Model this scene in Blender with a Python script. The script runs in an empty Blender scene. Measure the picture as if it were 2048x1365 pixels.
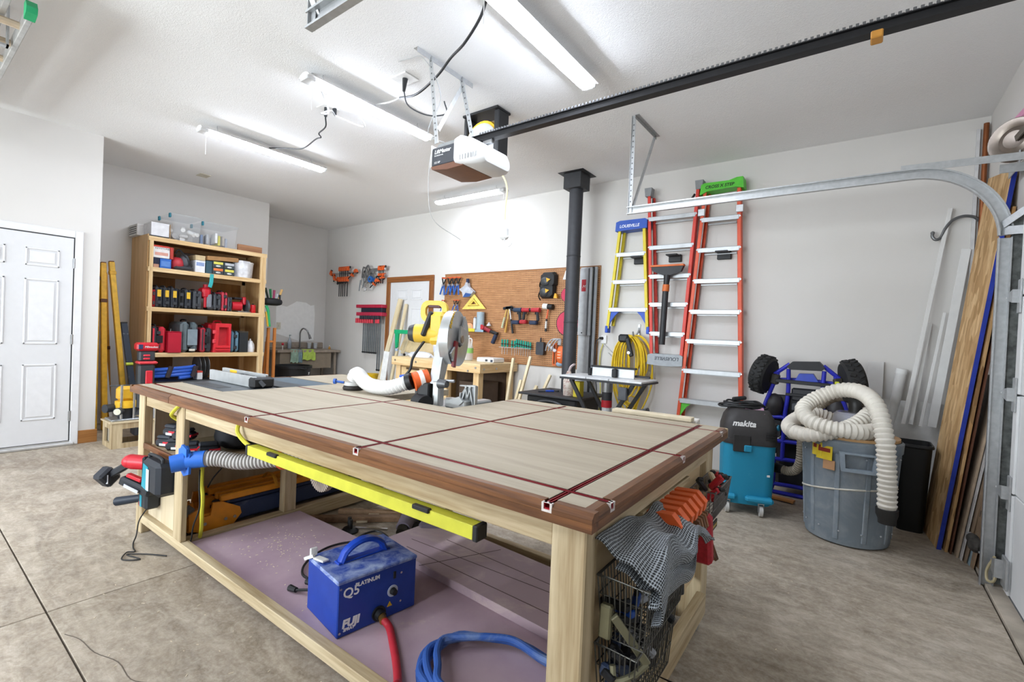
import bpy, bmesh, math, random
from mathutils import Matrix, Vector
random.seed(7)
PI = math.pi
SC = bpy.context.scene
COL = SC.collection

# ---------------------------------------------------------------- camera, exposure, world
CAMZ = 1.28
YAW, PITCH, ROLL = -0.637072, -0.013018, 0.042654
_f = Vector((math.sin(YAW)*math.cos(PITCH), math.cos(YAW)*math.cos(PITCH), math.sin(PITCH)))
_r = Vector((math.cos(YAW), -math.sin(YAW), 0)); _u = _r.cross(_f)
_r2 = _r*math.cos(ROLL)+_u*math.sin(ROLL); _u2 = -_r*math.sin(ROLL)+_u*math.cos(ROLL)
cam = bpy.data.cameras.new('camera'); cam.sensor_width = 36; cam.lens = 36*942.02/2048
cam.clip_start = 0.05
camo = bpy.data.objects.new('camera', cam); COL.objects.link(camo)
mw = Matrix.Identity(4)
for i in range(3):
    mw[i][0] = _r2[i]; mw[i][1] = _u2[i]; mw[i][2] = -_f[i]
mw[2][3] = CAMZ
camo.matrix_world = mw; SC.camera = camo
SC.view_settings.view_transform = 'Standard'; SC.view_settings.look = 'None'
SC.view_settings.gamma = 1.0; SC.view_settings.use_curve_mapping = False
SC.view_settings.exposure = 1.06
LIGHT_W = 46.0           # emission strength of the tube diffusers
wd = bpy.data.worlds.new('World'); SC.world = wd; wd.use_nodes = True
wd.node_tree.nodes['Background'].inputs[0].default_value = (.75, .82, .9, 1)
wd.node_tree.nodes['Background'].inputs[1].default_value = 0.6

FILL_W = 29.0         # watts of each added area light, soft fill from behind the camera
for i, wx in enumerate((-5.4, -3.8, -2.2)):
    la = bpy.data.lights.new('window_daylight', 'AREA'); la.shape = 'RECTANGLE'; la.size = 1.3; la.size_y = 1.4; la.energy = FILL_W; la.color = (.87, .95, 1)
    lo = bpy.data.objects.new('window_daylight', la); COL.objects.link(lo); lo.location = (wx, -3.42, 1.5); lo.rotation_euler = (PI/2+.14, 0, 0); la.spread = math.radians(100)
# ---------------------------------------------------------------- materials
def lin(h):
    h = h.lstrip('#'); o = []
    for i in (0, 2, 4):
        c = int(h[i:i+2], 16)/255
        o.append(c/12.92 if c <= .04045 else ((c+.055)/1.055)**2.4)
    return (*o, 1)
MATS = {}
def newmat(name):
    m = bpy.data.materials.new(name); m.use_nodes = True
    nt = m.node_tree; return m, nt, nt.nodes['Principled BSDF']
def P(hexc, rough=.5, metal=0., var=.06, sc=18., spec=.4, bump=0.):
    """plain painted / moulded surface with a faint procedural mottling"""
    k = ('P', hexc, rough, metal, var, sc, bump)
    if k in MATS: return MATS[k]
    m, nt, b = newmat('paint_'+hexc.strip('#')); L = nt.links
    b.inputs['Roughness'].default_value = rough; b.inputs['Metallic'].default_value = metal
    b.inputs['Specular IOR Level'].default_value = spec
    c = lin(hexc)
    tc = nt.nodes.new('ShaderNodeTexCoord'); nz = nt.nodes.new('ShaderNodeTexNoise')
    nz.inputs['Scale'].default_value = sc; nz.inputs['Detail'].default_value = 4
    L.new(tc.outputs['Object'], nz.inputs['Vector'])
    r = nt.nodes.new('ShaderNodeValToRGB')
    r.color_ramp.elements[0].position = .3; r.color_ramp.elements[1].position = .7
    r.color_ramp.elements[0].color = (*[x*(1-var*2) for x in c[:3]], 1)
    r.color_ramp.elements[1].color = (*[min(1, x*(1+var)) for x in c[:3]], 1)
    L.new(nz.outputs['Fac'], r.inputs[0]); L.new(r.outputs[0], b.inputs['Base Color'])
    if bump:
        bp = nt.nodes.new('ShaderNodeBump'); bp.inputs['Strength'].default_value = bump; bp.inputs['Distance'].default_value = .01
        L.new(nz.outputs['Fac'], bp.inputs['Height']); L.new(bp.outputs[0], b.inputs['Normal'])
    MATS[k] = m; return m
def WOOD(a, b_, axis='x', sc=1., rough=.5, knots=0.):
    """wood grain running along an object axis"""
    k = ('W', a, b_, axis, sc, rough, knots)
    if k in MATS: return MATS[k]
    m, nt, b = newmat('wood_'+a.strip('#')+axis); L = nt.links
    b.inputs['Roughness'].default_value = rough; b.inputs['Specular IOR Level'].default_value = .35
    tc = nt.nodes.new('ShaderNodeTexCoord'); mp = nt.nodes.new('ShaderNodeMapping')
    s = {'x': (1.2, 22, 22), 'y': (22, 1.2, 22), 'z': (22, 22, 1.2)}[axis]
    mp.inputs['Scale'].default_value = [q*sc for q in s]
    oi = nt.nodes.new('ShaderNodeObjectInfo'); ad = nt.nodes.new('ShaderNodeVectorMath'); ad.operation = 'ADD'
    mu = nt.nodes.new('ShaderNodeMath'); mu.operation = 'MULTIPLY'; mu.inputs[1].default_value = 7
    L.new(oi.outputs['Random'], mu.inputs[0]); L.new(mu.outputs[0], ad.inputs[1])
    L.new(tc.outputs['Object'], mp.inputs[0]); L.new(mp.outputs[0], ad.inputs[0])
    n1 = nt.nodes.new('ShaderNodeTexNoise'); n1.inputs['Scale'].default_value = 1.1; n1.inputs['Detail'].default_value = 5
    n1.inputs['Distortion'].default_value = .6; n1.inputs['Roughness'].default_value = .6
    n2 = nt.nodes.new('ShaderNodeTexNoise'); n2.inputs['Scale'].default_value = 6; n2.inputs['Detail'].default_value = 3
    L.new(ad.outputs[0], n1.inputs[0]); L.new(ad.outputs[0], n2.inputs[0])
    mx = nt.nodes.new('ShaderNodeMath'); mx.operation = 'MULTIPLY_ADD'; mx.inputs[1].default_value = .35
    L.new(n2.outputs['Fac'], mx.inputs[0]); L.new(n1.outputs['Fac'], mx.inputs[2])
    r = nt.nodes.new('ShaderNodeValToRGB'); r.color_ramp.elements[0].position = .42; r.color_ramp.elements[1].position = .85
    r.color_ramp.elements[0].color = lin(a); r.color_ramp.elements[1].color = lin(b_)
    L.new(mx.outputs[0], r.inputs[0]); L.new(r.outputs[0], b.inputs['Base Color'])
    bp = nt.nodes.new('ShaderNodeBump'); bp.inputs['Strength'].default_value = .08; bp.inputs['Distance'].default_value = .004
    L.new(mx.outputs[0], bp.inputs['Height']); L.new(bp.outputs[0], b.inputs['Normal'])
    MATS[k] = m; return m
def EMIT(hexc, s):
    k = ('E', hexc, s)
    if k in MATS: return MATS[k]
    m, nt, b = newmat('emit'); b.inputs['Base Color'].default_value = (.9, .9, .9, 1)
    b.inputs['Emission Color'].default_value = lin(hexc); b.inputs['Emission Strength'].default_value = s
    MATS[k] = m; return m
def GLASS(hexc, alpha, rough=.15):
    k = ('G', hexc, alpha, rough)
    if k in MATS: return MATS[k]
    m, nt, b = newmat('clear_'+hexc.strip('#')); b.inputs['Base Color'].default_value = lin(hexc)
    b.inputs['Roughness'].default_value = rough; b.inputs['Alpha'].default_value = alpha
    MATS[k] = m; return m
def ramp(nt, fac, stops):
    r = nt.nodes.new('ShaderNodeValToRGB'); e = r.color_ramp.elements
    while len(e) < len(stops): e.new(.5)
    for q, (p, c) in zip(e, stops): q.position = p; q.color = lin(c) if isinstance(c, str) else (c, c, c, 1)
    nt.links.new(fac, r.inputs[0]); return r
def noise(nt, vec, sc, det=4, rough=.5, dist=0.):
    n = nt.nodes.new('ShaderNodeTexNoise'); n.inputs['Scale'].default_value = sc; n.inputs['Detail'].default_value = det
    n.inputs['Roughness'].default_value = rough; n.inputs['Distortion'].default_value = dist
    nt.links.new(vec, n.inputs['Vector']); return n.outputs['Fac']
def mixc(nt, fac, a, b, mode='MIX'):
    x = nt.nodes.new('ShaderNodeMix'); x.data_type = 'RGBA'; x.blend_type = mode
    if isinstance(fac, float): x.inputs[0].default_value = fac
    else: nt.links.new(fac, x.inputs[0])
    for i, q in ((6, a), (7, b)):
        if isinstance(q, str): x.inputs[i].default_value = lin(q)
        else: nt.links.new(q, x.inputs[i])
    return x.outputs[2]
def bumpn(nt, b, h, st, d=.01):
    bp = nt.nodes.new('ShaderNodeBump'); bp.inputs['Strength'].default_value = st; bp.inputs['Distance'].default_value = d
    nt.links.new(h, bp.inputs['Height']); nt.links.new(bp.outputs[0], b.inputs['Normal'])
def mapped(nt, s, which='Object', rot=(0, 0, 0)):
    tc = nt.nodes.new('ShaderNodeTexCoord'); mp = nt.nodes.new('ShaderNodeMapping')
    mp.inputs['Scale'].default_value = s; mp.inputs['Rotation'].default_value = rot
    nt.links.new(tc.outputs[which], mp.inputs[0]); return mp.outputs[0]

def mk_wall():
    m, nt, b = newmat('wall_paint'); v = mapped(nt, (1, 1, 1))
    r = ramp(nt, noise(nt, v, .7, 5, .6), [(.3, '#d2cfca'), (.7, '#d8d5d1')])
    b.inputs['Roughness'].default_value = .85; b.inputs['Specular IOR Level'].default_value = .2
    nt.links.new(r.outputs[0], b.inputs['Base Color']); bumpn(nt, b, noise(nt, v, 90, 3), .08, .004); return m
def mk_ceiling():
    m, nt, b = newmat('ceiling_texture'); v = mapped(nt, (1, 1, 1))
    b.inputs['Base Color'].default_value = lin('#f0f0f0'); b.inputs['Roughness'].default_value = .9
    b.inputs['Specular IOR Level'].default_value = .15
    # stomp-brush plaster: radiating crow's feet
    vo = nt.nodes.new('ShaderNodeTexVoronoi'); vo.inputs['Scale'].default_value = 5.5; nt.links.new(v, vo.inputs['Vector'])
    w = noise(nt, v, 48, 3, .55, 2.2)
    mu = nt.nodes.new('ShaderNodeMath'); mu.operation = 'MULTIPLY_ADD'; mu.inputs[1].default_value = .5
    nt.links.new(vo.outputs['Distance'], mu.inputs[0]); nt.links.new(w, mu.inputs[2])
    bumpn(nt, b, mu.outputs[0], .35, .012); return m
def mk_concrete():
    m, nt, b = newmat('concrete'); v = mapped(nt, (1, 1, 1), 'Object')
    v2 = mapped(nt, (.5, 2.0, 1), 'Object', (0, 0, .45))
    base = ramp(nt, noise(nt, v, 1.1, 9, .66, .9), [(.28, '#7f7364'), (.45, '#a0937f'), (.62, '#b8ab98'), (.75, '#c9bfae')])
    streak = ramp(nt, noise(nt, v2, 3.2, 10, .7, 1.5), [(.34, '#5f5447'), (.47, '#988b7a'), (.58, '#b5a997'), (.72, '#d6cdbd')])
    c = mixc(nt, .55, base.outputs[0], streak.outputs[0])
    stain = ramp(nt, noise(nt, v, .5, 5, .55, 1.0), [(.48, 0.), (.66, .7)])
    c = mixc(nt, stain.outputs[0], c, '#6b5b4a')
    pale = ramp(nt, noise(nt, mapped(nt, (1, 1, 1), 'Object', (0, 0, 1.1)), .9, 6, .6, 1.2), [(.55, 0.), (.72, .55)])
    c = mixc(nt, pale.outputs[0], c, '#cfc6b8')
    mott = ramp(nt, noise(nt, mapped(nt, (1, 1.6, 1), 'Object', (0, 0, .4)), 9, 9, .75, .8), [(.36, '#5d5145'), (.5, '#9a8d7d'), (.64, '#d3c9bb')])
    c = mixc(nt, .32, c, mott.outputs[0])
    fine = ramp(nt, noise(nt, v, 55, 5, .75), [(.42, .0), (.75, .32)])
    c = mixc(nt, fine.outputs[0], c, '#ddd5c8')
    nt.links.new(c, b.inputs['Base Color'])
    rr = ramp(nt, noise(nt, v, 3, 5), [(.3, .42), (.7, .7)]); nt.links.new(rr.outputs[0], b.inputs['Roughness'])
    b.inputs['Specular IOR Level'].default_value = .4
    bumpn(nt, b, noise(nt, v, 25, 6, .7), .12, .006); return m
def mk_peg():
    m, nt, b = newmat('pegboard'); tc = nt.nodes.new('ShaderNodeTexCoord')
    sx = nt.nodes.new('ShaderNodeSeparateXYZ'); nt.links.new(tc.outputs['Object'], sx.inputs[0])
    sq = []
    for o in ('X', 'Z'):
        a = nt.nodes.new('ShaderNodeMath'); a.operation = 'MULTIPLY'; a.inputs[1].default_value = 1/.0254; nt.links.new(sx.outputs[o], a.inputs[0])
        f = nt.nodes.new('ShaderNodeMath'); f.operation = 'FRACT'; nt.links.new(a.outputs[0], f.inputs[0])
        s = nt.nodes.new('ShaderNodeMath'); s.operation = 'SUBTRACT'; s.inputs[1].default_value = .5; nt.links.new(f.outputs[0], s.inputs[0])
        p = nt.nodes.new('ShaderNodeMath'); p.operation = 'POWER'; p.inputs[1].default_value = 2; nt.links.new(s.outputs[0], p.inputs[0]); sq.append(p.outputs[0])
    ad = nt.nodes.new('ShaderNodeMath'); ad.operation = 'ADD'; nt.links.new(sq[0], ad.inputs[0]); nt.links.new(sq[1], ad.inputs[1])
    hole = ramp(nt, ad.outputs[0], [(.045, 0.), (.06, 1.)])
    w = ramp(nt, noise(nt, mapped(nt, (2, 2, 14)), 3, 6, .6, 1.0), [(.3, '#9c6a40'), (.7, '#bf8d5f')])
    c = mixc(nt, hole.outputs[0], '#4a2c16', w.outputs[0]); nt.links.new(c, b.inputs['Base Color'])
    b.inputs['Roughness'].default_value = .6; bumpn(nt, b, hole.outputs[0], .5, .004); return m
def mk_osb(a='#a8834f', c_='#e6c592'):
    m, nt, b = newmat('osb'); v = mapped(nt, (9, 9, 2.2))
    vo = nt.nodes.new('ShaderNodeTexVoronoi'); vo.inputs['Scale'].default_value = 3.2; nt.links.new(v, vo.inputs['Vector'])
    sp = nt.nodes.new('ShaderNodeSeparateColor'); nt.links.new(vo.outputs['Color'], sp.inputs[0])
    r = ramp(nt, sp.outputs[0], [(0., a), (.5, '#cda673'), (1., c_)])
    g = ramp(nt, noise(nt, mapped(nt, (60, 60, 6)), 2, 4), [(.3, .0), (.75, .45)])
    nt.links.new(mixc(nt, g.outputs[0], r.outputs[0], '#8a6336'), b.inputs['Base Color'])
    b.inputs['Roughness'].default_value = .7; bumpn(nt, b, sp.outputs[0], .2, .004); return m
def mk_foam():
    m, nt, b = newmat('foam_board'); v = mapped(nt, (1, 1, 1))
    r = ramp(nt, noise(nt, v, 2.2, 5, .6), [(.3, '#a48a98'), (.7, '#bfa8b1')])
    d = ramp(nt, noise(nt, v, 5, 8, .75, .5), [(.62, 0.), (.8, .7)])
    nt.links.new(mixc(nt, d.outputs[0], r.outputs[0], '#d6c3b2'), b.inputs['Base Color']); b.inputs['Roughness'].default_value = .8; return m
def mk_net():
    """dark open-weave mesh cloth: pale yarn grid over dark holes"""
    m, nt, b = newmat('mesh_cloth'); tc = nt.nodes.new('ShaderNodeTexCoord')
    mp = nt.nodes.new('ShaderNodeMapping'); mp.inputs['Scale'].default_value = (1, 1, 1); nt.links.new(tc.outputs['UV'], mp.inputs[0])
    ck = nt.nodes.new('ShaderNodeTexVoronoi'); ck.inputs['Scale'].default_value = 72; ck.inputs['Randomness'].default_value = .12
    nt.links.new(mp.outputs[0], ck.inputs['Vector'])
    r = ramp(nt, ck.outputs['Distance'], [(.34, '#0d0e10'), (.46, '#9aa0a5')])
    nt.links.new(r.outputs[0], b.inputs['Base Color']); b.inputs['Roughness'].default_value = .6
    bumpn(nt, b, ck.outputs['Distance'], .6, .004); return m
def mk_dusty(hexc, dust, lo=.45, hi=.75, sc=9.):
    k = ('D', hexc, dust, lo, hi)
    if k in MATS: return MATS[k]
    m, nt, b = newmat('dusty'); v = mapped(nt, (1, 1, 1))
    d = ramp(nt, noise(nt, v, sc, 7, .65, .8), [(lo, 0.), (hi, .9)])
    nt.links.new(mixc(nt, d.outputs[0], hexc, dust), b.inputs['Base Color']); b.inputs['Roughness'].default_value = .6
    MATS[k] = m; return m

# ---------------------------------------------------------------- mesh builder
def frame_of(d):
    d = Vector(d).normalized(); a = Vector((0, 0, 1)) if abs(d.z) < .9 else Vector((1, 0, 0))
    u = d.cross(a).normalized(); return d, u, d.cross(u).normalized()
def spline(pts, per=8, closed=False):
    P_ = [Vector(p) for p in pts]; n = len(P_); o = []
    if n < 3: return P_
    for i in range(n if closed else n-1):
        p0 = P_[(i-1) % n] if closed or i > 0 else P_[0]*2-P_[1]; p1 = P_[i]; p2 = P_[(i+1) % n]
        p3 = P_[(i+2) % n] if closed or i+2 < n else P_[n-1]*2-P_[n-2]
        for k in range(per):
            t = k/per
            o.append(.5*((2*p1)+(p2-p0)*t+(2*p0-5*p1+4*p2-p3)*t*t+(3*p1-p0-3*p2+p3)*t**3))
    if not closed: o.append(P_[-1])
    return o
def resample(pts, step):
    o = [pts[0].copy()]; acc = 0.
    for a, b in zip(pts, pts[1:]):
        d = (b-a).length
        while d > 1e-9 and acc+d >= step:
            t = (step-acc)/d; a = a.lerp(b, t); o.append(a.copy()); d = (b-a).length; acc = 0.
        acc += d
    return o
class M:
    def __init__(s): s.v = []; s.f = []
    def add(s, vs, fs):
        o = len(s.v); s.v += [Vector(v) for v in vs]; s.f += [tuple(i+o for i in f) for f in fs]; return s
    def join(s, m, mt=None):
        return s.add([mt @ v for v in m.v] if mt is not None else m.v, m.f)
    def xf(s, mt): s.v = [mt @ v for v in s.v]; return s
    def box(s, x0, x1, y0, y1, z0, z1, b=0.):
        lo = (min(x0, x1), min(y0, y1), min(z0, z1)); hi = (max(x0, x1), max(y0, y1), max(z0, z1))
        if not b:
            v = [(x, y, z) for x in (lo[0], hi[0]) for y in (lo[1], hi[1]) for z in (lo[2], hi[2])]
            return s.add(v, [(0, 1, 3, 2), (4, 6, 7, 5), (0, 4, 5, 1), (2, 3, 7, 6), (0, 2, 6, 4), (1, 5, 7, 3)])
        b = min(b, *[(hi[i]-lo[i])*.49 for i in range(3)])
        vs = []; ix = {}
        for c in range(8):
            sg = [(c >> 2) & 1, (c >> 1) & 1, c & 1]
            for a in range(3):
                p = []
                for i in range(3):
                    e = hi[i] if sg[i] else lo[i]
                    p.append(e if i == a else (e-b if sg[i] else e+b))
                ix[(c, a)] = len(vs); vs.append(p)
        fs = []
        bit = (4, 2, 1)
        for a in range(3):
            o1, o2 = [i for i in range(3) if i != a]
            for sgn in (0, 1):
                c0 = bit[a]*sgn
                fs.append((ix[(c0, a)], ix[(c0 | bit[o1], a)], ix[(c0 | bit[o1] | bit[o2], a)], ix[(c0 | bit[o2], a)]))
        for c_ in range(3):
            a, b2 = [i for i in range(3) if i != c_]
            for sa in (0, 1):
                for sb in (0, 1):
                    c0 = bit[a]*sa+bit[b2]*sb; c1 = c0 | bit[c_]
                    fs.append((ix[(c0, a)], ix[(c1, a)], ix[(c1, b2)], ix[(c0, b2)]))
        for c in range(8): fs.append((ix[(c, 0)], ix[(c, 1)], ix[(c, 2)]))
        return s.add(vs, fs)
    def cb(s, c, sz, b=0., rot=None):
        m = M().box(-sz[0]/2, sz[0]/2, -sz[1]/2, sz[1]/2, -sz[2]/2, sz[2]/2, b)
        mt = Matrix.Translation(c)
        if rot is not None: mt = mt @ (rot if isinstance(rot, Matrix) else RZ(rot))
        return s.join(m, mt)
    def bar(s, p0, p1, w, h, b=0., up=(0, 0, 1)):
        """box beam from p0 to p1, w across, h along 'up'"""
        p0 = Vector(p0); p1 = Vector(p1); d = p1-p0; L = d.length; x = d.normalized()
        u = Vector(up); y = u.cross(x)
        if y.length < 1e-4: y = Vector((0, 1, 0)).cross(x)
        y.normalize(); z = x.cross(y)
        mt = Matrix(((x.x, y.x, z.x, p0.x), (x.y, y.y, z.y, p0.y), (x.z, y.z, z.z, p0.z), (0, 0, 0, 1)))
        return s.join(M().box(0, L, -w/2, w/2, -h/2, h/2, b), mt)
    def cyl(s, p0, p1, r0, r1=None, n=16, cap=True):
        r1 = r0 if r1 is None else r1
        p0 = Vector(p0); p1 = Vector(p1); d, u, w = frame_of(p1-p0); vs = []
        for p, r in ((p0, r0), (p1, r1)):
            for i in range(n):
                a = 2*PI*i/n; vs.append(p+(u*math.cos(a)+w*math.sin(a))*r)
        fs = [(i, (i+1) % n, n+(i+1) % n, n+i) for i in range(n)]
        if cap: fs += [tuple(range(n)), tuple(range(n, 2*n))]
        return s.add(vs, fs)
    def tube(s, pts, r, n=8, closed=False, cap=True, flat=1.):
        pts = [Vector(p) for p in pts]; k = len(pts); rs = r if isinstance(r, (list, tuple)) else [r]*k
        t0 = (pts[1]-pts[0]).normalized(); _, u, _w = frame_of(t0); vs = []
        for i, p in enumerate(pts):
            a = pts[(i-1) % k] if closed or i else pts[0]; b = pts[(i+1) % k] if closed or i < k-1 else pts[-1]
            t = (b-a)
            if t.length < 1e-9: t = t0
            t = t.normalized(); u = (u-t*u.dot(t)); u = u.normalized() if u.length > 1e-6 else frame_of(t)[1]
            w = t.cross(u)
            for j in range(n):
                q = 2*PI*j/n; vs.append(p+(u*math.cos(q)+w*math.sin(q)*flat)*rs[i])
        fs = []
        for i in range(k if closed else k-1):
            a = i*n; b = ((i+1) % k)*n
            fs += [(a+j, a+(j+1) % n, b+(j+1) % n, b+j) for j in range(n)]
        if cap and not closed: fs += [tuple(range(n)), tuple(range((k-1)*n, k*n))]
        return s.add(vs, fs)
    def hose(s, pts, r, pitch=.016, depth=.12, n=18, per=14):
        """corrugated hose along a smooth path"""
        q = resample(spline(pts, per), pitch/3)
        rs = [r*(1-depth*(.0, 1., .35)[i % 3]) for i in range(len(q))]
        return s.tube(q, rs, n)
    def lathe(s, prof, c=(0, 0, 0), n=24, mt=None, sq=None):
        vs = []; k = len(prof)
        for r, z in prof:
            for i in range(n):
                a = 2*PI*i/n; x, y = math.cos(a), math.sin(a)
                if sq: x = math.copysign(abs(x)**sq, x); y = math.copysign(abs(y)**sq, y)
                vs.append((r*x, r*y, z))
        fs = [(j*n+i, j*n+(i+1) % n, (j+1)*n+(i+1) % n, (j+1)*n+i) for j in range(k-1) for i in range(n)]
        if prof[0][0] > 1e-6: fs.append(tuple(range(n)))
        if prof[-1][0] > 1e-6: fs.append(tuple(range((k-1)*n, k*n)))
        T = Matrix.Translation(c)
        if mt is not None: T = T @ mt
        return s.add([T @ Vector(v) for v in vs], fs)
    def prism(s, poly, d0, d1, pl='xz'):
        n = len(poly)
        def pt(a, b, d): return {'xz': (a, d, b), 'xy': (a, b, d), 'yz': (d, a, b)}[pl]
        vs = [pt(a, b, d0) for a, b in poly]+[pt(a, b, d1) for a, b in poly]
        return s.add(vs, [tuple(range(n)), tuple(range(n, 2*n))]+[(i, (i+1) % n, n+(i+1) % n, n+i) for i in range(n)])
    def ring(s, outer, inner, d0, d1, pl='xz'):
        n = len(outer)
        def pt(a, b, d): return {'xz': (a, d, b), 'xy': (a, b, d), 'yz': (d, a, b)}[pl]
        vs = [pt(a, b, d) for d in (d0, d1) for P_ in (outer, inner) for a, b in P_]; fs = []
        for i in range(n):
            j = (i+1) % n
            fs += [(i, j, n+j, n+i), (2*n+i, 2*n+j, 3*n+j, 3*n+i), (i, j, 2*n+j, 2*n+i), (n+i, n+j, 3*n+j, 3*n+i)]
        return s.add(vs, fs)
    def ell(s, c, r, n=14, k=8, e=1.):
        def pw(x): return math.copysign(abs(x)**e, x)
        vs = []
        for j in range(k+1):
            ph = -PI/2+PI*j/k
            for i in range(n):
                a = 2*PI*i/n
                vs.append((c[0]+r[0]*pw(math.cos(ph))*pw(math.cos(a)), c[1]+r[1]*pw(math.cos(ph))*pw(math.sin(a)), c[2]+r[2]*pw(math.sin(ph))))
        return s.add(vs, [(j*n+i, j*n+(i+1) % n, (j+1)*n+(i+1) % n, (j+1)*n+i) for j in range(k) for i in range(n)])
    def loft(s, rings, cap=True, closed=True):
        n = len(rings[0]); vs = [p for R in rings for p in R]; fs = []
        for j in range(len(rings)-1):
            for i in range(n if closed else n-1): fs.append((j*n+i, j*n+(i+1) % n, (j+1)*n+(i+1) % n, (j+1)*n+i))
        if cap: fs += [tuple(range(n)), tuple(range((len(rings)-1)*n, len(rings)*n))]
        return s.add(vs, fs)
def RZ(a): return Matrix.Rotation(a, 4, 'Z')
def RX(a): return Matrix.Rotation(a, 4, 'X')
def RY(a): return Matrix.Rotation(a, 4, 'Y')
def T(x, y, z): return Matrix.Translation((x, y, z))
def arc(cx, cy, r, a0, a1, n):
    return [(cx+r*math.cos(math.radians(a0+(a1-a0)*i/n)), cy+r*math.sin(math.radians(a0+(a1-a0)*i/n))) for i in range(n+1)]
def rrect(x0, x1, y0, y1, r, n=4):
    return arc(x1-r, y0+r, r, -90, 0, n)+arc(x1-r, y1-r, r, 0, 90, n)+arc(x0+r, y1-r, r, 90, 180, n)+arc(x0+r, y0+r, r, 180, 270, n)

PM = {}
def mesh_of(name, m, smooth=35):
    me = bpy.data.meshes.new(name); me.from_pydata([tuple(v) for v in m.v], [], m.f)
    bm = bmesh.new(); bm.from_mesh(me)
    bmesh.ops.remove_doubles(bm, verts=bm.verts, dist=1e-6)
    bmesh.ops.recalc_face_normals(bm, faces=bm.faces)
    lim = math.radians(smooth)
    for f in bm.faces: f.smooth = True
    for e in bm.edges:
        if len(e.link_faces) != 2 or e.calc_face_angle(9) > lim: e.smooth = False
    bm.to_mesh(me); bm.free(); return me
def props(o, label=None, cat=None, group=None, kind=None):
    for k, v in (('label', label), ('category', cat), ('group', group), ('kind', kind)):
        if v: o[k] = v
    return o
def thing(name, label, cat, loc=(0, 0, 0), rotz=0., group=None, mt=None):
    o = bpy.data.objects.new(name, None); COL.objects.link(o); o.empty_display_size = .05
    w = mt if mt is not None else Matrix.Translation(loc) @ RZ(rotz)
    o.matrix_world = w; PM[o] = w; props(o, label, cat, group); return o
def part(name, m, mat, parent, W=True, label=None, kind=None):
    """a mesh child; W: vertices were given in world space"""
    if W: m.xf(PM[parent].inverted())
    c = sum((v for v in m.v), Vector())/len(m.v)
    m.xf(Matrix.Translation(-c))
    me = mesh_of(name, m); me.materials.append(mat)
    o = bpy.data.objects.new(name, me); COL.objects.link(o)
    o.parent = parent; o.location = c; PM[o] = PM[parent] @ Matrix.Translation(c); props(o, label, kind=kind); return o
def solo(name, m, mat, label=None, cat=None, group=None, kind=None):
    """a thing (or piece of the setting) that is one mesh; origin at its base"""
    xs = [v.x for v in m.v]; ys = [v.y for v in m.v]; zs = [v.z for v in m.v]
    c = Vector(((min(xs)+max(xs))/2, (min(ys)+max(ys))/2, min(zs))); m.xf(Matrix.Translation(-c))
    me = mesh_of(name, m); me.materials.append(mat)
    o = bpy.data.objects.new(name, me); COL.objects.link(o); o.location = c
    PM[o] = Matrix.Translation(c); props(o, label, cat, group, kind); return o
def dup(o, mt, label=None, group=None):
    """copy a thing with its parts and sub-parts; mt = new world matrix"""
    c = o.copy(); COL.objects.link(c); c.matrix_world = mt; PM[c] = mt
    if label: c['label'] = label
    if group: c['group'] = group
    def kids(a, b):
        for k in list(a.children):
            q = k.copy(); COL.objects.link(q); q.parent = b; kids(k, q)
    kids(o, c); return c
def text(name, s, size, o, xd, up, mat, parent, ext=.0006, shear=0., bold=0.):
    """flat lettering: origin o, running along xd, upright along up"""
    cu = bpy.data.curves.new(name, 'FONT'); cu.body = s; cu.size = size; cu.extrude = ext; cu.shear = shear; cu.offset = bold
    cu.resolution_u = 3
    ob = bpy.data.objects.new(name, cu); me = bpy.data.meshes.new_from_object(ob)
    bpy.data.objects.remove(ob); bpy.data.curves.remove(cu)
    x = Vector(xd).normalized(); y = Vector(up); y = (y-x*y.dot(x)).normalized(); z = x.cross(y)
    mt = Matrix(((x.x, y.x, z.x, o[0]), (x.y, y.y, z.y, o[1]), (x.z, y.z, z.z, o[2]), (0, 0, 0, 1)))
    me.transform(PM[parent].inverted() @ mt); me.materials.clear(); me.materials.append(mat); me.name = name
    q = bpy.data.objects.new(name, me); COL.objects.link(q); q.parent = parent; return q
# ---------------------------------------------------------------- shared materials
WALL = mk_wall(); CEIL = mk_ceiling(); CONC = mk_concrete(); PEG = mk_peg(); OSB = mk_osb(); FOAM = mk_foam(); NET = mk_net()
WHITE = P('#e6e6e4', .45); TRIMW = P('#dfdfe0', .5, var=.02); BLACK = P('#1b1c1e', .5); DKGREY = P('#3a3c40', .55)
GALV = P('#b4b6b7', .4, .6, .06, 40); STEEL = P('#b9bbbd', .3, .9); CHROME = P('#c8cacc', .15, 1.)
RED = P('#c3202f', .4); ORANGE = P('#e2622a', .45); YEL = P('#e8b82a', .45); BLUE = P('#1f4fa8', .4); RUB = P('#232323', .75, bump=.2)
PINE = {a: WOOD('#c79f69', '#ead0a2', a, 1., .6) for a in 'xyz'}      # yellow construction pine
MAPLE = {a: WOOD('#927a55', '#cdbc9b', a, .8, .5) for a in 'xyz'}     # pale poplar of the assembly table
WALNUT = {a: WOOD('#3a2010', '#7e5230', a, 1.3, .35) for a in 'xyz'}
BOARDW = P('#e3e2df', .6)
CZ = 3.125; YB = 5.09; XR = .735; YF = -3.2; XA, XB, XC = -6.29, -7.34, -8.22; YA, YBB = 1.356, 3.55
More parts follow.
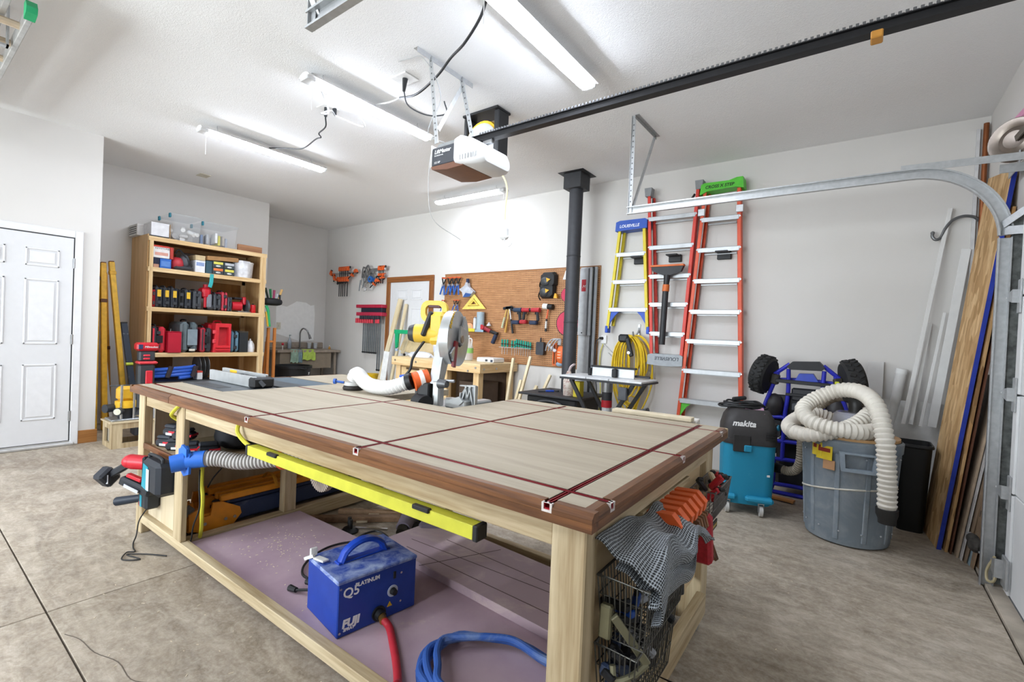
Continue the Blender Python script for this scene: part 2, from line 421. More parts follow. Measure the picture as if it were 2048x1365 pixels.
# ---------------------------------------------------------------- room shell
def S(name, m, mat): return solo(name, m, mat, kind='structure')
fl = S('floor', M().box(XC-.1, XR+.1, YF-.1, YB+.1, -.2, -.014), P('#5d554a', .9))
JX, JY, g = -2.768, .456, .0032
for (x0, x1, y0, y1) in ((XC, JX-g, YF, JY-g), (JX+g, .60, YF, JY-g), (XC, JX-g, JY+g, YB), (JX+g, .60, JY+g, YB)):
    part('concrete_slab', M().box(x0, x1, y0, y1, -.014, 0, .002), CONC, fl)
part('crack', M().tube(spline([(-2.52, .47, .0), (-2.435, .50, .0), (-2.3, .515, 0), (-2.17, .555, .0), (-2.03, .557, .0), (-1.95, .6, 0)], 4), .0018, 4), P('#5a5147', .9), fl)
part('door_sill', M().box(.608, XR, YF, YB, -.014, .012, .004), P('#b6ab9b', .8, var=.12, sc=9), fl)
S('ceiling', M().box(XC-.1, XR+.1, YF-.1, YB+.1, CZ, CZ+.1), CEIL)
wb = S('wall_back', M().box(XC-.1, XR+.1, YB, YB+.1, 0, CZ), WALL)
wl = S('wall_left', M().box(XA-.1, XA, YF, YA, 0, CZ).box(XB-.1, XA-.1, YA-.1, YA, 0, CZ), WALL)
wm = S('wall_left_middle', M().box(XB-.1, XB, YA-.1, YBB, 0, CZ).box(XC-.1, XB-.1, YBB-.1, YBB, 0, CZ), WALL)
wf = S('wall_left_far', M().box(XC-.1, XC, YBB-.1, YB, 0, CZ), WALL)
S('wall_right', M().box(XR, XR+.1, 3.58, YB+.1, 0, CZ).box(XR, XR+.1, .99, 3.58, 2.16, CZ).box(XR, XR+.1, YF, .99, 0, CZ), WALL)
ADDED_WIN = [(-6.1, -4.7), (-4.5, -3.1), (-2.9, -1.5)]; wz0, wz1 = .75, 2.25  # windows added to the unseen front wall, only to house the fill lights
fw = M().box(XC-.1, XR+.1, YF-.1, YF, 0, wz0).box(XC-.1, XR+.1, YF-.1, YF, wz1, CZ)
for a, b in zip([XC-.1]+[w[1] for w in ADDED_WIN], [w[0] for w in ADDED_WIN]+[XR+.1]): fw.box(a, b, YF-.1, YF, wz0, wz1)
S('wall_front', fw, WALL)
for i, (a, b) in enumerate(ADDED_WIN):
    w = thing('window_%d' % (i+1), None, None, ((a+b)/2, YF, wz0)); w['kind'] = 'structure'
    part('window_frame', M().ring([(a, wz0), (b, wz0), (b, wz1), (a, wz1)], [(a+.06, wz0+.06), (b-.06, wz0+.06), (b-.06, wz1-.06), (a+.06, wz1-.06)], YF-.08, YF+.02), TRIMW, w)
    part('pane', M().box(a+.06, b-.06, YF-.05, YF-.046, wz0+.06, wz1-.06), GLASS('#ffffff', .06, .02), w)
part('paint_patch', M().prism([(4.16, 1.13), (4.15, 1.60), (4.22, 1.63), (4.34, 1.61), (4.46, 1.68), (4.52, 1.72), (4.7, 1.71), (4.79, 1.66), (4.86, 1.68), (4.88, 1.5), (4.87, 1.02), (4.6, 1.0), (4.3, 1.09)], XC, XC+.0012, 'yz'), P('#f2f2f0', .8, var=.02), wf, label='fresh white paint patch above the sink')
S('baseboard_left', M().box(XA, XA+.014, 1.222, 1.372, 0, .13, .002), WOOD('#8a5a2c', '#b07a44', 'y'))
S('trim_1', M().cyl((.705, 5.05, 1.2), (.705, 5.05, 3.06), .017, n=10), P('#8a5230', .35, .6))
S('trim_2', M().box(.655, .675, 5.06, 5.089, 1.2, 3.03), P('#d2d2d2', .5))

# panelled interior doors: flat slab, each raised panel a frame moulding and a field
def six_panel(par, ax, face, u0, u1, z0, z1, sgn, cols, rows):
    """panels proud of the slab; u is the horizontal coordinate, sgn the outward direction"""
    for (a, b) in cols:
        for (c, d) in rows:
            def bx(m, p, q, r, s_, e0, e1, bev=0.):
                return m.box(face+sgn*e0, face+sgn*e1, p, q, r, s_, bev) if ax == 'x' else m.box(p, q, face+sgn*e0, face+sgn*e1, r, s_, bev)
            m = M(); w = .016
            bx(m, a, b, c, c+w, 0, .007, .004); bx(m, a, b, d-w, d, 0, .007, .004); bx(m, a, a+w, c, d, 0, .007, .004); bx(m, b-w, b, c, d, 0, .007, .004)
            part('panel_moulding', m, TRIMW, par)
            part('panel', bx(M(), a+.032, b-.032, c+.032, d-.032, 0, .006, .005), TRIMW, par)
D1 = thing('door_1', None, None, (XA+.005, .752, 0)); D1['kind'] = 'structure'
part('door_slab', M().box(XA+.001, XA+.012, .35, 1.152, .045, 2.045, .003), P('#d8d8d9', .45, var=.01), D1)
six_panel(D1, 'x', XA+.012, .35, 1.152, 0, 0, 1, ((.452, .69), (.815, 1.052)), ((.275, .81), (1.0, 1.62), (1.74, 1.91)))
part('casing', M().box(XA, XA+.02, 1.162, 1.222, 0, 2.122, .004).box(XA, XA+.02, .278, .34, 0, 2.122, .004).box(XA, XA+.02, .3405, 1.1615, 2.055, 2.122, .004), TRIMW, D1)
part('door_stop', M().box(XA, XA+.006, .34, 1.163, .04, 2.056), P('#3f3f42', .7), D1)
part('threshold', M().box(XA, XA+.05, .30, 1.19, 0, .03, .008), P('#c9c9c8', .35, .5), D1)
for z in (.29, 1.05, 1.80): part('hinge', M().cyl((XA+.018, 1.157, z-.05), (XA+.018, 1.157, z+.05), .007, n=8).box(XA+.008, XA+.014, 1.145, 1.17, z-.045, z+.045), STEEL, D1)
D2 = thing('door_2', None, None, (-5.84, YB-.01, 0)); D2['kind'] = 'structure'
part('door_slab', M().box(-6.31, -5.38, YB-.012, YB-.001, .02, 2.06, .003), P('#d8d8d9', .45, var=.01), D2)
six_panel(D2, 'y', YB-.012, 0, 0, 0, 0, -1, ((-6.14, -5.89), (-5.79, -5.54)), ((.3, .8), (.98, 1.64), (1.77, 1.94)))
BRC = WOOD('#6b3d1c', '#9a6235', 'z')
part('casing', M().box(-6.40, -6.31, YB-.03, YB, 0, 2.06, .006), BRC, D2); part('casing', M().box(-5.38, -5.29, YB-.03, YB, 0, 2.06, .006), BRC, D2)
part('casing', M().box(-6.40, -5.29, YB-.03, YB, 2.06, 2.15, .006), WOOD('#6b3d1c', '#9a6235', 'x'), D2)

# ---------------------------------------------------------------- garage door (closed sections, edge hinges)
D3 = thing('door_3', None, None, (.69, 2.3, 0)); D3['kind'] = 'structure'
GDW = P('#dcdddd', .5, var=.03, sc=6, bump=.05)
for z0, z1 in ((.03, .555), (.56, 1.075), (1.08, 1.595), (1.6, 2.13)):
    pn = part('door_section', M().box(.675, .72, .97, 3.60, z0, z1, .004), GDW, D3)
    part('end_stile', M().box(.664, .675, 3.52, 3.6, z0+.003, z1-.003, .002), GDW, pn)
part('bottom_seal', M().box(.68, .715, .97, 3.6, .0, .03, .008), P('#5f6468', .7), D3)
for z in (.557, 1.077, 1.597):
    h = part('hinge', M().box(.655, .664, 3.535, 3.595, z-.09, z+.09, .003).prism([(3.56, z-.035), (3.66, z-.018), (3.67, z+.0), (3.66, z+.018), (3.56, z+.035)], .63, .655, 'yz'), GALV, D3)
    part('roller', M().cyl((.636, 3.6, z), (.636, 3.72, z), .006, n=8).cyl((.636, 3.70, z), (.636, 3.725, z), .022, n=14), WHITE, h)
bb = part('bottom_bracket', M().box(.652, .664, 3.5, 3.60, .06, .22, .003).prism([(3.56, .1), (3.66, .12), (3.66, .17), (3.56, .2)], .62, .652, 'yz'), GALV, D3)
part('cable_loop', M().tube(spline([(.63, 3.62, .19), (.61, 3.66, .1), (.61, 3.64, .05), (.63, 3.6, .07), (.64, 3.63, .16)], 6), .007, 6), P('#b5a885', .6), bb)

# ---------------------------------------------------------------- garage door tracks
def channel(path, nrm, d=.05, w=.022, t=.003, lip=.008):
    """C-section swept along path: back web across y, legs pointing along nrm(i)"""
    prof = [(-w/2+lip, d), (-w/2, d), (-w/2, 0), (w/2, 0), (w/2, d), (w/2-lip, d)]
    m = M(); rings = []
    for p, n_ in zip(path, nrm):
        p = Vector(p); n_ = Vector(n_); rings.append([p+Vector((0, a, 0))+n_*b for a, b in prof]+[p+Vector((0, a*(1-2*t/w), 0))+n_*(b+t if 0 < i < 5 and b < .01 else b) for i, (a, b) in reversed(list(enumerate(prof)))])
    return m.loft(rings)
def flat_track(pts, y, h=.062):
    """deep track profile seen side-on: web in the x-z plane with rolled lips both edges, along a 2D path"""
    P2 = [Vector((a, 0, b)) for a, b in pts]; R1 = []; R2 = []; R3 = []
    m = M(); rings = []
    for i, p in enumerate(P2):
        t = (P2[min(i+1, len(P2)-1)]-P2[max(i-1, 0)]).normalized(); n_ = Vector((-t.z, 0, t.x))
        prof = [(0, -h/2), (.028, -h/2), (.028, -h/2+.008), (.006, -h/2+.006), (.006, h/2-.006), (.028, h/2-.008), (.028, h/2), (0, h/2)]
        rings.append([p+n_*b+Vector((0, y-a, 0)) for a, b in prof])
    return m.loft(rings)
def door_track(label, y, inward):
    t = thing('garage_door_track', label, 'door track', (.62, y, 0))
    cx, cz, r = .20, 1.93, .415
    pts = [(-1.60, 2.335)]+[(cx+r*math.cos(math.radians(a)), cz+r*math.sin(math.radians(a))) for a in range(92, -1, -6)]
    part('horizontal_track', flat_track([(-1.60, 2.347), (-.9, 2.347), (-.2, 2.346)]+pts[1:], y), GALV, t)
    part('vertical_track', M().box(.584, .64, y-.004, y, 0.0, 1.93).box(.584, .590, y-.03, y, 0, 1.93).box(.634, .64, y-.03, y, 0, 1.93), GALV, t)
    w = part('wall_angle', M().box(.64, .70, y-.003*inward, y, 0.02, 2.05).box(.70, .735, y-.05, y+.002, .02, 2.05), P('#7d807e', .5, .7, .25, 30), t)
    br = M().bar((-1.575, y-.012, 2.32), (-1.575, y-.012, CZ), .03, .003, up=(0, 1, 0)).bar((-1.59, y-.01, 2.32), (-1.59, y-.01, CZ), .003, .03, up=(0, 1, 0))
    hb = part('hanger', br, GALV, t)
    part('hanger_brace', M().bar((-1.56, y-.005, 2.36), (-1.56, y+.43*inward, CZ-.01), .026, .003), GALV, t)
    part('hanger_ceiling_angle', M().bar((-1.56, y-.03*inward, CZ-.014), (-1.56, y+.47*inward, CZ-.014), .003, .028).bar((-1.545, y-.03*inward, CZ-.002), (-1.545, y+.47*inward, CZ-.002), .03, .003), GALV, t)
    for z in [2.42+.045*i for i in range(15)]: part('punched_hole', M().cyl((-1.575, y-.0145, z), (-1.575, y-.0139, z), .006, n=8), P('#5a5a5a', .8), hb)
    part('angle_brace', M().bar((.15, y-.01, 2.385), (.72, y-.01, 2.37), .003, .042), GALV, t)
    return t
door_track('curved steel garage door track by the leaning boards', 3.70, 1)
door_track('steel garage door track ending at the top edge of the photo', .90, -1)
t = thing('spring_pulley', 'large grey steel pulley wheel above the garage door track', 'pulley', (.70, 3.95, 2.4))
rot = T(.67, 3.90, 2.53) @ RZ(math.radians(-35)) @ RX(PI/2)
part('sheave', M().lathe([(.03, -.016), (.05, -.02), (.075, -.008), (.095, -.018), (.12, -.02), (.125, -.014), (.112, 0), (.125, .014), (.12, .02), (.095, .018), (.075, .008), (.05, .02), (.03, .016)], n=32, mt=rot), P('#8b8178', .35, .85), t)
part('fork', M().bar((.665, 3.88, 2.53), (.73, 3.68, 2.62), .008, .035), P('#8a847c', .4, .8), t)
part('bracket', M().box(.68, .686, 3.86, 4.1, 2.36, 2.46, .002).box(.60, .7, 3.84, 3.846, 2.33, 2.38), GALV, t)
solo('foam_strip', M().bar((.712, 4.2, 2.73), (.712, 3.86, 2.69), .03, .045, .006), P('#e79ac0', .5), 'pink foam strip on the wall above the pulley', 'foam strip')
t = thing('pipe_strap', 'bent steel strap arms on the inner side of the curved track', 'bracket', (.66, 3.66, 1.95))
part('strap', M().bar((.60, 3.68, 2.0), (.74, 3.52, 2.12), .004, .04), GALV, t); part('strap', M().bar((.6, 3.69, 1.97), (.75, 3.52, 1.94), .004, .045), GALV, t)

# ---------------------------------------------------------------- shop lights
def shop_light(x, y, rot, L, label, pull=True, k=1., g='tube shop lights on the ceiling'):
    t = thing('shop_light', label, 'ceiling light', (x, y, 3.02), rot, g)
    part('housing', M().prism([(-.07, .027), (-.055, .042), (-.02, .056), (.02, .056), (.055, .042), (.07, .027)], -L/2, L/2, 'xz'), P('#d9d9d9', .5), t, W=False)
    part('diffuser', M().prism([(-.046, .0285), (-.046, .016), (-.03, 0), (.03, 0), (.046, .016), (.046, .0285)], -L/2+.07, L/2-.02, 'xz'), EMIT('#e9f1ff', LIGHT_W*k), t, W=False)
    part('end_cap', M().box(-.05, .05, -L/2-.004, -L/2+.07, .004, .05, .006), P('#cfcfcf', .5), t, W=False)
    part('end_cap', M().box(-.05, .05, L/2-.02, L/2+.004, .004, .05, .004), P('#cfcfcf', .5), t, W=False)
    for s in (-.42, .42): part('hanging_hook', M().tube(spline([(0, s*L*.9, .05), (.008, s*L*.9, .07), (-.004, s*L*.9, .09), (0, s*L*.9, .107)], 4), .002, 5), STEEL, t, W=False)
    if pull: part('pull_cord', M().cyl((.03, -L/2+.05, -.2), (.03, -L/2+.05, .005), .002, n=6), WHITE, t, W=False)
    return t
shop_light(-3.245, 2.38, 0, 1.21, 'lit white tube light left of the door opener')
shop_light(-4.945, 2.355, 0, 1.25, 'lit white tube light furthest left on the ceiling')
shop_light(-1.605, 2.34, 0, 1.23, 'lit white tube light at the top edge above the opener rail')
shop_light(-4.155, 4.55, -PI/2+PI, 1.19, 'lit white tube light nearest the back wall, set crosswise', k=.36)
for i, (x, y) in enumerate(((-1.6, -1.3), (-3.25, -1.3), (-4.95, -2.2))):  # extra tubes added out of view to brighten the room
    shop_light(x, y, 0, 1.22, 'lit white tube light behind the camera, %s' % ('nearest the garage door', 'in the middle', 'nearest the side wall')[i])
def cord(name, pts, r, mat, label, cat='cord', per=8, n=7, group=None):
    return solo(name, M().tube(spline(pts, per), r, n), mat, label, cat, group)
# ceiling outlets and their cords
t = thing('ceiling_outlet', 'white ceiling outlet with black plugs between two tube lights', 'outlet', (-3.69, 2.24, CZ))
part('cover_plate', M().box(-3.75, -3.63, 2.17, 2.31, CZ-.008, CZ, .003), WHITE, t)
part('plug', M().cyl((-3.68, 2.22, CZ-.008), (-3.69, 2.22, CZ-.08), .018, .012, 10), BLACK, t); part('plug', M().cyl((-3.64, 2.27, CZ-.008), (-3.63, 2.27, CZ-.06), .018, .012, 10), BLACK, t)
cord('light_cord', [(-3.69, 2.22, 3.04), (-3.75, 2.26, 2.99), (-3.95, 2.32, 3.0), (-3.9, 2.31, 2.95), (-4.05, 2.35, 2.98), (-4.4, 2.42, 2.99), (-4.7, 2.41, 3.05), (-4.93, 2.36, 3.08)], .006, BLACK, 'black cord sagging from ceiling outlet to the leftmost tube light')
cord('light_cord', [(-3.25, 1.85, 3.08), (-3.3, 1.87, 3.12), (-3.4, 2.0, 3.1), (-3.45, 2.1, 2.98), (-3.47, 2.05, 2.95), (-3.5, 2.15, 3.02), (-3.63, 2.27, 3.06)], .007, P('#8d8d8d', .5), 'grey looped cord at the near end of the middle tube light')
cord('extension_cord', [(-3.63, 2.27, 3.06), (-3.5, 2.42, 3.0), (-3.4, 2.4, 2.98), (-3.33, 2.3, 3.02), (-3.2, 2.35, 3.07), (-3.05, 2.38, 3.07), (-2.95, 2.39, 3.08)], .006, P('#cfcfcf', .5), 'pale cord running behind the middle tube light')
cord('extension_cord', [(-2.95, 2.39, 3.08), (-2.7, 2.34, 3.02), (-2.4, 2.25, 3.02), (-2.2, 2.18, 3.05), (-2.0, 2.09, 3.03), (-1.8, 2.0, 3.06), (-1.66, 1.9, 3.08)], .0085, BLACK, 'long black cord crossing the ceiling above the opener')
t = thing('ceiling_outlet', 'white ceiling outlet with one black plug above the opener', 'outlet', (-2.76, 2.28, CZ))
part('cover_plate', M().box(-2.84, -2.68, 2.21, 2.34, CZ-.01, CZ, .003), WHITE, t); part('plug', M().cyl((-2.75, 2.27, CZ-.01), (-2.76, 2.27, CZ-.10), .02, .01, 10), BLACK, t)
cord('extension_cord', [(-2.76, 2.27, 3.03), (-2.74, 2.3, 2.93), (-2.6, 2.36, 2.85), (-2.45, 2.4, 2.84), (-2.42, 2.35, 2.9)], .005, DKGREY, 'thin dark cord drooping from outlet to the opener bracket')
t = thing('ceiling_cover', 'small beige square cover on the ceiling at far left', 'ceiling cover', (-6.74, 2.43, CZ))
part('cover_plate', M().box(-6.82, -6.66, 2.37, 2.49, CZ-.006, CZ, .002), P('#cfc9b8', .6), t); part('cover_screw', M().cyl((-6.74, 2.43, CZ-.008), (-6.74, 2.43, CZ-.005), .006, n=8), STEEL, t)

# ---------------------------------------------------------------- garage door opener
t = thing('door_opener', 'garage door opener with dark motor housing and white light cover', 'door opener', (-2.2, 2.33, 2.37))
part('motor_housing', M().box(-2.35, -2.10, 2.19, 2.47, 2.375, 2.50, .008), P('#3d3f45', .45), t)
part('housing_top', M().prism([(-2.35, 2.50), (-2.32, 2.53), (-2.14, 2.535), (-2.12, 2.50)], 2.22, 2.45), P('#9a9c9b', .4, .6), t)
lens = M(); R = []
for x, y0, y1, z0, z1 in ((-2.13, 2.17, 2.49, 2.36, 2.525), (-2.08, 2.16, 2.50, 2.345, 2.53), (-2.0, 2.165, 2.495, 2.335, 2.50), (-1.93, 2.18, 2.48, 2.335, 2.46), (-1.90, 2.2, 2.46, 2.345, 2.42)):
    R.append([(x, a, b) for a, b in rrect(y0, y1, z0, z1, .03, 3)])
lc = part('light_cover', lens.loft(R), P('#cfcfcf', .4, var=.01), t)
for i in range(7): part('vent_slot', M().box(-2.07+.022*i, -2.063+.022*i, 2.1605, 2.1625, 2.365, 2.395), P('#9d9d9d', .6), lc)
part('vent_opening', M().prism([(2.19, 2.48), (2.235, 2.485), (2.235, 2.50), (2.2, 2.505)], -2.1315, -2.1295, 'yz'), BLACK, lc)
part('bottom_lens', M().prism([(-2.35, 2.375), (-2.34, 2.355), (-2.2, 2.335), (-2.06, 2.34), (-2.06, 2.375)], 2.185, 2.475), P('#6d4632', .45), t, label='brown underside lens')
part('end_panel', M().box(-2.358, -2.35, 2.185, 2.475, 2.37, 2.52, .003), WHITE, t)
LT = P('#e9e9e9', .5)
text('lettering', 'LiftMaster', .036, (-2.325, 2.1885, 2.455), (1, 0, 0), (0, 0, 1), LT, t, shear=.2, bold=.0006)
text('lettering', 'PROFESSIONAL', .012, (-2.325, 2.1885, 2.438), (1, 0, 0), (0, 0, 1), LT, t)
text('lettering', '1/2 HP', .02, (-2.325, 2.1885, 2.39), (1, 0, 0), (0, 0, 1), LT, t)
t = thing('opener_rail', 'long black opener rail with chain crossing the upper right', 'opener rail', (-.7, 2.33, 2.53))
part('beam', M().prism([(2.305, 2.525), (2.355, 2.525), (2.355, 2.531), (2.334, 2.533), (2.334, 2.566), (2.345, 2.568), (2.345, 2.572), (2.315, 2.572), (2.315, 2.568), (2.326, 2.566), (2.326, 2.533), (2.305, 2.531)], -2.12, .72, 'yz'), P('#2b2b2d', .45, .5), t)
ch = M(); x = -2.05
while x < .70:
    ch.box(x, x+.011, 2.318, 2.326, 2.574, 2.585); ch.box(x+.012, x+.02, 2.334, 2.342, 2.574, 2.585); x += .022
part('chain', ch, P('#77787a', .4, .8), t, kind='stuff')
part('rail_bracket', M().box(-2.02, -1.94, 2.315, 2.345, 2.50, 2.528, .004), STEEL, t)
part('trolley', M().box(-.02, .02, 2.3, 2.36, 2.5, 2.53, .004), P('#c48a3a', .5), t)
t = thing('opener_hanger', 'perforated galvanised hanger frame holding the opener', 'bracket', (-2.4, 2.33, CZ))
part('ceiling_angle', M().box(-2.425, -2.385, 2.06, 2.60, CZ-.003, CZ).box(-2.388, -2.385, 2.06, 2.6, CZ-.035, CZ-.003), GALV, t)
for y, x1 in ((2.18, -2.30), (2.48, -2.22)):
    s_ = part('strut', M().bar((-2.39, y, CZ-.01), (x1, y+.0, 2.52), .032, .003, up=(0, 1, 0)), GALV, t)
    for i in range(13):
        k = .05+i*.072; part('punched_hole', M().cyl((-2.39+(x1+2.39)*k, y-.003, CZ-.01-.595*k), (-2.39+(x1+2.39)*k, y-.0016, CZ-.01-.595*k), .006, n=8), P('#5a5a5a', .8), s_)
part('brace', M().bar((-2.39, 2.52, CZ-.02), (-2.31, 2.2, 2.62), .03, .003, up=(1, 0, 0)), P('#c9cbcb', .4, .6), t)
cord('bell_wire', [(-2.62, 2.1, 3.115), (-2.52, 2.11, 3.11), (-2.42, 2.13, 3.1), (-2.37, 2.2, 3.0), (-2.35, 2.25, 2.85), (-2.38, 2.2, 2.7), (-2.4, 2.2, 2.6), (-2.3, 2.25, 2.55)], .0035, P('#a9a9a9', .5), 'thin grey bell wire looping around the opener struts')
cord('pull_wire', [(-2.36, 2.2, 2.5), (-2.38, 2.2, 2.4), (-2.4, 2.22, 2.2), (-2.42, 2.3, 2.05), (-2.35, 2.5, 1.95)], .0025, P('#c9c9c9', .5), 'thin white wire dangling below the left end of the opener')
# retractable cord reel
t = thing('cord_reel', 'black ceiling cord reel with yellow cord behind the opener', 'cord reel', (-2.55, 3.02, CZ))
part('mount_plate', M().box(-2.80, -2.42, 2.94, 3.12, CZ-.02, CZ-.001, .004), BLACK, t)
part('side_frame', M().box(-2.80, -2.76, 2.96, 3.10, 2.70, CZ-.02, .008), BLACK, t)
part('side_frame', M().box(-2.47, -2.42, 2.96, 3.1, 2.66, CZ-.02, .008), BLACK, t)
part('wound_cord', M().lathe([(.06, -.05), (.17, -.05), (.18, -.03), (.17, -.01), (.18, .01), (.17, .03), (.17, .05), (.06, .05)], n=26, mt=T(-2.61, 3.03, 2.88) @ RX(PI/2)), YEL, t)
part('reel_disc', M().lathe([(0, 0), (.16, 0), (.165, .008), (.15, .016), (0, .02)], n=28, mt=T(-2.61, 2.975, 2.86) @ RX(PI/2)), P('#b9bbbb', .4), t)
cord('reel_cord', [(-2.5, 3.02, 2.7), (-2.36, 3.02, 2.5), (-2.36, 3.02, 2.3), (-2.36, 3.02, 2.15)], .007, P('#e6dca0', .5), 'pale yellow cord hanging straight down from the reel')
t = thing('outlet_tap', 'white triple outlet end hanging from the reel cord', 'outlet tap', (-2.36, 3.02, 2.05))
part('tap_body', M().box(-2.395, -2.325, 2.99, 3.05, 2.05, 2.15, .015), WHITE, t); part('cord_guard', M().cyl((-2.36, 3.02, 2.15), (-2.36, 3.02, 2.21), .016, .009, 10), WHITE, t)
part('stop_ring', M().tube([(-2.31+.04*math.cos(a*PI/8), 3.01, 2.03+.04*math.sin(a*PI/8)) for a in range(16)], .006, 6, closed=True), WHITE, t)

# ---------------------------------------------------------------- ladder hung under the ceiling at the upper left
t = thing('hanging_ladder', 'aluminium extension ladder with green tips hung at the ceiling', 'ladder', (-4.6, .35, 2.85))
ALU = P('#b7b6b2', .35, .6, .1)
for y0, dz, xe in ((.485, 0, -3.73), (.40, .06, -3.56)):
    for s in (0, 1):
        yy = y0+.0 if s == 0 else y0-.36
        part('rail', M().box(-6.1, xe, yy-.02, yy+.008, 2.90+dz, 2.97+dz, .004), ALU, t)
        part('end_tip', M().prism([(xe-.02, 2.895+dz), (xe+.05, 2.91+dz), (xe+.06, 2.94+dz), (xe+.03, 2.98+dz), (xe-.02, 2.98+dz)], yy-.03, yy+.015), P('#1f9a63', .45), t)
    for k in range(7): part('rung', M().box(xe-.25-.3*k, xe-.215-.3*k, y0-.36, y0, 2.915+dz, 2.955+dz, .012), P('#c9b79f', .45, .3), t)
for xx in (-4.2, -5.7): part('hanger', M().box(xx-.02, xx+.02, -.15, .45, 2.88, 2.892).box(xx-.02, xx+.02, .44, .45, 2.88, CZ).box(xx-.02, xx+.02, -.15, -.14, 2.88, CZ), GALV, t)
# ================================================================ assembly table (local frame TT: origin under its near right corner)
TT = T(-.464, .956, 0) @ RZ(math.radians(.75))
def lp(name, m, mat, parent, **k): return part(name, m.xf(TT), mat, parent, **k)
def lt(name, label, cat, loc, rotz=0., group=None): return thing(name, label, cat, mt=TT @ T(*loc) @ RZ(rotz), group=group)
def lsolo(name, m, mat, *a, **k): return solo(name, m.xf(TT), mat, *a, **k)
ZT = .885
PLY = WOOD('#978b76', '#aca18d', 'x', .5, .55)
tab = lt('assembly_table', 'large pale assembly table with walnut edge and red tracks', 'workbench', (-1.3, .7, 0))
XT = [-.12, -.857, -1.607]; YT = [.113, .715, 1.31]; hw = .0105
CX0, CX1, CY = -1.78, -1.22, .85        # saw cut-out
def spans(a, b, cuts):
    e = sorted([a, b]); cs = sorted(cuts); o = []; p = e[0]
    for c_ in cs:
        if p < c_-hw < e[1]: o.append((p, c_-hw)); p = c_+hw
        elif abs(c_-hw-p) < .02: p = c_+hw
    o.append((p, e[1])); return [q for q in o if q[1]-q[0] > .01]
for (x0, x1) in spans(-2.452, -.033, XT):
    for (y0, y1) in spans(.033, 1.418, YT):
        rects = [(x0, x1, y0, y1)]
        if y1 > CY and x1 > CX0 and x0 < CX1:
            rects = []
            if y0 < CY: rects.append((x0, x1, y0, CY))
            ya = max(y0, CY)
            if x0 < CX0: rects.append((x0, CX0, ya, y1))
            if x1 > CX1: rects.append((max(x0, CX1), x1, ya, y1))
        for r in rects: lp('top_panel', M().box(*r, .846, ZT, .0012), PLY, tab)
TRK = P('#9c1626', .28, .6, .08); TRKE = P('#e2dcd8', .3, .5)
def track(x0, x1, y0, y1):
    m = M()
    if abs(x1-x0) > abs(y1-y0):
        y = (y0+y1)/2
        m.box(x0, x1, y-hw, y+hw, .868, .872).box(x0, x1, y-hw, y-hw+.004, .872, ZT-.001).box(x0, x1, y+hw-.004, y+hw, .872, ZT-.001).box(x0, x1, y-hw, y-.003, ZT-.004, ZT-.001).box(x0, x1, y+.003, y+hw, ZT-.004, ZT-.001)
    else:
        x = (x0+x1)/2
        m.box(x-hw, x+hw, y0, y1, .868, .872).box(x-hw, x-hw+.004, y0, y1, .872, ZT-.001).box(x+hw-.004, x+hw, y0, y1, .872, ZT-.001).box(x-hw, x-.003, y0, y1, ZT-.004, ZT-.001).box(x+.003, x+hw, y0, y1, ZT-.004, ZT-.001)
    return lp('t_track', m, TRK, tab)
tr = [track(-2.452, -.004, YT[0], YT[0]), track(-2.452, -.004, YT[1], YT[1]), track(CX1, -.004, YT[2], YT[2]), track(-2.452, CX0, YT[2], YT[2])]
for x in XT:
    ys = [.004]+YT+[1.418]
    for a, b in zip(ys, ys[1:]):
        a2 = a+hw if a in YT else a; b2 = b-hw if b in YT else b
        if CX0 < x < CX1:
            if a2 > CY: continue
            b2 = min(b2, CY)
        tr.append(track(x, x, a2, b2))
for x in XT:
    lp('track_end', M().ring([(x-hw-.004, .862), (x+hw+.004, .862), (x+hw+.004, .884), (x-hw-.004, .884)], [(x-hw+.002, .868), (x+hw-.002, .868), (x+hw-.002, .8835), (x-hw+.002, .8835)], .001, .012), TRKE, tab)
for y in YT:
    lp('track_end', M().ring([(y-hw-.004, .862), (y+hw+.004, .862), (y+hw+.004, .884), (y-hw-.004, .884)], [(y-hw+.002, .868), (y+hw-.002, .868), (y+hw-.002, .8835), (y-hw+.002, .8835)], -.012, -.001, 'yz'), TRKE, tab)
for (x0, x1) in spans(-2.452, 0, [x for x in XT]):
    x0 += .004 if x0 > -2.4 else 0; x1 -= .004 if x1 < -.05 else 0
    m = M().prism([(0, .8625), (0, .873), (.012, ZT), (.033, ZT), (.033, .8625)], x0, x1, 'yz')
    lp('edge_band', m, WALNUT['x'], tab)
lp('edge_band', M().prism([(.0, .841), (.0, .862), (.033, .862), (.033, .841)], -2.452, 0, 'yz'), WALNUT['x'], tab)
for (y0, y1) in spans(.033, 1.42, YT):
    y0 += .004 if y0 > .05 else 0; y1 -= .004 if y1 < 1.4 else 0
    lp('edge_band', M().prism([(-.033, .8625), (-.033, ZT), (-.012, ZT), (0, .873), (0, .8625)], y0, y1, 'xz'), WALNUT['y'], tab)
lp('edge_band', M().box(-.033, 0, .033, 1.42, .841, .862), WALNUT['y'], tab)
lp('edge_band', M().box(CX1, 0, 1.418, 1.43, .841, ZT, .003), MAPLE['x'], tab)
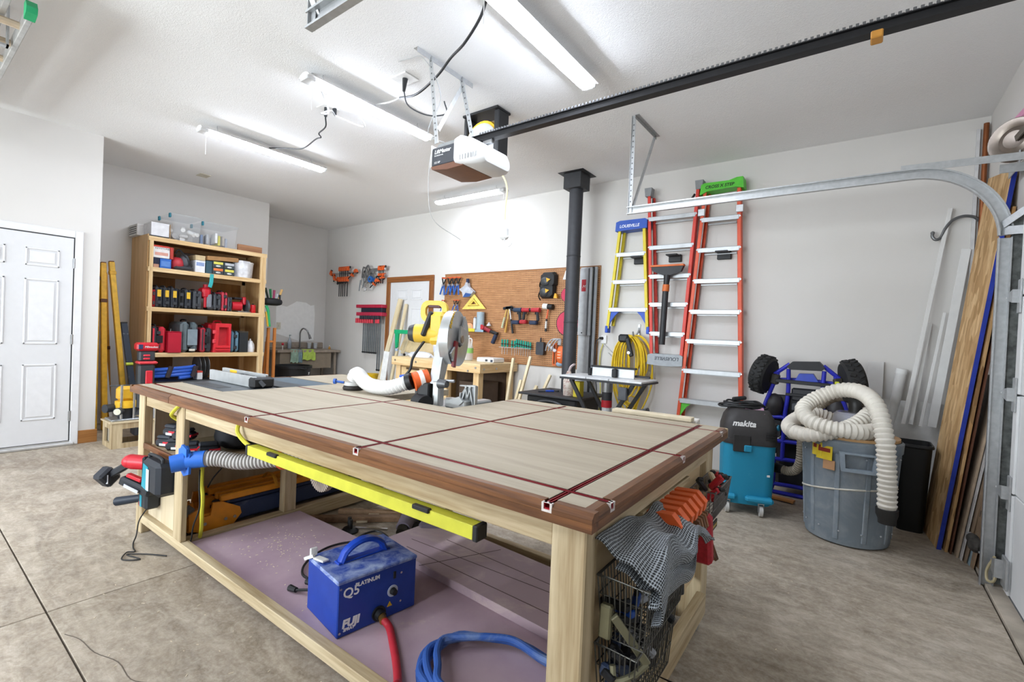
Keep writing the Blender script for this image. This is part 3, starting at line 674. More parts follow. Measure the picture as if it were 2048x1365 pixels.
# frame
lp('leg', M().box(-.126, -.032, .04, .105, 0, .841, .004), MAPLE['z'], tab)
lp('leg', M().box(-.126, -.032, 1.19, 1.29, 0.06, .841, .004), MAPLE['z'], tab)
lp('caster', M().cyl((-.1, 1.24, .03), (-.05, 1.24, .03), .03, n=14).box(-.11, -.04, 1.2, 1.28, .05, .062), P('#8c8a86', .5), tab)
lp('leg', M().box(-1.75, -1.66, 1.30, 1.38, 0, .841, .004), MAPLE['z'], tab)
lp('apron', M().box(-2.355, -.126, .045, .066, .766, .841, .002), MAPLE['x'], tab)
lp('apron', M().box(-.056, -.034, .105, 1.19, .772, .841, .002), MAPLE['y'], tab)
lp('apron', M().box(CX1, -.126, 1.26, 1.28, .766, .841, .002), MAPLE['x'], tab)
lp('cross_beam', M().box(-1.19, -1.13, .1, 1.26, .70, .841, .003), PINE['y'], tab)
lp('center_foot', M().box(-.60, -.53, 1.03, 1.10, .40, .766, .003), PINE['z'], tab)
lp('end_panel', M().box(-.075, -.06, .105, 1.19, .26, .772, .001), WOOD('#cdb184', '#e0c89e', 'y', .5), tab)
lp('side_rail', M().box(-.05, -.012, .105, 1.19, .11, .20, .003), MAPLE['y'], tab)
lp('bottom_rail', M().box(-2.945, -.126, .04, .085, .065, .113, .003), MAPLE['x'], tab)
lp('bottom_rail', M().box(-2.46, -2.40, .085, 1.38, .02, .10, .003), MAPLE['y'], tab)
lp('bottom_rail', M().box(-2.40, -.126, 1.22, 1.26, .04, .09, .003), MAPLE['x'], tab)
# ---- saw wing at the left end of the table
wing = lt('saw_cabinet', 'pale wood cabinet with table saw top at the left end of the table', 'cabinet', (-2.75, .7, 0))
for nm, r in (('leg', (-3.03, -2.94, .04, .085, 0, .841)), ('post', (-2.46, -2.36, .04, .07, .113, .841)), ('leg', (-3.03, -2.94, 1.34, 1.42, 0, .841)), ('post', (-2.46, -2.37, 1.3, 1.38, .0, .841)), ('post', (-2.46, -2.40, .62, .70, .10, .841))):
    lp(nm, M().box(*r, .004), MAPLE['z'], wing)
lp('apron', M().box(-2.94, -2.46, .05, .07, .765, .841, .002), MAPLE['x'], wing)
lp('edge_band', M().prism([(.0, .841), (.0, .873), (.012, ZT), (.033, ZT), (.033, .841)], -3.05, -2.458, 'yz'), WALNUT['x'], wing)
lp('edge_band', M().prism([(-3.06, .841), (-3.06, .873), (-3.05, ZT), (-3.03, ZT), (-3.03, .841)], .0, 1.44, 'xz'), WALNUT['y'], wing)
for r in ((-3.03, -2.456, .033, .1025), (-3.03, -2.456, .1235, .262), (-3.03, -2.456, .985, 1.44)): lp('top_panel', M().box(*r, .846, ZT, .0012), PLY, wing)
m = M().box(-3.03, -2.456, .1025, .1235, .868, .872).box(-3.03, -2.456, .1025, .1065, .872, ZT-.001).box(-3.03, -2.456, .1195, .1235, .872, ZT-.001); lp('t_track', m, TRK, wing)
lp('shelf', M().box(-2.94, -2.40, .05, 1.34, .515, .528, .001), MAPLE['y'], wing); lp('shelf_edge', M().box(-2.94, -2.46, .04, .055, .512, .545, .002), WALNUT['x'], wing)
lp('front_panel', M().box(-2.94, -2.46, .075, .09, .113, .512), WOOD('#c7b595', '#ddd0b6', 'z', .4), wing)
lp('side_panel', M().box(-3.03, -3.018, .12, 1.34, .113, .841), WOOD('#c7b595', '#ddd0b6', 'z', .4), wing)
lp('bottom_shelf', M().box(-2.94, -2.46, .09, 1.34, .06, .075), P('#8d7f74', .7, var=.2), wing)
# table saw set into the wing
IRON = P('#4b5258', .4, .5, .15, 30)
t = lt('table_saw', 'grey cast table saw top with aluminium rip fence', 'table saw', (-2.75, .62, .8))
lp('table_plate', M().box(-3.08, -2.456, .268, .58, .86, ZT, .002), IRON, t); lp('table_plate', M().box(-3.08, -2.456, .62, .78, .86, ZT, .002), IRON, t)
lp('extension_plate', M().box(-3.08, -2.456, .784, .975, .858, ZT-.002, .002), P('#5b6b76', .45, .3), t)
lp('blade_insert', M().box(-2.95, -2.62, .30, .38, .87, ZT+.001), P('#2c2e31', .5), t); lp('miter_slot', M().box(-3.08, -2.456, .58, .62, .85, .875), P('#2a2b2d', .5), t)
fe = lp('rip_fence', M().box(-3.12, -2.50, .455, .475, ZT+.001, .955, .003).box(-3.12, -2.52, .535, .555, ZT+.005, .965, .003).box(-3.1, -2.55, .475, .535, .92, .93), P('#b7babb', .35, .6), t)
lp('fence_head', M().box(-2.54, -2.47, .44, .57, ZT+.002, .95, .01), BLACK, fe); lp('fence_lever', M().cyl((-2.475, .48, .93), (-2.455, .5, .90), .012, n=10), DKGREY, fe); lp('fence_label', M().box(-3.0, -2.9, .5345, .5355, .935, .96), YEL, fe)
lp('fence_clip', M().bar((-2.95, .505, .93), (-2.75, .505, .945), .02, .015, .004), BLACK, fe)
lp('cabinet_body', M().box(-2.93, -2.52, .45, .95, .53, .86, .02), P('#55585b', .5), t)

# ---- batteries on the wing shelf
def battery(i, loc, rz, label):
    t = lt('battery_pack', label, 'battery', loc, rz, 'tool batteries on the saw cabinet shelf')
    part('case', M().box(-.055, .055, -.037, .037, .0, .045, .012), P('#23262c', .5), t, W=False)
    part('rail_top', M().box(-.05, .045, -.03, .03, .045, .066, .008), P('#30343b', .5), t, W=False)
    part('release_tab', M().prism([(-.045, .046), (-.058, .035), (-.058, .018), (-.03, .05)], -.02, .02), RED, t, W=False); part('red_band', M().box(.0, .056, -.0375, .0375, .02, .034, .002), RED, t, W=False)
    part('label_plate', M().box(-.02, .03, -.0385, -.036, .008, .022), P('#d5d8dc', .4), t, W=False)
L3 = ['nearest the left leg', 'in the middle', 'by the second post']
for i in range(3): battery(i, (-2.84+.13*i, .13+.01*i, .528), .5+.3*i, 'black red-banded battery on the lower layer, '+L3[i])
for i in range(2): battery(i, (-2.80+.15*i, .15, .595), .3+.4*i, 'black red-banded battery on the upper layer, '+('at left' if i == 0 else 'at right'))
battery(7, (-2.50, .22, .528), 1.2, 'dark battery half hidden behind the second post')
# ---- chargers and tools on the front panel of the wing
def vis(m): return m
t = lt('impact_driver', 'red cordless driver hung by its head on the cabinet front', 'power tool', (-2.83, .0, .40))
lp('body', M().cyl((-2.86, -.03, .46), (-2.70, .075, .455), .042, .036, 14).ell((-2.87, -.035, .462), (.045, .045, .04)), RED, t)
lp('handle', M().bar((-2.90, -.035, .44), (-2.99, -.10, .37), .036, .04, .008), P('#23262c', .5), t)
lp('battery_foot', M().bar((-2.99, -.14, .40), (-3.01, -.08, .325), .07, .085, .012), P('#2a2d35', .5), t); lp('foot_label', M().cb((-2.975, -.125, .355), (.04, .004, .05), 0, .5), P('#cfd3dd', .4), t)
t = lt('battery_charger', 'small black and red battery charger below the driver', 'charger', (-2.8, .03, .3))
lp('case', M().bar((-2.90, -.06, .36), (-2.72, .03, .30), .07, .05, .012), P('#23262c', .5), t); lp('red_slot', M().bar((-2.86, -.05, .39), (-2.78, -.005, .362), .03, .02, .004), RED, t); lp('label_plate', M().bar((-2.84, -.074, .338), (-2.75, -.035, .31), .004, .018), P('#c4c8d4', .4), t)
t = lt('rapid_charger', 'large dark teal-labelled charger beside the second post', 'charger', (-2.58, .03, .29))
lp('case', M().box(-2.70, -2.475, -.035, .074, .335, .515, .02), P('#262b33', .5), t); lp('cover', M().box(-2.72, -2.70, -.03, .07, .35, .515, .008), P('#1d2127', .5), t); lp('teal_panel', M().prism([(-2.69, .36), (-2.60, .35), (-2.60, .48), (-2.67, .49)], -.0375, -.0345), P('#1f8fa3', .4), t, label='teal label panel')
lp('rating_label', M().box(-2.62, -2.58, -.0385, -.0375, .355, .47), P('#d9dee2', .4), t); lp('carry_handle', M().tube(spline([(-2.69, .0, .512), (-2.68, .0, .532), (-2.52, .0, .535), (-2.5, .0, .512)], 6), .009, 8), P('#1d2127', .5), t)
t = lt('compact_charger', 'small dark charger with barrel battery low on the cabinet front', 'charger', (-2.8, .03, .2))
lp('case', M().box(-2.87, -2.745, .0, .074, .195, .295, .012), P('#2b3036', .5), t); lp('teal_label', M().box(-2.83, -2.80, -.002, .0, .205, .27), P('#1f8fa3', .4), t); lp('red_label', M().box(-2.84, -2.832, -.002, .0, .205, .23), RED, t)
lp('barrel_battery', M().cyl((-3.0, -.06, .205), (-2.86, .02, .24), .026, .022, 12), P('#1f2836', .5), t)
cord('charger_cord', [tuple(TT @ Vector(p)) for p in ((-2.80, .03, .195), (-2.83, .0, .12), (-2.80, -.02, .05), (-2.81, -.03, .006), (-2.74, -.05, .006), (-2.68, -.06, .006), (-2.7, -.09, .006), (-2.62, -.13, .006), (-2.56, -.07, .006), (-2.66, -.1, .01), (-2.6, -.03, .006), (-2.5, .03, .006))], .0035, BLACK, 'thin black charger cord looped on the concrete by the left leg')
# ---- yellow power strip under the apron and its cord
YST = P('#c6c43c', .5)
t = lt('power_strip', 'long yellow metal power strip under the table apron', 'power strip', (-1, .03, .71))
lp('channel', M().box(-1.635, -.36, .02, .062, .717, .757, .002), YST, t)
for x0 in (-.355, -1.637): lp('end_cap', M().box(x0-.006, x0+.012, .018, .064, .715, .759, .003), BLACK, t)
for x in (-1.42, -.56): lp('mount_clip', M().box(x-.035, x+.035, .012, .03, .748, .762, .003), BLACK, t)
cord('extension_cord', [tuple(TT @ Vector(p)) for p in ((-1.637, .04, .745), (-1.68, .03, .765), (-1.72, .02, .80), (-1.735, .03, .835))], .009, P('#cfc93a', .5), 'yellow cord rising from the left end of the power strip')
cord('extension_cord', [tuple(TT @ Vector(p)) for p in ((-2.39, .03, .838), (-2.44, .02, .80), (-2.48, .025, .77), (-2.48, .06, .74))], .009, P('#cfc93a', .5), 'yellow cord looped over the top of the second post')
cord('extension_cord', [tuple(TT @ Vector(p)) for p in ((-2.345, .13, .52), (-2.35, .13, .42), (-2.33, .13, .34), (-2.335, .13, .25), (-2.36, .14, .17), (-2.4, .15, .1))], .010, P('#cfc93a', .5), 'yellow cord hanging down the inner side of the second post')
# ---- blue dust port and clear hose
t = lt('dust_port', 'blue plastic blast gate with clear ribbed hose on the second post', 'dust port', (-2.42, .02, .5))
BP = P('#2f6fd0', .4)
lp('flange', M().prism([(-2.385, .52), (-2.31, .48), (-2.25, .50), (-2.24, .60), (-2.29, .64), (-2.38, .61)], .028, .039), BP, t)
lp('gate_plate', M().prism([(-2.34, .60), (-2.31, .645), (-2.25, .63), (-2.25, .59)], .016, .028), BP, t)
lp('spigot', M().cyl((-2.295, .028, .56), (-2.315, -.03, .55), .045, .043, 20), BP, t); lp('elbow', M().cyl((-2.285, .039, .565), (-2.23, .10, .572), .044, .042, 18), BP, t)
lp('clear_hose', M().hose([(-2.245, .09, .572), (-2.19, .15, .57), (-2.1, .21, .56), (-1.98, .30, .575), (-1.86, .42, .59), (-1.75, .6, .6)], .042, .018, .16, 16), GLASS('#c9c6c2', .75, .3), t)
lp('hose_clamp', M().tube([TT.inverted() @ (TT @ Vector((-1.93, .36+.05*math.cos(a*PI/9), .583+.05*math.sin(a*PI/9)))) for a in range(18)], .012, 6, closed=True), ORANGE, t)
# ---- folded sawhorses in the wing
def sawhorse(x, label, seed):
    t = lt('folding_sawhorse', label, 'sawhorse', (x, .7, .076), 0, 'folded sawhorses under the saw cabinet')
    NV = mk_dusty('#2a3858', '#8d97a4', .58, .85); OG = P('#eb9a2c', .45)
    part('beam', M().box(-.06, .06, -.42, .58, .02, .12, .012).box(-.035, .035, -.42, .58, .12, .145, .006), NV, t, W=False)
    part('end_bracket', M().prism([(-.57, .03), (-.5, .0), (-.34, .0), (-.29, .06), (-.30, .10), (-.40, .155), (-.45, .16), (-.46, .09), (-.50, .09), (-.51, .15), (-.57, .12)], -.064, -.05, 'yz'), OG, t, W=False)
    part('end_bracket', M().prism([(-.57, .03), (-.5, .0), (-.34, .0), (-.29, .06), (-.30, .10), (-.40, .155), (-.45, .16), (-.46, .09), (-.50, .09), (-.51, .15), (-.57, .12)], .05, .064, 'yz'), OG, t, W=False)
    part('bracket_block', M().box(-.05, .05, -.57, -.42, .01, .10, .008), OG, t, W=False); part('foot_pad', M().cb((0, -.56, .12), (.07, .07, .02), .004, RX(.7)), P('#8f8f93', .6), t, W=False)
    for s in (-.03, .03): part('folded_leg', M().box(s-.018, s+.018, -.40, .56, .147, .185, .006), OG, t, W=False)
    for y in (-.49, -.38, -.33): part('bolt', M().cyl((.064, y, .05), (.070, y, .05), .009, n=8), STEEL, t, W=False)
    return t
sawhorse(-2.56, 'orange and navy folded sawhorse nearest the open bay', 0); sawhorse(-2.72, 'orange and navy folded sawhorse behind the nearer one', 1)
for i, y in enumerate((.62, .74)):
    lsolo('nylon_strap', M().tube(spline([(-2.66, y, .27), (-2.62, y, .31), (-2.54, y, .31), (-2.49, y, .25)], 6), .012, 6, flat=.3), P('#d9962c', .5), 'orange strap hoop over the sawhorses, '+('nearer one' if i == 0 else 'further one'), 'strap')
cord('black_wire', [tuple(TT @ Vector(p)) for p in ((-2.30, .1, .50), (-2.30, .1, .40), (-2.29, .1, .30), (-2.33, .09, .2), (-2.345, .088, .13), (-2.36, .088, .10))], .004, BLACK, 'thin black wire hanging in front of the sawhorse brackets')
cord('black_wire', [tuple(TT @ Vector(p)) for p in ((-2.35, .16, .38), (-2.38, .2, .42), (-2.40, .25, .46))], .004, BLACK, 'short stiff black wire behind the second post')

# ---- foam boards and things on the floor inside the table frame
lsolo('foam_board', M().box(-2.39, -.13, .09, .72, .05, .09, .003), FOAM, 'large thin mauve foam board lying inside the table frame', 'foam board')
f2 = M().box(-.86, .55, -.215, .215, 0, .04, .003).xf(T(-.72, .86, .0905) @ RZ(math.radians(-4)))
fb = lsolo('foam_board', f2, mk_dusty('#a8929a', '#e0cdbd', .5, .9, 3.), 'thick mauve foam board with scored lines under the table', 'foam board')
for k, (a, b) in enumerate((((-.7, -.1), (.4, -.14)), ((-.75, -.02), (.45, .02)), ((-.6, .1), (.5, .05)), ((-.5, -.2), (-.3, .2)))):
    part('score_line', M().bar(TT @ T(-.72, .86, .1308) @ Vector((*a, 0)), TT @ T(-.72, .86, .1308) @ Vector((*b, 0)), .004, .0008), P('#5d4a4a', .8), fb)
sd = random.Random(3)
m = M()
for k in range(170):
    cx, cy = (-2.05+sd.gauss(0, .12), .42+sd.gauss(0, .09)) if k < 90 else (sd.uniform(-2.3, -1.3), sd.uniform(.12, .7))
    a = sd.uniform(0, 6.28); l = sd.uniform(.003, .012)
    m.cb((cx, cy, .0912), (l, .003, .0012), 0, a)
lsolo('wood_shavings', m, P('#e8d9bf', .8), 'pale wood shavings scattered over the foam board', 'shavings', kind='stuff')
m = M()
for k in range(120):
    m.cb((sd.uniform(-2.6, .3), sd.uniform(-.4, 2.2) if k % 3 else sd.uniform(-.4, 0), .001), (sd.uniform(.004, .016), .003, .0015), 0, sd.uniform(0, 6.28))
lsolo('wood_shavings', m, P('#dccfb8', .8), 'tiny pale shavings strewn on the concrete floor', 'shavings', kind='stuff')
# spray turbine
BX = TT @ T(-1.20, .313, .0905) @ RZ(math.radians(-9))
t = thing('spray_turbine', 'blue sprayer turbine box with handle on the foam board', 'spray turbine', mt=BX)
BB = P('#1d3f9c', .4, var=.04)
part('case', M().box(-.14, .14, -.175, .175, .0, .216, .004), BB, t, W=False)
part('lid', M().box(-.143, .143, -.178, .178, .205, .221, .004), mk_dusty('#2347a3', '#a9b8d6', .38, .66, 14.), t, W=False, label='dusty blue lid')
hp = [(0, -.10+.20*i/12, .222+.07*math.sin(PI*i/12)**.5) for i in range(13)]
part('handle', M().tube(hp, .014, 8, flat=1.6), P('#1f49b8', .35), t, W=False); part('handle_base', M().box(-.02, .02, -.12, .12, .221, .229, .003), P('#1f49b8', .35), t, W=False)
part('gun_holder', M().bar((-.10, -.16, .225), (-.03, -.15, .232), .03, .008, .002).bar((-.10, -.17, .235), (-.14, -.19, .215), .012, .012).cb((-.115, -.165, .245), (.012, .03, .035), .003), WHITE, t, W=False)
W_ = P('#eef0f4', .5)
ux = BX.to_3x3() @ Vector((0, 1, 0)); uz = Vector((0, 0, 1))
def on(y, z, e=.1408): return BX @ Vector((e, y, z))
text('lettering', 'Q5', .052, on(-.155, .15), ux, uz, W_, t, bold=.0008); text('lettering', 'PLATINUM', .022, on(-.105, .178), ux, uz, W_, t, bold=.0008)
text('lettering', 'FUJI', .042, on(-.155, .035), ux, uz, W_, t, shear=.15, bold=.0022); text('lettering', 'SPRAY', .016, on(-.15, .02), ux, uz, W_, t, shear=.15, bold=.0008)
part('power_switch', M().box(.14, .146, .062, .074, .155, .185, .002), BLACK, t, W=False)
kn = part('speed_dial', M().cyl((.14, .062, .105), (.142, .062, .105), .024, n=20), P('#c9d2e6', .5), t, W=False); part('knob', M().cyl((0, 0, 0), (.02, 0, 0), .015, .012, 16), BLACK, kn, W=False)
for y, z in ((-.165, .19), (-.165, .02), (.1, .17), (.1, .05)): part('screw', M().cyl((.1405, y, z), (.143, y, z), .005, n=8), CHROME, t, W=False)
part('hose_port', M().cyl((.14, -.0, .035), (.148, -.0, .035), .03, n=20).cyl((.148, 0, .035), (.17, .0, .033), .022, .02, 16), BLACK, t, W=False)
part('warning_label', M().prism([(.038, .045), (.062, .045), (.05, .066)], .1402, .1412, 'yz'), YEL, t, W=False)
part('hose_collar', M().cyl((.168, 0, .033), (.195, -.008, .03), .016, n=12), P('#b38a4a', .3, .8), t, W=False)
part('power_cord', M().tube(spline([(-.142, -.05, .06), (-.25, -.06, .02), (-.40, -.09, .01), (-.52, -.02, .01), (-.6, .12, .01), (-.55, .25, .02), (-.40, .30, .03), (-.3, .25, .01), (-.38, .14, .012), (-.5, .22, .03), (-.62, .32, .012), (-.62, .42, .01), (-.48, .42, .01), (-.32, .32, .01)], 8), .006, 7), BLACK, t, W=False)
for a, b in (((-.142, -.09, .07), (-.23, -.11, .045)), ((-.142, -.1, .05), (-.27, -.17, .02))):
    part('cord_plug', M().tube(spline([a, tuple((q+w)/2 for q, w in zip(a, b)), b], 5), .006, 7).cyl(b, (b[0]-.045, b[1]-.01, b[2]-.005), .011, .015, 10), BLACK, t, W=False)
cord('air_hose', [tuple(BX @ Vector((.185, -.004, .032)))]+[tuple(TT @ Vector(p)) for p in ((-.98, .28, .105), (-.9, .23, .104), (-.81, .17, .104), (-.72, .10, .112), (-.69, .06, .125), (-.62, -.03, .06), (-.56, -.1, .018))], .0145, P('#b02633', .55), 'red air hose leaving the sprayer turbine', n=12)
# coil of blue air hose
BH = mk_dusty('#2a549f', '#8fa2bd', .5, .8, 6.)
m = M(); cx, cy = -.44, .30
pts = []
for i in range(3*16+6):
    a = math.radians(150+22.5*i); rr = (.33-.02*(i/16)+.02*math.sin(i*1.7), .27-.018*(i/16)+.015*math.cos(i*2.3))
    pts.append((cx+rr[0]*math.cos(a), cy+rr[1]*math.sin(a)*.8, .107+.013*(i/16)+.004*math.sin(i)))
pts = [(max(-.76, min(-.14, x)), max(.1, y), z) for x, y, z in pts]
lsolo('air_hose', M().tube(spline(pts, 4), .0135, 10), BH, 'coiled blue air hose on the foam behind the front leg', 'hose')
# floor under the table: loose strips, hold-down and sander
lsolo('wood_strip', M().bar((-2.38, .78, .02), (-1.95, 1.18, .02), .05, .035, .002), WOOD('#6d5440', '#8f7258', 'x'), 'brown wood strip on the floor beside the foam', 'wood strip')
lsolo('wood_strip', M().bar((-2.36, .99, .016), (-2.0, 1.27, .016), .035, .03, .002), WOOD('#7d614a', '#a3866a', 'x'), 'second brown wood strip further under the table', 'wood strip')
for i, (x, y) in enumerate(((-2.30, 1.10), (-2.15, 1.12), (-2.12, 1.0))): lsolo('wood_offcut', M().cb((x, y, .008), (.07, .04, .014), .002, .6+.2*i), P('#d8c9b0', .7), 'small pale offcut on the floor under the table, %s of three' % ('leftmost', 'middle', 'rightmost')[i], 'wood offcut')
t = lt('hold_down', 'black hold-down foot with silver bar on the floor under the table', 'clamp', (-2.0, .9, 0))
lp('foot', M().lathe([(.0, 0), (.05, 0), (.055, .01), (.04, .028), (.018, .035), (0, .036)], (-2.05, .86, 0), 20), BLACK, t); lp('post', M().cyl((-2.07, .87, .03), (-2.07, .87, .085), .012, n=10).cyl((-2.03, .85, .03), (-2.03, .85, .085), .012, n=10), BLACK, t)
lp('bar', M().bar((-2.03, .88, .025), (-1.86, 1.0, .025), .018, .012, .002), CHROME, t)
t = lt('angle_grinder', 'grey grinder with dark barrel lying under the table', 'power tool', (-1.75, 1.05, 0))
lp('motor', M().cyl((-1.80, 1.14, .12), (-1.72, 1.0, .07), .05, .045, 14), P('#6d6470', .5), t); lp('nose', M().cyl((-1.72, 1.0, .07), (-1.70, .97, .055), .036, .034, 14), P('#39352f', .3, .6), t); lp('stand', M().box(-1.86, -1.74, 1.10, 1.2, .0, .08, .01), DKGREY, t)
t = lt('belt_sander', 'navy handled power tool on its side behind the sprayer', 'power tool', (-1.6, 1.05, 0))
lp('body', M().bar((-1.58, 1.0, .09), (-1.44, 1.13, .12), .11, .10, .02), P('#5d5560', .6), t); lp('handle', M().cyl((-1.69, .92, .045), (-1.56, 1.0, .085), .018, .024, 10), P('#1c2440', .45), t); lp('base', M().box(-1.53, -1.42, 1.02, 1.2, .0, .1, .008), BLACK, t); lp('dust_cup', M().cyl((-1.42, 1.1, .05), (-1.39, 1.11, .05), .04, n=14), GLASS('#9a938c', .6, .3), t)
t = lt('pleated_filter', 'round pleated filter disc hanging below the apron', 'filter', (-2.0, .6, .33))
fm = M(); n = 72; R = []
for e_ in (-.018, .018):
    R.append([(-2.0+(.108 if i % 2 else .1)*math.cos(2*PI*i/n), .62+e_, .435+(.108 if i % 2 else .1)*math.sin(2*PI*i/n)) for i in range(n)])
lp('pleats', fm.loft(R), P('#b7a99c', .7), t); lp('hub', M().cyl((-2.0, .59, .435), (-2.0, .60, .435), .045, n=20), BLACK, t)
for i in range(36):
    a = 2*PI*i/36; lp('pleat_line', M().bar((-2.0+.045*math.cos(a), .6015, .435+.045*math.sin(a)), (-2.0+.102*math.cos(a), .6015, .435+.102*math.sin(a)), .002, .003, up=(0, 1, 0)), P('#6f625a', .8), t)
t = lt('tool_bag', 'black tool bag on the upper shelf inside the cabinet', 'tool bag', (-2.6, .5, .53))
lp('bag', M().ell((-2.55, .42, .60), (.13, .14, .075), e=.7), P('#222327', .8), t); lp('handle', M().tube(spline([(-2.6, .36, .66), (-2.56, .38, .70), (-2.5, .42, .66)], 5), .008, 6), P('#34363a', .7), t)
# ================================================================ tall pine shelving unit on the left and what it holds
SX0, SX1, SY0, SY1 = -7.335, -6.72, 1.88, 3.245; SHZ = (2.26, 1.90, 1.43, .886, .40)
sh = thing('shelving_unit', 'tall pine shelving unit packed with tool cases', 'shelf', (-7.03, 2.56, 0))
part('side_panel', M().box(SX0, SX1-.04, SY0, SY0+.012, 0, 2.285), WOOD('#b48a54', '#d8b27e', 'z', .6), sh)
part('side_panel', M().box(SX0, SX1-.04, SY1-.012, SY1, 0, 2.26), WOOD('#b48a54', '#d8b27e', 'z', .6), sh)
part('back_panel', M().box(SX0, SX0+.008, 2.05, 2.35, 0, 2.24), WOOD('#8a6030', '#a97b44', 'z', .6), sh); part('back_panel', M().box(SX0, SX0+.008, 2.75, SY1-.02, 0, 2.24), WOOD('#8a6030', '#a97b44', 'z', .6), sh)
for y0, y1 in ((SY0+.012, SY0+.05), (SY1-.08, SY1-.012)):
    part('post', M().box(SX1-.04, SX1, y0, y1, 0, 2.21, .003), PINE['z'], sh); part('post', M().box(SX0+.01, SX0+.05, y0, y1, 0, 2.21, .003), PINE['z'], sh)
for z in SHZ:
    part('shelf_board', M().box(SX0, SX1-.038, SY0+.012, SY1-.012, z-.014, z), WOOD('#a97d46', '#cda06a', 'y', .5), sh)
    part('front_rail', M().box(SX1-.038, SX1, SY0+.0, SY1, z-.052, z-.0, .003), PINE['y'], sh)
    part('back_rail', M().box(SX0+.01, SX0+.05, SY0+.03, SY1-.03, z-.07, z-.014, .003), PINE['y'], sh)
part('tape_tail', M().tube(spline([(SX1+.002, 2.555, 1.895), (SX1+.006, 2.55, 1.83), (SX1+.01, 2.545, 1.78), (SX1+.01, 2.53, 1.725)], 5), .022, 6, flat=.08), P('#2fa7a8', .5), sh, label='teal tape tail')
def carton(name, label, y0, y1, z0, z1, col, x0=-7.1, x1=-6.75, flap=None, lab=None, mt=None, txt=None, group=None):
    t = thing(name, label, 'box', ((x0+x1)/2, (y0+y1)/2, z0), 0, group)
    part('carton_body', M().box(x0, x1, y0, y1, z0, z1, .003), P(col, .7), t)
    part('carton_lid', M().box(x0-.001, x1+.001, y0-.001, y1+.001, z1-.02, z1+.001, .002), P(flap or col, .7), t)
    if lab: part('print_panel', M().box(x1, x1+.0012, y0+.1*(y1-y0), y1-.1*(y1-y0), z0+lab[0]*(z1-z0), z0+lab[1]*(z1-z0)), P(lab[2], .6), t)
    if txt: text('lettering', txt[0], txt[1], (x1+.0014, y0+.1*(y1-y0), z0+txt[2]*(z1-z0)), (0, 1, 0), (0, 0, 1), P(txt[3], .6), t)
    return t
def tool_case(label, y0, y1, z0, h, col, col2=None, lab=None, d=.36, x1=-6.745, b=.016, group='tool cases on the shelving unit', ribs=2, win=None):
    """moulded tool case standing on its edge: two shells, seam, latches, carry handle"""
    t = thing('tool_case', label, 'tool case', (x1-d/2, (y0+y1)/2, z0), 0, group); ym = (y0+y1)/2; w = y1-y0
    part('shell', M().box(x1-d, x1, y0, ym-.0015, z0, z0+h*.94, b), P(col, .45), t); part('shell', M().box(x1-d+.004, x1-.004, ym+.0015, y1, z0, z0+h*.94, b), P(col2 or col, .45), t)
    part('seam', M().box(x1-d+.012, x1-.009, ym-.002, ym+.002, z0+.01, z0+h*.93), BLACK, t)
    part('carry_handle', M().tube(spline([(x1-d*.7, ym, z0+h*.92), (x1-d*.66, ym, z0+h), (x1-d*.34, ym, z0+h), (x1-d*.3, ym, z0+h*.92)], 5), .009, 7), P('#2b2d31', .5), t)
    for q in (.22, .72): part('latch', M().box(x1-.004, x1+.006, ym-min(.02, w*.3), ym+min(.02, w*.3), z0+h*q-.02, z0+h*q+.02, .003), P('#33363b', .5), t)
    for k in range(ribs): part('rib', M().box(x1-d+.03, x1+.003, y0+w*(.12+.62*k), y0+w*(.24+.62*k), z0+.03, z0+h*.88, .003), P(col2 or col, .5), t)
    if lab: part('label_plate', M().box(x1+.003, x1+.0075, y0+w*.18, y0+w*.68, z0+h*.48, z0+h*.80, .001), P(lab, .5), t)
    if win: part('window', M().box(x1-.001, x1+.004, y0+w*.35, y0+w*.8, z0+h*.35, z0+h*.62, .002), P(win, .4), t)
    return t
# --- top of the unit
t = carton('open_carton', 'white open carton with kraft flap on top of the shelves', 1.905, 2.085, 2.262, 2.43, '#e4e4e6', x0=-7.0, x1=-6.74)
part('open_flap', M().bar((-6.74, 2.09, 2.28), (-6.74, 2.115, 2.45), .004, .001).box(-6.95, -6.73, 2.088, 2.094, 2.27, 2.43), P('#a98a66', .8), t); part('tray', M().box(-7.0, -6.73, 1.9, 2.085, 2.262, 2.275, .003), BLACK, t)
t = carton('label_box', 'printed white carton at the left end above the side panel', 1.84, 1.9, 2.286, 2.42, '#d9d6d2', x0=-7.3, x1=-7.0)
for k in range(4): part('print_line', M().box(-7.28, -7.03, 1.8385, 1.84, 2.31+.025*k, 2.32+.025*k), P('#4a4a4c', .7), t)
def clear_bin(label, y0, y1, z1, stuff):
    t = thing('storage_bin', label, 'storage bin', (-6.98, (y0+y1)/2, 2.262), 0, 'clear bins on top of the shelves'); CL = GLASS('#e9eef2', .13, .2)
    x0, x1 = -7.22, -6.74; z0 = 2.263; k = .025
    R = lambda a, z: [(x, y, z) for x, y in rrect(x0+a, x1-a, y0+a, y1-a, .03, 3)]
    part('tub', M().loft([R(k, z0), R(.004, z1-.03), R(0, z1-.028), R(0, z1-.02)], cap=False).loft([R(k, z0), R(k, z0+.003)]), CL, t)
    part('lid', M().loft([R(-.004, z1-.02), R(-.006, z1-.008), R(.01, z1)]), GLASS('#dfe9ef', .22, .2), t)
    for y in (y0+.03, y0+.13): part('latch', M().box(x1-.09 if y > y0+.05 else x0+.02, x1-.05 if y > y0+.05 else x0+.07, y0-.012, y0+.008, z1-.05, z1+.002, .004), P('#1f7f94', .45), t)
    return t
clear_bin('clear bin of white fittings with teal latches, left of two', 2.11, 2.44, 2.585, 0)
clear_bin('clear bin of blue and grey packets, right of two', 2.465, 2.87, 2.56, 1)
sd = random.Random(11)
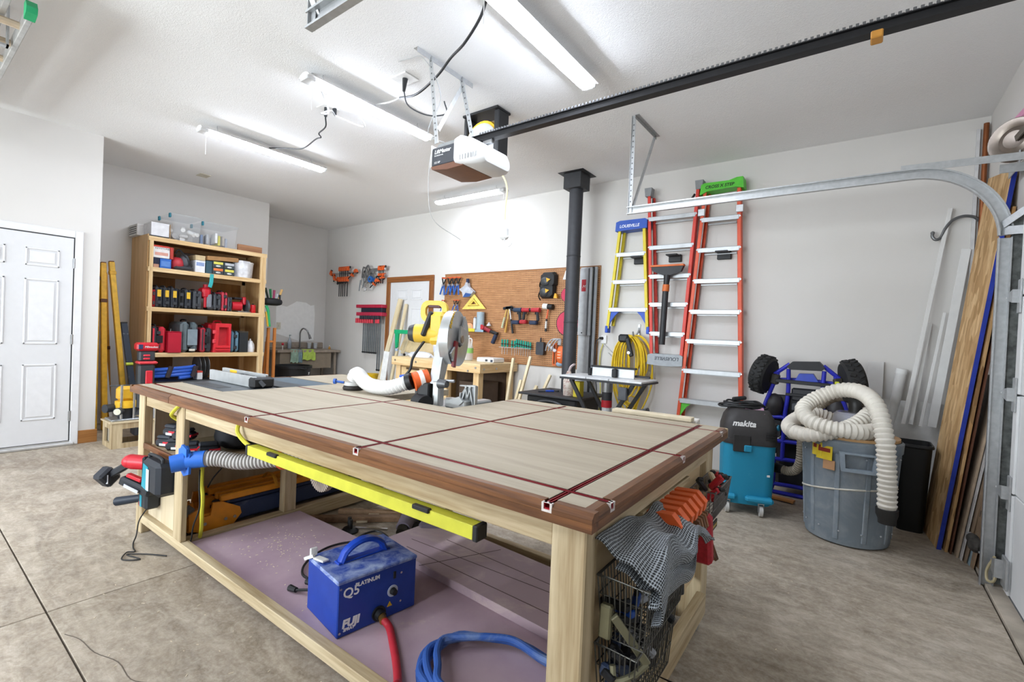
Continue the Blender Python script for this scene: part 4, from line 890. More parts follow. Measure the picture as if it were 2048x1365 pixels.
t = thing('white_fittings', 'white plastic fittings inside the left clear bin', 'fittings', (-6.95, 2.27, 2.27))
for k in range(10):
    c_ = (sd.uniform(-7.1, -6.82), sd.uniform(2.17, 2.38), 2.31+.035*(k//3)); a = Vector((sd.uniform(-1, 1), sd.uniform(-1, 1), sd.uniform(-.6, .6))).normalized()*.045
    part('fitting', M().cyl(Vector(c_)-a, Vector(c_)+a, sd.uniform(.02, .036), n=12), P('#ececea', .5), t)
t = thing('packets', 'blue and grey packets inside the right clear bin', 'packets', (-6.95, 2.66, 2.27))
for k in range(7): part('packet', M().cb((sd.uniform(-7.05, -6.83), 2.53+.04*k, 2.345+.01*(k % 3)), (.2, .03, .13), .006, .1*(k-3)), P(('#8ea2c4', '#b9bcc0', '#d9d9d9', '#d8d04a', '#7f93b8', '#c2b9b0', '#b4bccb')[k], .6), t)
solo('plank_offcut', M().box(-6.80, -6.76, 2.875, 3.19, 2.262, 2.345, .003), WOOD('#7d5236', '#a97a58', 'y'), 'dark wood plank offcut on the right top of the shelves', 'wood offcut')
# --- first shelf
z = 1.902
carton('blue_carton', 'blue carton at the left of the first shelf', 2.005, 2.118, z, 2.015, '#2f66b8', lab=(.2, .75, '#5b88cc'))
carton('dark_carton', 'dark navy carton at the left post on the first shelf', 1.935, 2.0, z, 2.015, '#1d2238', lab=(.0, .35, '#b98a70'))
carton('stacked_carton', 'white and red carton stacked on the blue carton', 1.935, 2.10, 2.02, 2.165, '#e7e4e2', flap='#cf4436', lab=(.2, .45, '#d9a08f'), txt=('KEYSTONE', .03, .7, '#2b2b2b'))
t = carton('red_carton', 'thin red carton leaning beside the white carton', 2.105, 2.14, 2.02, 2.16, '#b23a30')
t = thing('palm_sander', 'red and grey corded sander on the first shelf', 'power tool', (-6.85, 2.24, z))
part('body', M().ell((-6.85, 2.20, 1.98), (.10, .075, .085), e=.8), P('#b8323c', .45), t); part('skirt', M().box(-6.98, -6.74, 2.15, 2.355, z, 1.955, .03), P('#43464b', .6), t); part('dust_bag', M().ell((-6.84, 2.28, 2.02), (.09, .055, .09)), P('#55585e', .8), t)
part('cord_loop', M().tube(spline([(-6.8, 2.17, 2.1), (-6.78, 2.2, 2.15), (-6.78, 2.25, 2.11), (-6.76, 2.3, 2.02), (-6.75, 2.34, 1.96)], 6), .010, 7), BLACK, t)
carton('white_carton', 'white carton with blue print on the first shelf', 2.375, 2.485, z, 2.05, '#e3e4e8', lab=(.55, .85, '#8da0c8')); carton('kraft_carton', 'small kraft carton stacked on the white carton', 2.375, 2.485, 2.053, 2.115, '#c9b48c')
carton('teal_box', 'dark teal box beside the drawer organiser', 2.495, 2.565, z, 2.06, '#35525e')
t = thing('drawer_organizer', 'black four drawer organiser with yellow and orange fronts', 'organizer', (-6.85, 2.70, z))
part('cabinet', M().box(-7.0, -6.765, 2.57, 2.84, z, 2.075, .004), P('#2c3c42', .5), t)
for k, (y, zz, col) in enumerate(((2.575, 1.99, '#d9d25a'), (2.71, 1.99, '#b9bcc2'), (2.575, 1.906, '#d8743a'), (2.71, 1.906, '#d9d25a'))):
    dr = part('drawer', M().box(-6.765, -6.75, y, y+.125, zz, zz+.08, .004), P('#3b4347', .5), t); part('drawer_card', M().box(-6.75, -6.747, y+.008, y+.117, zz+.043, zz+.074), P(col, .5), dr); part('drawer_pull', M().ell((-6.748, y+.062, zz+.02), (.008, .03, .012)), P('#cfd6d4', .4), dr)
m = M().box(-.17, .17, -.2, .2, 0, .055, .004).xf(T(-6.93, 2.68, 2.083) @ RX(.08) @ RZ(.15)); t = thing('flat_carton', 'flat brown carton lying on the drawer organiser', 'box', (-6.93, 2.68, 2.083)); part('carton_body', m, P('#a97f52', .8), t); part('tape_seam', M().box(-.171, .171, -.02, .02, .0555, .0565).xf(T(-6.93, 2.68, 2.083) @ RX(.08) @ RZ(.15)), P('#c7a878', .5), t)
t = thing('white_bucket', 'white bucket wrapped in a plastic bag on the first shelf', 'bucket', (-6.9, 3.01, z))
part('pail', M().lathe([(.09, 0), (.105, .2), (.11, .2), (.11, .22), (.1, .22)], (-6.9, 3.03, z), 24), WHITE, t)
bg = M(); 
for j in range(9):
    pass
R = []
for j, zz in enumerate((0, .05, .12, .19, .23)):
    R.append([(-6.86+(.10+.012*math.sin(5*a+j))*math.cos(a)*(1 if j < 4 else .8), 2.98+(.11+.014*math.cos(4*a+2*j))*math.sin(a)*(1 if j < 4 else .8), z+zz) for a in [2*PI*i/20 for i in range(20)]])
part('plastic_bag', bg.loft(R), P('#e4e5e8', .3, var=.12), t)
# --- second shelf
z = 1.432
tool_case('narrow red tool case at the left post, second shelf', 1.935, 1.968, z, .22, '#b3232c')
for k, (y0, nm) in enumerate(((1.972, 'first'), (2.052, 'second'), (2.132, 'third'))): tool_case('grey tool case with yellow label, %s from the left post' % nm, y0, y0+.074, z, .26, '#43474f', '#2c2f36', '#e0b52f', ribs=1)
tool_case('plain black tool case between the yellow labelled cases', 2.21, 2.27, z, .235, '#1c1c1c')
tool_case('grey tool case with yellow label, nearest the red tools', 2.275, 2.352, z, .255, '#43474f', '#2c2f36', '#e0b52f', ribs=1)
tool_case('plain dark grey ribbed tool case on the second shelf', 2.362, 2.46, z, .25, '#3b3e43', '#4a4d52')
t = thing('cordless_nailer', 'red upright cordless tool with grey grip on the second shelf', 'power tool', (-6.84, 2.53, z))
part('body', M().box(-6.93, -6.75, 2.47, 2.57, 1.58, 1.72, .025), RED, t); part('head', M().cyl((-6.82, 2.53, 1.70), (-6.82, 2.53, 1.76), .035, n=14), P('#a81b28', .4), t); part('grip', M().box(-6.80, -6.745, 2.52, 2.58, 1.46, 1.64, .015), P('#7d8088', .5), t)
part('red_side', M().box(-6.79, -6.76, 2.49, 2.522, 1.46, 1.66, .01), RED, t); part('foot', M().ell((-6.79, 2.575, 1.47), (.045, .045, .038)), P('#3b3d43', .5), t); part('trigger', M().box(-6.9, -6.8, 2.56, 2.6, 1.65, 1.69, .008), BLACK, t)
tool_case('grey rounded tool case between two red ones, second shelf', 2.60, 2.69, z, .235, '#45484d', b=.03)
tool_case('plain bright red tool case on the second shelf', 2.695, 2.765, z, .265, '#c8394a', ribs=1)
tool_case('short grey tool case beside the circular saw', 2.77, 2.82, z, .205, '#454a52', ribs=1)
t = thing('circular_saw', 'red cordless circular saw on the second shelf', 'power tool', (-6.85, 2.94, z))
part('motor', M().cyl((-6.8, 2.83, 1.51), (-6.8, 2.95, 1.51), .055, .06, 16), RED, t); part('handle', M().box(-6.92, -6.80, 2.87, 3.02, 1.60, 1.63, .01).box(-6.84, -6.80, 2.98, 3.02, 1.52, 1.63, .01), P('#2a2c30', .5), t); part('red_shroud', M().box(-6.87, -6.77, 2.97, 3.01, 1.53, 1.64, .012), RED, t)
part('blade_guard', M().cyl((-6.8, 3.01, 1.52), (-6.8, 3.035, 1.52), .085, n=22), P('#5a5d63', .4, .4), t); part('shoe', M().box(-6.93, -6.745, 2.9, 3.06, z, 1.445, .003), P('#8d9094', .4, .6), t); part('blade', M().cyl((-6.79, 3.036, 1.51), (-6.79, 3.039, 1.51), .07, n=24), STEEL, t)
t = thing('red_can', 'small red can at the right end of the second shelf', 'can', (-6.79, 3.105, z)); part('can_body', M().lathe([(.034, 0), (.036, .005), (.036, .1), (.033, .106), (.02, .112), (0, .112)], (-6.79, 3.105, z), 18), P('#cf1f25', .35), t); part('can_cap', M().cyl((-6.79, 3.105, z+.112), (-6.79, 3.105, z+.125), .015, n=12), BLACK, t)
# --- third shelf
z = .888
tool_case('large black and red case at the left post, third shelf', 1.935, 2.088, z, .33, '#33353b', '#cf2f3f', win='#1d1e22', b=.025, d=.42)
t = thing('metal_box', 'plain red steel box standing on the third shelf', 'box', (-6.85, 2.17, z)); part('box_body', M().box(-7.0, -6.70, 2.095, 2.235, z, z+.245, .004), P('#b81c33', .4, var=.02), t); part('hinged_lid', M().box(-7.0, -6.70, 2.095, 2.236, z+.246, z+.258, .003), P('#a5162b', .4), t); part('lid_hasp', M().cyl((-6.705, 2.12, z+.258), (-6.705, 2.12, z+.29), .004, n=6), STEEL, t)
t = tool_case('large grey ribbed case with clasps on the third shelf', 2.242, 2.435, z, .405, '#6d7a7e', '#5d6a6e', b=.035, d=.45)
part('front_plate', M().box(-6.745, -6.732, 2.31, 2.42, z+.09, z+.29, .004), P('#83929a', .45), t); part('white_sticker', M().box(-6.732, -6.731, 2.33, 2.395, z+.02, z+.045), P('#e6dfcf', .5), t)
tool_case('black case with red clasps between the grey and red cases', 2.46, 2.59, z, .335, '#a82a3a', '#34363b', win='#1b1c20', b=.02, d=.42)
t = thing('stacking_crate', 'red stacking tool crate with open front on the third shelf', 'crate', (-6.9, 2.70, z))
part('crate_shell', M().ring([(2.60, z), (2.81, z), (2.815, z+.38), (2.63, z+.38)], [(2.66, z+.09), (2.79, z+.09), (2.785, z+.33), (2.67, z+.33)], -7.1, -6.735, 'yz'), P('#d8303a', .4), t); part('recess', M().box(-7.0, -6.80, 2.655, 2.795, z+.085, z+.335), P('#c02a34', .5), t); part('crate_back', M().box(-7.1, -6.85, 2.585, 2.63, z, z+.36, .01), P('#b9202c', .4), t)
for q in (.02, .055): part('crate_step', M().box(-6.738, -6.715, 2.63, 2.80, z+q, z+q+.02, .006), P('#d8303a', .4), t)
for q in (.12, .24): part('crate_latch', M().box(-6.76, -6.725, 2.595, 2.635, z+q, z+q+.05, .006), P('#e0444e', .4), t)
part('crate_handle', M().tube(spline([(-6.95, 2.68, z+.37), (-6.95, 2.69, z+.405), (-6.95, 2.76, z+.405), (-6.95, 2.77, z+.37)], 5), .012, 8), P('#b9202c', .4), t)
tool_case('blue grey rounded case right of the red crate', 2.82, 2.925, z, .30, '#5c7f92', b=.03)
t = carton('black_box', 'tall matt black box near the right post, third shelf', 2.93, 3.04, z, z+.285, '#25282b', flap='#3d352c')
t = thing('white_bag', 'white plastic bag slumped beside the black box', 'bag', (-6.82, 3.09, z)); R = []
for j, (zz, k) in enumerate(((0, .9), (.05, 1.), (.11, .85), (.155, .45))): R.append([(-6.82+.06*k*(1+.12*math.sin(4*a+j))*math.cos(a), 3.10+.055*k*(1+.1*math.cos(5*a+j))*math.sin(a), z+zz) for a in [2*PI*i/18 for i in range(18)]])
part('bag_body', M().loft(R), P('#e8e8ea', .4, var=.08), t); part('bag_knot', M().ell((-6.82, 3.10, z+.165), (.012, .012, .02)), WHITE, t)
# --- lower bay
z = .56
solo('plastic_tray', M().box(-7.2, -6.56, 1.95, 2.62, .535, .555, .006), BLACK, 'black tray under the coiled blue hose', 'tray')
pts = []
for i in range(3*14+4):
    a = 2*PI*i/14; pts.append((-6.74+.15*math.cos(a)+.01*math.sin(i*1.3), 2.17+.21*math.sin(a)+.012*math.cos(i), .585+.038*(i/14)+.012*math.sin(a+.5)))
t = thing('vacuum_hose', 'coiled blue vacuum hose strapped with black ties', 'hose', (-6.74, 2.17, .56))
part('hose', M().tube(spline(pts, 4), .022, 10), P('#2f5fc4', .4), t)
for y in (2.07, 2.33): part('hose_cuff', M().cyl((-6.6, y, .60), (-6.58, y+.03, .73), .026, n=12), P('#3a3136', .5), t)
for k in range(3):
    t = thing('steel_disc', 'large silver saw blade standing on edge, %s of three' % ('front', 'middle', 'rear')[k], 'saw blade', (-6.75, 2.46+.06*k, .56), 0, 'saw blades beside the hose')
    part('disc', M().cyl((-6.85, 2.46+.05*k, .70), (-6.85, 2.463+.05*k, .70), .15, n=40), P('#a9adb0', .3, .8), t); part('arbor_ring', M().cyl((-6.85, 2.458+.05*k, .70), (-6.85, 2.466+.05*k, .70), .04, n=16), DKGREY, t)
carton('spray_carton', 'small white and red carton behind the hose', 2.39, 2.45, .556, .66, '#dcdcdc', flap='#c8463a', x0=-6.75, x1=-6.62)

# ================================================================ nook left of the shelves
def lean(name, label, cat, p0, p1, w, h, mat, extra=None, group=None, b=.004):
    t = thing(name, label, cat, p0, 0, group); part('shaft', M().bar(p0, p1, w, h, b, up=(0, 1, 0)), mat, t); d = (Vector(p1)-Vector(p0)).normalized()
    for q, mt_ in extra or (): part('collar', M().bar(Vector(p0)+d*q, Vector(p0)+d*(q+.04), w+.01, h+.01, .003, up=(0, 1, 0)), mt_, t)
    part('end_plug', M().bar(Vector(p1), Vector(p1)+d*.012, w*.9, h*.9, .003, up=(0, 1, 0)), P('#7a4a22', .6), t); return t
YP = P('#d9a52c', .5, var=.1); DK = P('#5a3418', .6)
G_ = 'yellow poles in the nook'
lean('support_pole', 'yellow steel support pole nearest the door corner', 'pole', (-6.88, 1.47, 0.005), (-7.0, 1.485, 1.86), .05, .05, YP, [(1.70, DK)], G_)
lean('support_pole', 'yellow steel support pole, second from the door corner', 'pole', (-6.86, 1.56, 0.005), (-6.99, 1.535, 1.90), .06, .05, YP, [(1.45, DK)], G_)
lean('support_pole', 'yellow steel support pole nearest the shelves', 'pole', (-6.90, 1.77, 0.005), (-6.96, 1.60, 1.92), .06, .05, P('#e2b23c', .5, var=.1), [(1.78, YP)], G_)
lean('support_pole', 'thin orange support pole behind the others', 'pole', (-7.1, 1.66, 0.005), (-7.2, 1.60, 1.80), .04, .04, P('#c98a24', .5, var=.1), [(.9, DK)], G_)
lean('white_trim', 'thin white trim strip leaning behind the yellow poles', 'trim strip', (-7.0, 1.66, .005), (-7.31, 1.50, 2.35), .012, .03, TRIMW, group=None)
t = thing('spirit_level', 'dark paint-splashed box level leaning by the shelves', 'level', (-6.6, 1.74, 0))
part('beam', M().bar((-6.72, 1.835, .005), (-6.95, 1.73, 1.22), .03, .06, .003, up=(0, 1, 0)), mk_dusty('#25303f', '#c9ccd2', .6, .8, 12.), t); part('end_cap', M().bar((-6.95, 1.73, 1.22), (-6.953, 1.729, 1.236), .034, .064, .003, up=(0, 1, 0)), BLACK, t); part('vial', M().cyl((-6.845, 1.735, .75), (-6.845, 1.80, .75), .018, n=12), P('#c6d84a', .3), t)
# small cabinet with router
t = thing('router_stand', 'small pale wood box cabinet under the yellow router', 'cabinet', (-5.95, 1.58, 0))
part('top_board', M().box(-6.12, -5.79, 1.36, 1.80, .245, .262, .003), MAPLE['y'], t)
for x in (-6.10, -5.80):
    part('side_frame', M().ring([(1.375, 0), (1.785, 0), (1.785, .245), (1.375, .245)], [(1.46, .05), (1.70, .05), (1.70, .19), (1.46, .19)], x-.0, x+.0 + (.018 if x < -6 else -.018), 'yz'), MAPLE['z'], t)
part('front_frame', M().ring([(-6.082, 0), (-5.818, 0), (-5.818, .245), (-6.082, .245)], [(-6.03, .05), (-5.87, .05), (-5.87, .19), (-6.03, .19)], 1.375, 1.393), MAPLE['z'], t)
part('back_board', M().box(-6.082, -5.818, 1.767, 1.785, 0, .245), MAPLE['z'], t)
part('inner_panel', M().box(-6.05, -5.85, 1.40, 1.41, .02, .24), P('#a39a8a', .6), t)
t = thing('plunge_router', 'yellow plunge router with black motor on the small cabinet', 'router', (-5.95, 1.48, .263))
part('base_plate', M().box(-6.07, -5.83, 1.38, 1.62, .263, .278, .004), P('#a7abae', .35, .7), t); part('motor', M().cyl((-5.93, 1.51, .28), (-5.93, 1.51, .38), .06, .066, 20), P('#26282c', .5), t)
part('collar', M().lathe([(.07, .38), (.085, .385), (.085, .45), (.07, .455)], (-5.93, 1.51, 0), 24), P('#e0b02c', .4), t); part('housing', M().box(-6.0, -5.88, 1.44, 1.58, .45, .60, .03), P('#dba92a', .45), t)
for y in (1.46, 1.56): part('guide_post', M().cyl((-5.86, y, .28), (-5.86, y, .62), .011, n=10), CHROME, t)
part('knob_handle', M().cyl((-5.95, 1.42, .385), (-5.92, 1.345, .385), .038, .042, 16), P('#303338', .5), t); part('knob_handle', M().cyl((-5.89, 1.47, .36), (-5.82, 1.42, .36), .034, .038, 16), P('#303338', .5), t)
part('knob_face', M().cyl((-5.82, 1.42, .36), (-5.815, 1.416, .36), .03, n=16), P('#d9d6c0', .4), t); part('depth_rod', M().bar((-6.0, 1.40, .60), (-5.88, 1.6, .61), .02, .012, .003), DKGREY, t)
t = thing('grey_case', 'pale grey metal box behind the router', 'box', (-5.7, 1.70, .263)); part('case_body', M().box(-5.95, -5.82, 1.66, 1.79, .263, .50, .004), P('#aeb0b2', .45, .3), t); part('case_lid', M().box(-5.952, -5.818, 1.658, 1.792, .50, .512, .003), P('#9da0a3', .45, .3), t)
# red tower light
t = thing('site_light', 'red and black battery tower light before the shelves', 'work light', (-6.3, 1.78, 0)); X, Y = -6.3, 1.775
part('lamp_head', M().box(X-.07, X+.06, Y-.1, Y+.1, .935, 1.025, .02), P('#c4202c', .4), t); part('lens', M().box(X+.06, X+.066, Y-.09, Y-.05, .955, 1.005, .003), P('#2c3a5c', .3), t)
text('lettering', 'Milwaukee', .028, (X+.0615, Y-.035, .97), (0, 1, 0), (0, 0, 1), WHITE, t, shear=.2, bold=.0004)
part('neck', M().box(X-.05, X+.04, Y-.075, Y+.07, .82, .935, .015), P('#3a3d42', .5), t)
for zz in (.84, .875): part('red_fin', M().box(X+.04, X+.05, Y-.04, Y+.02, zz, zz+.02, .004), P('#d63645', .4), t)
part('collar', M().box(X-.075, X+.065, Y-.085, Y+.09, .79, .82, .012), P('#d8434a', .4), t); part('mast_body', M().box(X-.065, X+.05, Y-.08, Y+.07, .30, .79, .02), P('#34373b', .5), t); part('red_grip', M().box(X+.05, X+.068, Y-.02, Y+.045, .52, .72, .008), P('#cf2836', .4), t)
part('base', M().box(X-.12, X+.1, Y-.1, Y+.1, 0, .30, .03), P('#2a2c30', .5), t)

# ================================================================ corner behind the shelves: garden tools, bucket, sink
t = thing('wooden_rack', 'orange wooden rack with two uprights beside the shelves', 'rack', (-6.9, 3.44, 0))
OW = WOOD('#b06a30', '#d98f4c', 'z')
for y in (3.375, 3.465): part('upright', M().box(-6.90, -6.865, y-.018, y+.018, 0, 1.235, .004), OW, t)
part('crossbar', M().box(-6.90, -6.87, 3.375, 3.465, 1.02, 1.05, .003), OW, t); part('back_leg', M().bar((-7.18, 3.42, .005), (-6.91, 3.38, 1.1), .03, .03, .003), OW, t); part('crossbar', M().box(-6.90, -6.87, 3.375, 3.465, .45, .48, .003), OW, t)
t = thing('tool_caddy', 'black wall caddy of handled tools on the shelf side', 'tool caddy', (-6.85, 3.4, 1.55))
part('caddy', M().ell((-6.86, 3.40, 1.61), (.10, .14, .055), e=.7), P('#1b1d20', .6), t)
for k, (y, zz, col) in enumerate(((3.29, 1.80, '#1d2a24'), (3.36, 1.79, '#1f7a4a'), (3.42, 1.78, '#a8456a'), (3.47, 1.73, '#b9c0c4'), (3.53, 1.80, '#d8b070'), (3.50, 1.72, '#26282c'))): part('tool_handle', M().cyl((-6.86, 3.36+.03*k, 1.60), (-6.84, y, zz), .013, .017, 8), P(col, .5), t)
t = thing('garden_hose', 'green and yellow flat hose hanging on the shelf side', 'hose', (-6.85, 3.33, 1.25)); part('green_strand', M().tube(spline([(-6.84, 3.31, 1.55), (-6.83, 3.335, 1.48), (-6.83, 3.345, 1.38), (-6.84, 3.365, 1.25)], 6), .022, 8, flat=.5), P('#35b873', .45), t); part('yellow_strand', M().tube(spline([(-6.82, 3.30, 1.46), (-6.81, 3.31, 1.38), (-6.81, 3.33, 1.25)], 6), .013, 8), P('#e0b53a', .45), t)
SK = P('#9c8f80', .6, var=.1)
t = thing('utility_sink', 'tan plastic utility sink in the back left corner', 'sink', (-7.92, 4.5, 0))
part('rim', M().ring([(-8.2, 3.9), (-7.62, 3.9), (-7.62, 5.05), (-8.2, 5.05)], [(-8.12, 3.98), (-7.70, 3.98), (-7.70, 4.9), (-8.12, 4.9)], .83, .868, 'xy'), SK, t); part('drainboard', M().box(-8.14, -7.68, 4.78, 5.02, .845, .872, .01), SK, t)
part('basin', M().ring([(-8.14, 3.96), (-7.66, 3.96), (-7.66, 4.89), (-8.14, 4.89)], [(-8.11, 3.99), (-7.69, 3.99), (-7.69, 4.86), (-8.11, 4.86)], .57, .83, 'xy').box(-8.14, -7.66, 3.96, 4.89, .55, .57), P('#8f8270', .6), t)
part('backsplash', M().box(-8.215, -8.18, 3.92, 5.05, .868, .985, .015), SK, t)
for x in (-8.1, -7.70):
    for y in (3.98, 4.99): part('leg', M().box(x-.02, x+.02, y-.02, y+.02, 0, .83, .004), SK, t)
part('drain_pipe', M().cyl((-7.9, 4.5, .3), (-7.9, 4.5, .55), .025, n=12), WHITE, t); part('supply_pipe', M().cyl((-8.1, 4.62, .1), (-8.1, 4.62, .6), .008, n=8), P('#b08a5a', .4, .7), t)
t = thing('faucet', 'chrome gooseneck kitchen faucet on the sink', 'faucet', (-8.12, 4.55, .87))
part('spout', M().tube(spline([(-8.12, 4.55, .87), (-8.12, 4.55, 1.05), (-8.12, 4.555, 1.17), (-8.09, 4.59, 1.235), (-8.05, 4.64, 1.20), (-8.03, 4.67, 1.12)], 7), .013, 12), P('#8f9194', .2, .95), t); part('spray_head', M().cyl((-8.03, 4.67, 1.13), (-8.02, 4.69, 1.05), .016, .024, 14), P('#7f8184', .25, .9), t); part('base_ring', M().cyl((-8.12, 4.55, .868), (-8.12, 4.55, .89), .028, n=16), CHROME, t)
def towel(label, y0, y1, zb, col, x=-7.655):
    R = []; n = 14
    for j, (dx, z_) in enumerate(((-.10, .872), (-.04, .88), (.03, .872), (.045, .80), (.045, (.8+zb)/2), (.04, zb))):
        R.append([(x+dx+.008*math.sin(i*1.1+j), y0+(y1-y0)*i/n, z_+(.012*math.sin(i*.9) if j == 5 else 0)) for i in range(n+1)])
    m = M().loft([r+[(p[0]-.006, p[1], p[2]+.001) for p in reversed(r)] for r in R]); return m
tl = solo('hand_towel', towel('', 4.12, 4.25, .66, ''), P('#9fb9a4', .9, var=.15, bump=.3), 'pale green patterned towel over the sink rim', 'towel'); solo('hand_towel', towel('', 4.25, 4.32, .66, ''), P('#7f98a0', .9, var=.1), 'narrow blue grey towel over the sink rim', 'towel'); solo('hand_towel', towel('', 4.33, 4.56, .70, ''), P('#b5cf5e', .9, var=.08, bump=.3), 'lime green towel over the sink rim', 'towel')
t = thing('soap_bottle', 'clear soap bottle with blue base beside the faucet', 'bottle', (-8.0, 4.3, .87)); part('bottle_body', M().lathe([(.03, 0), (.033, .01), (.033, .13), (.015, .17), (.013, .19)], (-8.12, 4.36, .87), 16), GLASS('#c8d4de', .5, .1), t); part('liquid', M().cyl((-8.12, 4.36, .875), (-8.12, 4.36, .96), .029, n=16), P('#27395c', .3), t); part('pump', M().cyl((-8.12, 4.36, 1.06), (-8.12, 4.36, 1.10), .007, n=8).box(-8.13, -8.08, 4.35, 4.37, 1.10, 1.115, .004), P('#99aaaa', .4), t)
for k, (y, cl) in enumerate(((4.72, 'nearer the faucet'), (4.84, 'nearer the corner'))):
    t = thing('plastic_cup', 'translucent plastic cup on the sink, '+cl, 'cup', (-8.05, y, .872), 0, 'cups on the sink'); part('cup_wall', M().lathe([(.028, 0), (.038, .10), (.036, .10), (.026, .004)], (-8.10, y, .874), 18), GLASS('#dfe3e6', .6, .2), t); part('cup_rim', M().lathe([(.037, .10), (.040, .102), (.037, .106)], (-8.10, y, .874), 18), WHITE, t)
t = thing('small_bottle', 'small amber bottle at the end of the sink drainboard', 'bottle', (-7.8, 4.93, .872)); part('bottle_body', M().lathe([(.02, 0), (.022, .03), (.01, .045), (.008, .06)], (-7.8, 4.94, .873), 12), P('#b9873f', .4), t); part('bottle_cap', M().cyl((-7.8, 4.94, .933), (-7.8, 4.94, .945), .009, n=10), WHITE, t)
t = thing('dish_brush', 'white dish brush with red tip standing in the sink', 'brush', (-7.85, 4.04, .6)); part('handle', M().cyl((-7.72, 4.03, .66), (-7.70, 4.02, .95), .006, n=8), WHITE, t); part('tip', M().ell((-7.70, 4.02, .965), (.02, .022, .022)), P('#c22f45', .5), t)
t = thing('black_tub', 'large black round tub in front of the sink', 'tub', (-7.42, 4.0, 0)); part('tub_wall', M().lathe([(.23, 0), (.27, .60), (.29, .60), (.29, .64), (.262, .64), (.222, .02), (0, .02)], (-7.36, 4.02, 0), 36), P('#1d1e20', .5), t)
text('lettering', 'HUSKY', .055, (-7.10, 4.02, .50), (-.25, 1, 0), (0, 0, 1), WHITE, t, bold=.002); part('rim_handle', M().tube(spline([(-7.10, 4.1, .61), (-7.06, 4.05, .60), (-7.10, 3.96, .61)], 5), .012, 8), BLACK, t)
t = thing('wall_switch', 'cream switch plate on the wall above the sink', 'switch', (XC, 4.2, 1.26)); part('plate', M().box(XC, XC+.006, 4.165, 4.24, 1.205, 1.325, .002), P('#cfcab8', .5), t); part('toggle', M().box(XC+.006, XC+.016, 4.195, 4.21, 1.25, 1.28, .003), P('#d8d3c2', .5), t)
# ================================================================ back wall: clamps, pegboard and its tools
YW = 5.085
# --- orange bar clamps on a rack
t = thing('clamp_rack', 'steel wall rack under the orange clamps', 'rack', (-7.5, YW, 2.27)); part('rack_bar', M().box(-7.92, -7.14, YW-.09, YW-.06, 2.25, 2.275, .004), STEEL, t); part('rack_arm', M().box(-7.6, -7.57, YW-.09, YW, 2.25, 2.27), STEEL, t)
def bar_clamp(x, z0, z1, label, col=ORANGE, tilt=0., group='orange bar clamps on the wall', y=4.99):
    mt = T(x, y, z1) @ RY(tilt)
    t = thing('bar_clamp', label, 'clamp', mt=mt, group=group); L = z1-z0
    part('bar', M().box(-.009, .009, -.004, .004, -L, .0, .001), P('#2a2b2d', .4, .5), t, W=False); part('head', M().prism([(-.02, .0), (.02, 0), (.025, .05), (.06, .06), (.06, .075), (-.01, .075), (-.022, .05)], -.018, .018), col, t, W=False)
    part('sliding_jaw', M().prism([(-.018, -L*.42), (.018, -L*.42), (.02, -L*.28), (.06, -L*.26), (.06, -L*.23), (-.016, -L*.23)], -.016, .016), col, t, W=False); part('trigger_grip', M().bar((-.015, 0, -L*.40), (-.075, -.0, -L*.5), .022, .028, .007), BLACK, t, W=False); part('jaw_pad', M().box(.06, .07, -.014, .014, .04, .078, .003), BLACK, t, W=False)
for k, x in enumerate((-7.64, -7.585, -7.53, -7.47, -7.395)): bar_clamp(x, 1.84, 2.30, 'black barred orange clamp hanging upright, %s from the left' % ('first', 'second', 'third', 'fourth', 'fifth')[k])
bar_clamp(-7.88, 2.0, 2.24, 'orange clamp tilted outward at the left of its rack', tilt=-1.0); bar_clamp(-7.2, 2.0, 2.27, 'orange clamp tilted outward at the right of its rack', tilt=1.0)
bar_clamp(-7.75, 2.0, 2.15, 'short orange clamp lying across the lower left bars', tilt=-1.3)
t = thing('clamp_rack', 'steel wall rack under the silver clamps', 'rack', (-6.55, YW, 2.29)); part('rack_bar', M().box(-6.72, -6.36, YW-.1, YW-.06, 2.26, 2.305, .004), STEEL, t); part('rack_arm', M().box(-6.56, -6.53, YW-.1, YW, 2.27, 2.29), STEEL, t)
for k, x in enumerate((-6.50, -6.455, -6.40)): bar_clamp(x, 2.04, 2.26, 'short orange clamp under the second rack, %s' % ('left', 'middle', 'right')[k], group='short orange clamps', y=4.98)
bar_clamp(-6.47, 1.97, 2.13, 'orange clamp slanting below the second rack', tilt=.9, group=None); bar_clamp(-6.6, 1.9, 2.08, 'long slanting clamp below the second rack', tilt=.95, group=None)
def c_clamp(x, z, s, rot, label):
    t = thing('c_clamp', label, 'clamp', mt=T(x, 5.0, z) @ RY(rot), group='silver c clamps on the wall')
    part('frame', M().ring([(0, 0), (.05*s, 0), (.06*s, .02*s), (.06*s, .12*s), (.05*s, .14*s), (0, .14*s)], [(0, .02*s), (.035*s, .02*s), (.042*s, .03*s), (.042*s, .11*s), (.035*s, .12*s), (0, .12*s)], -.01, .01), P('#9b9c9d', .35, .8), t, W=False)
    part('screw', M().cyl((.01*s, 0, -.09*s), (.01*s, 0, .09*s), .006*s, n=8), STEEL, t, W=False); part('tommy_bar', M().cyl((-.02*s, 0, -.09*s), (.045*s, 0, -.085*s), .003*s, n=6), STEEL, t, W=False)
for k, (x, z, s, r) in enumerate(((-7.0, 2.16, 1.4, .2), (-6.93, 2.06, 1.5, -.2), (-6.86, 2.12, 1.5, .4), (-6.80, 2.2, 1.2, -.5), (-6.76, 2.05, 1.3, .1))): c_clamp(x, z, s, r, 'silver screw clamp in the cluster, %s' % ('leftmost', 'second from left', 'middle', 'second from right', 'rightmost')[k])
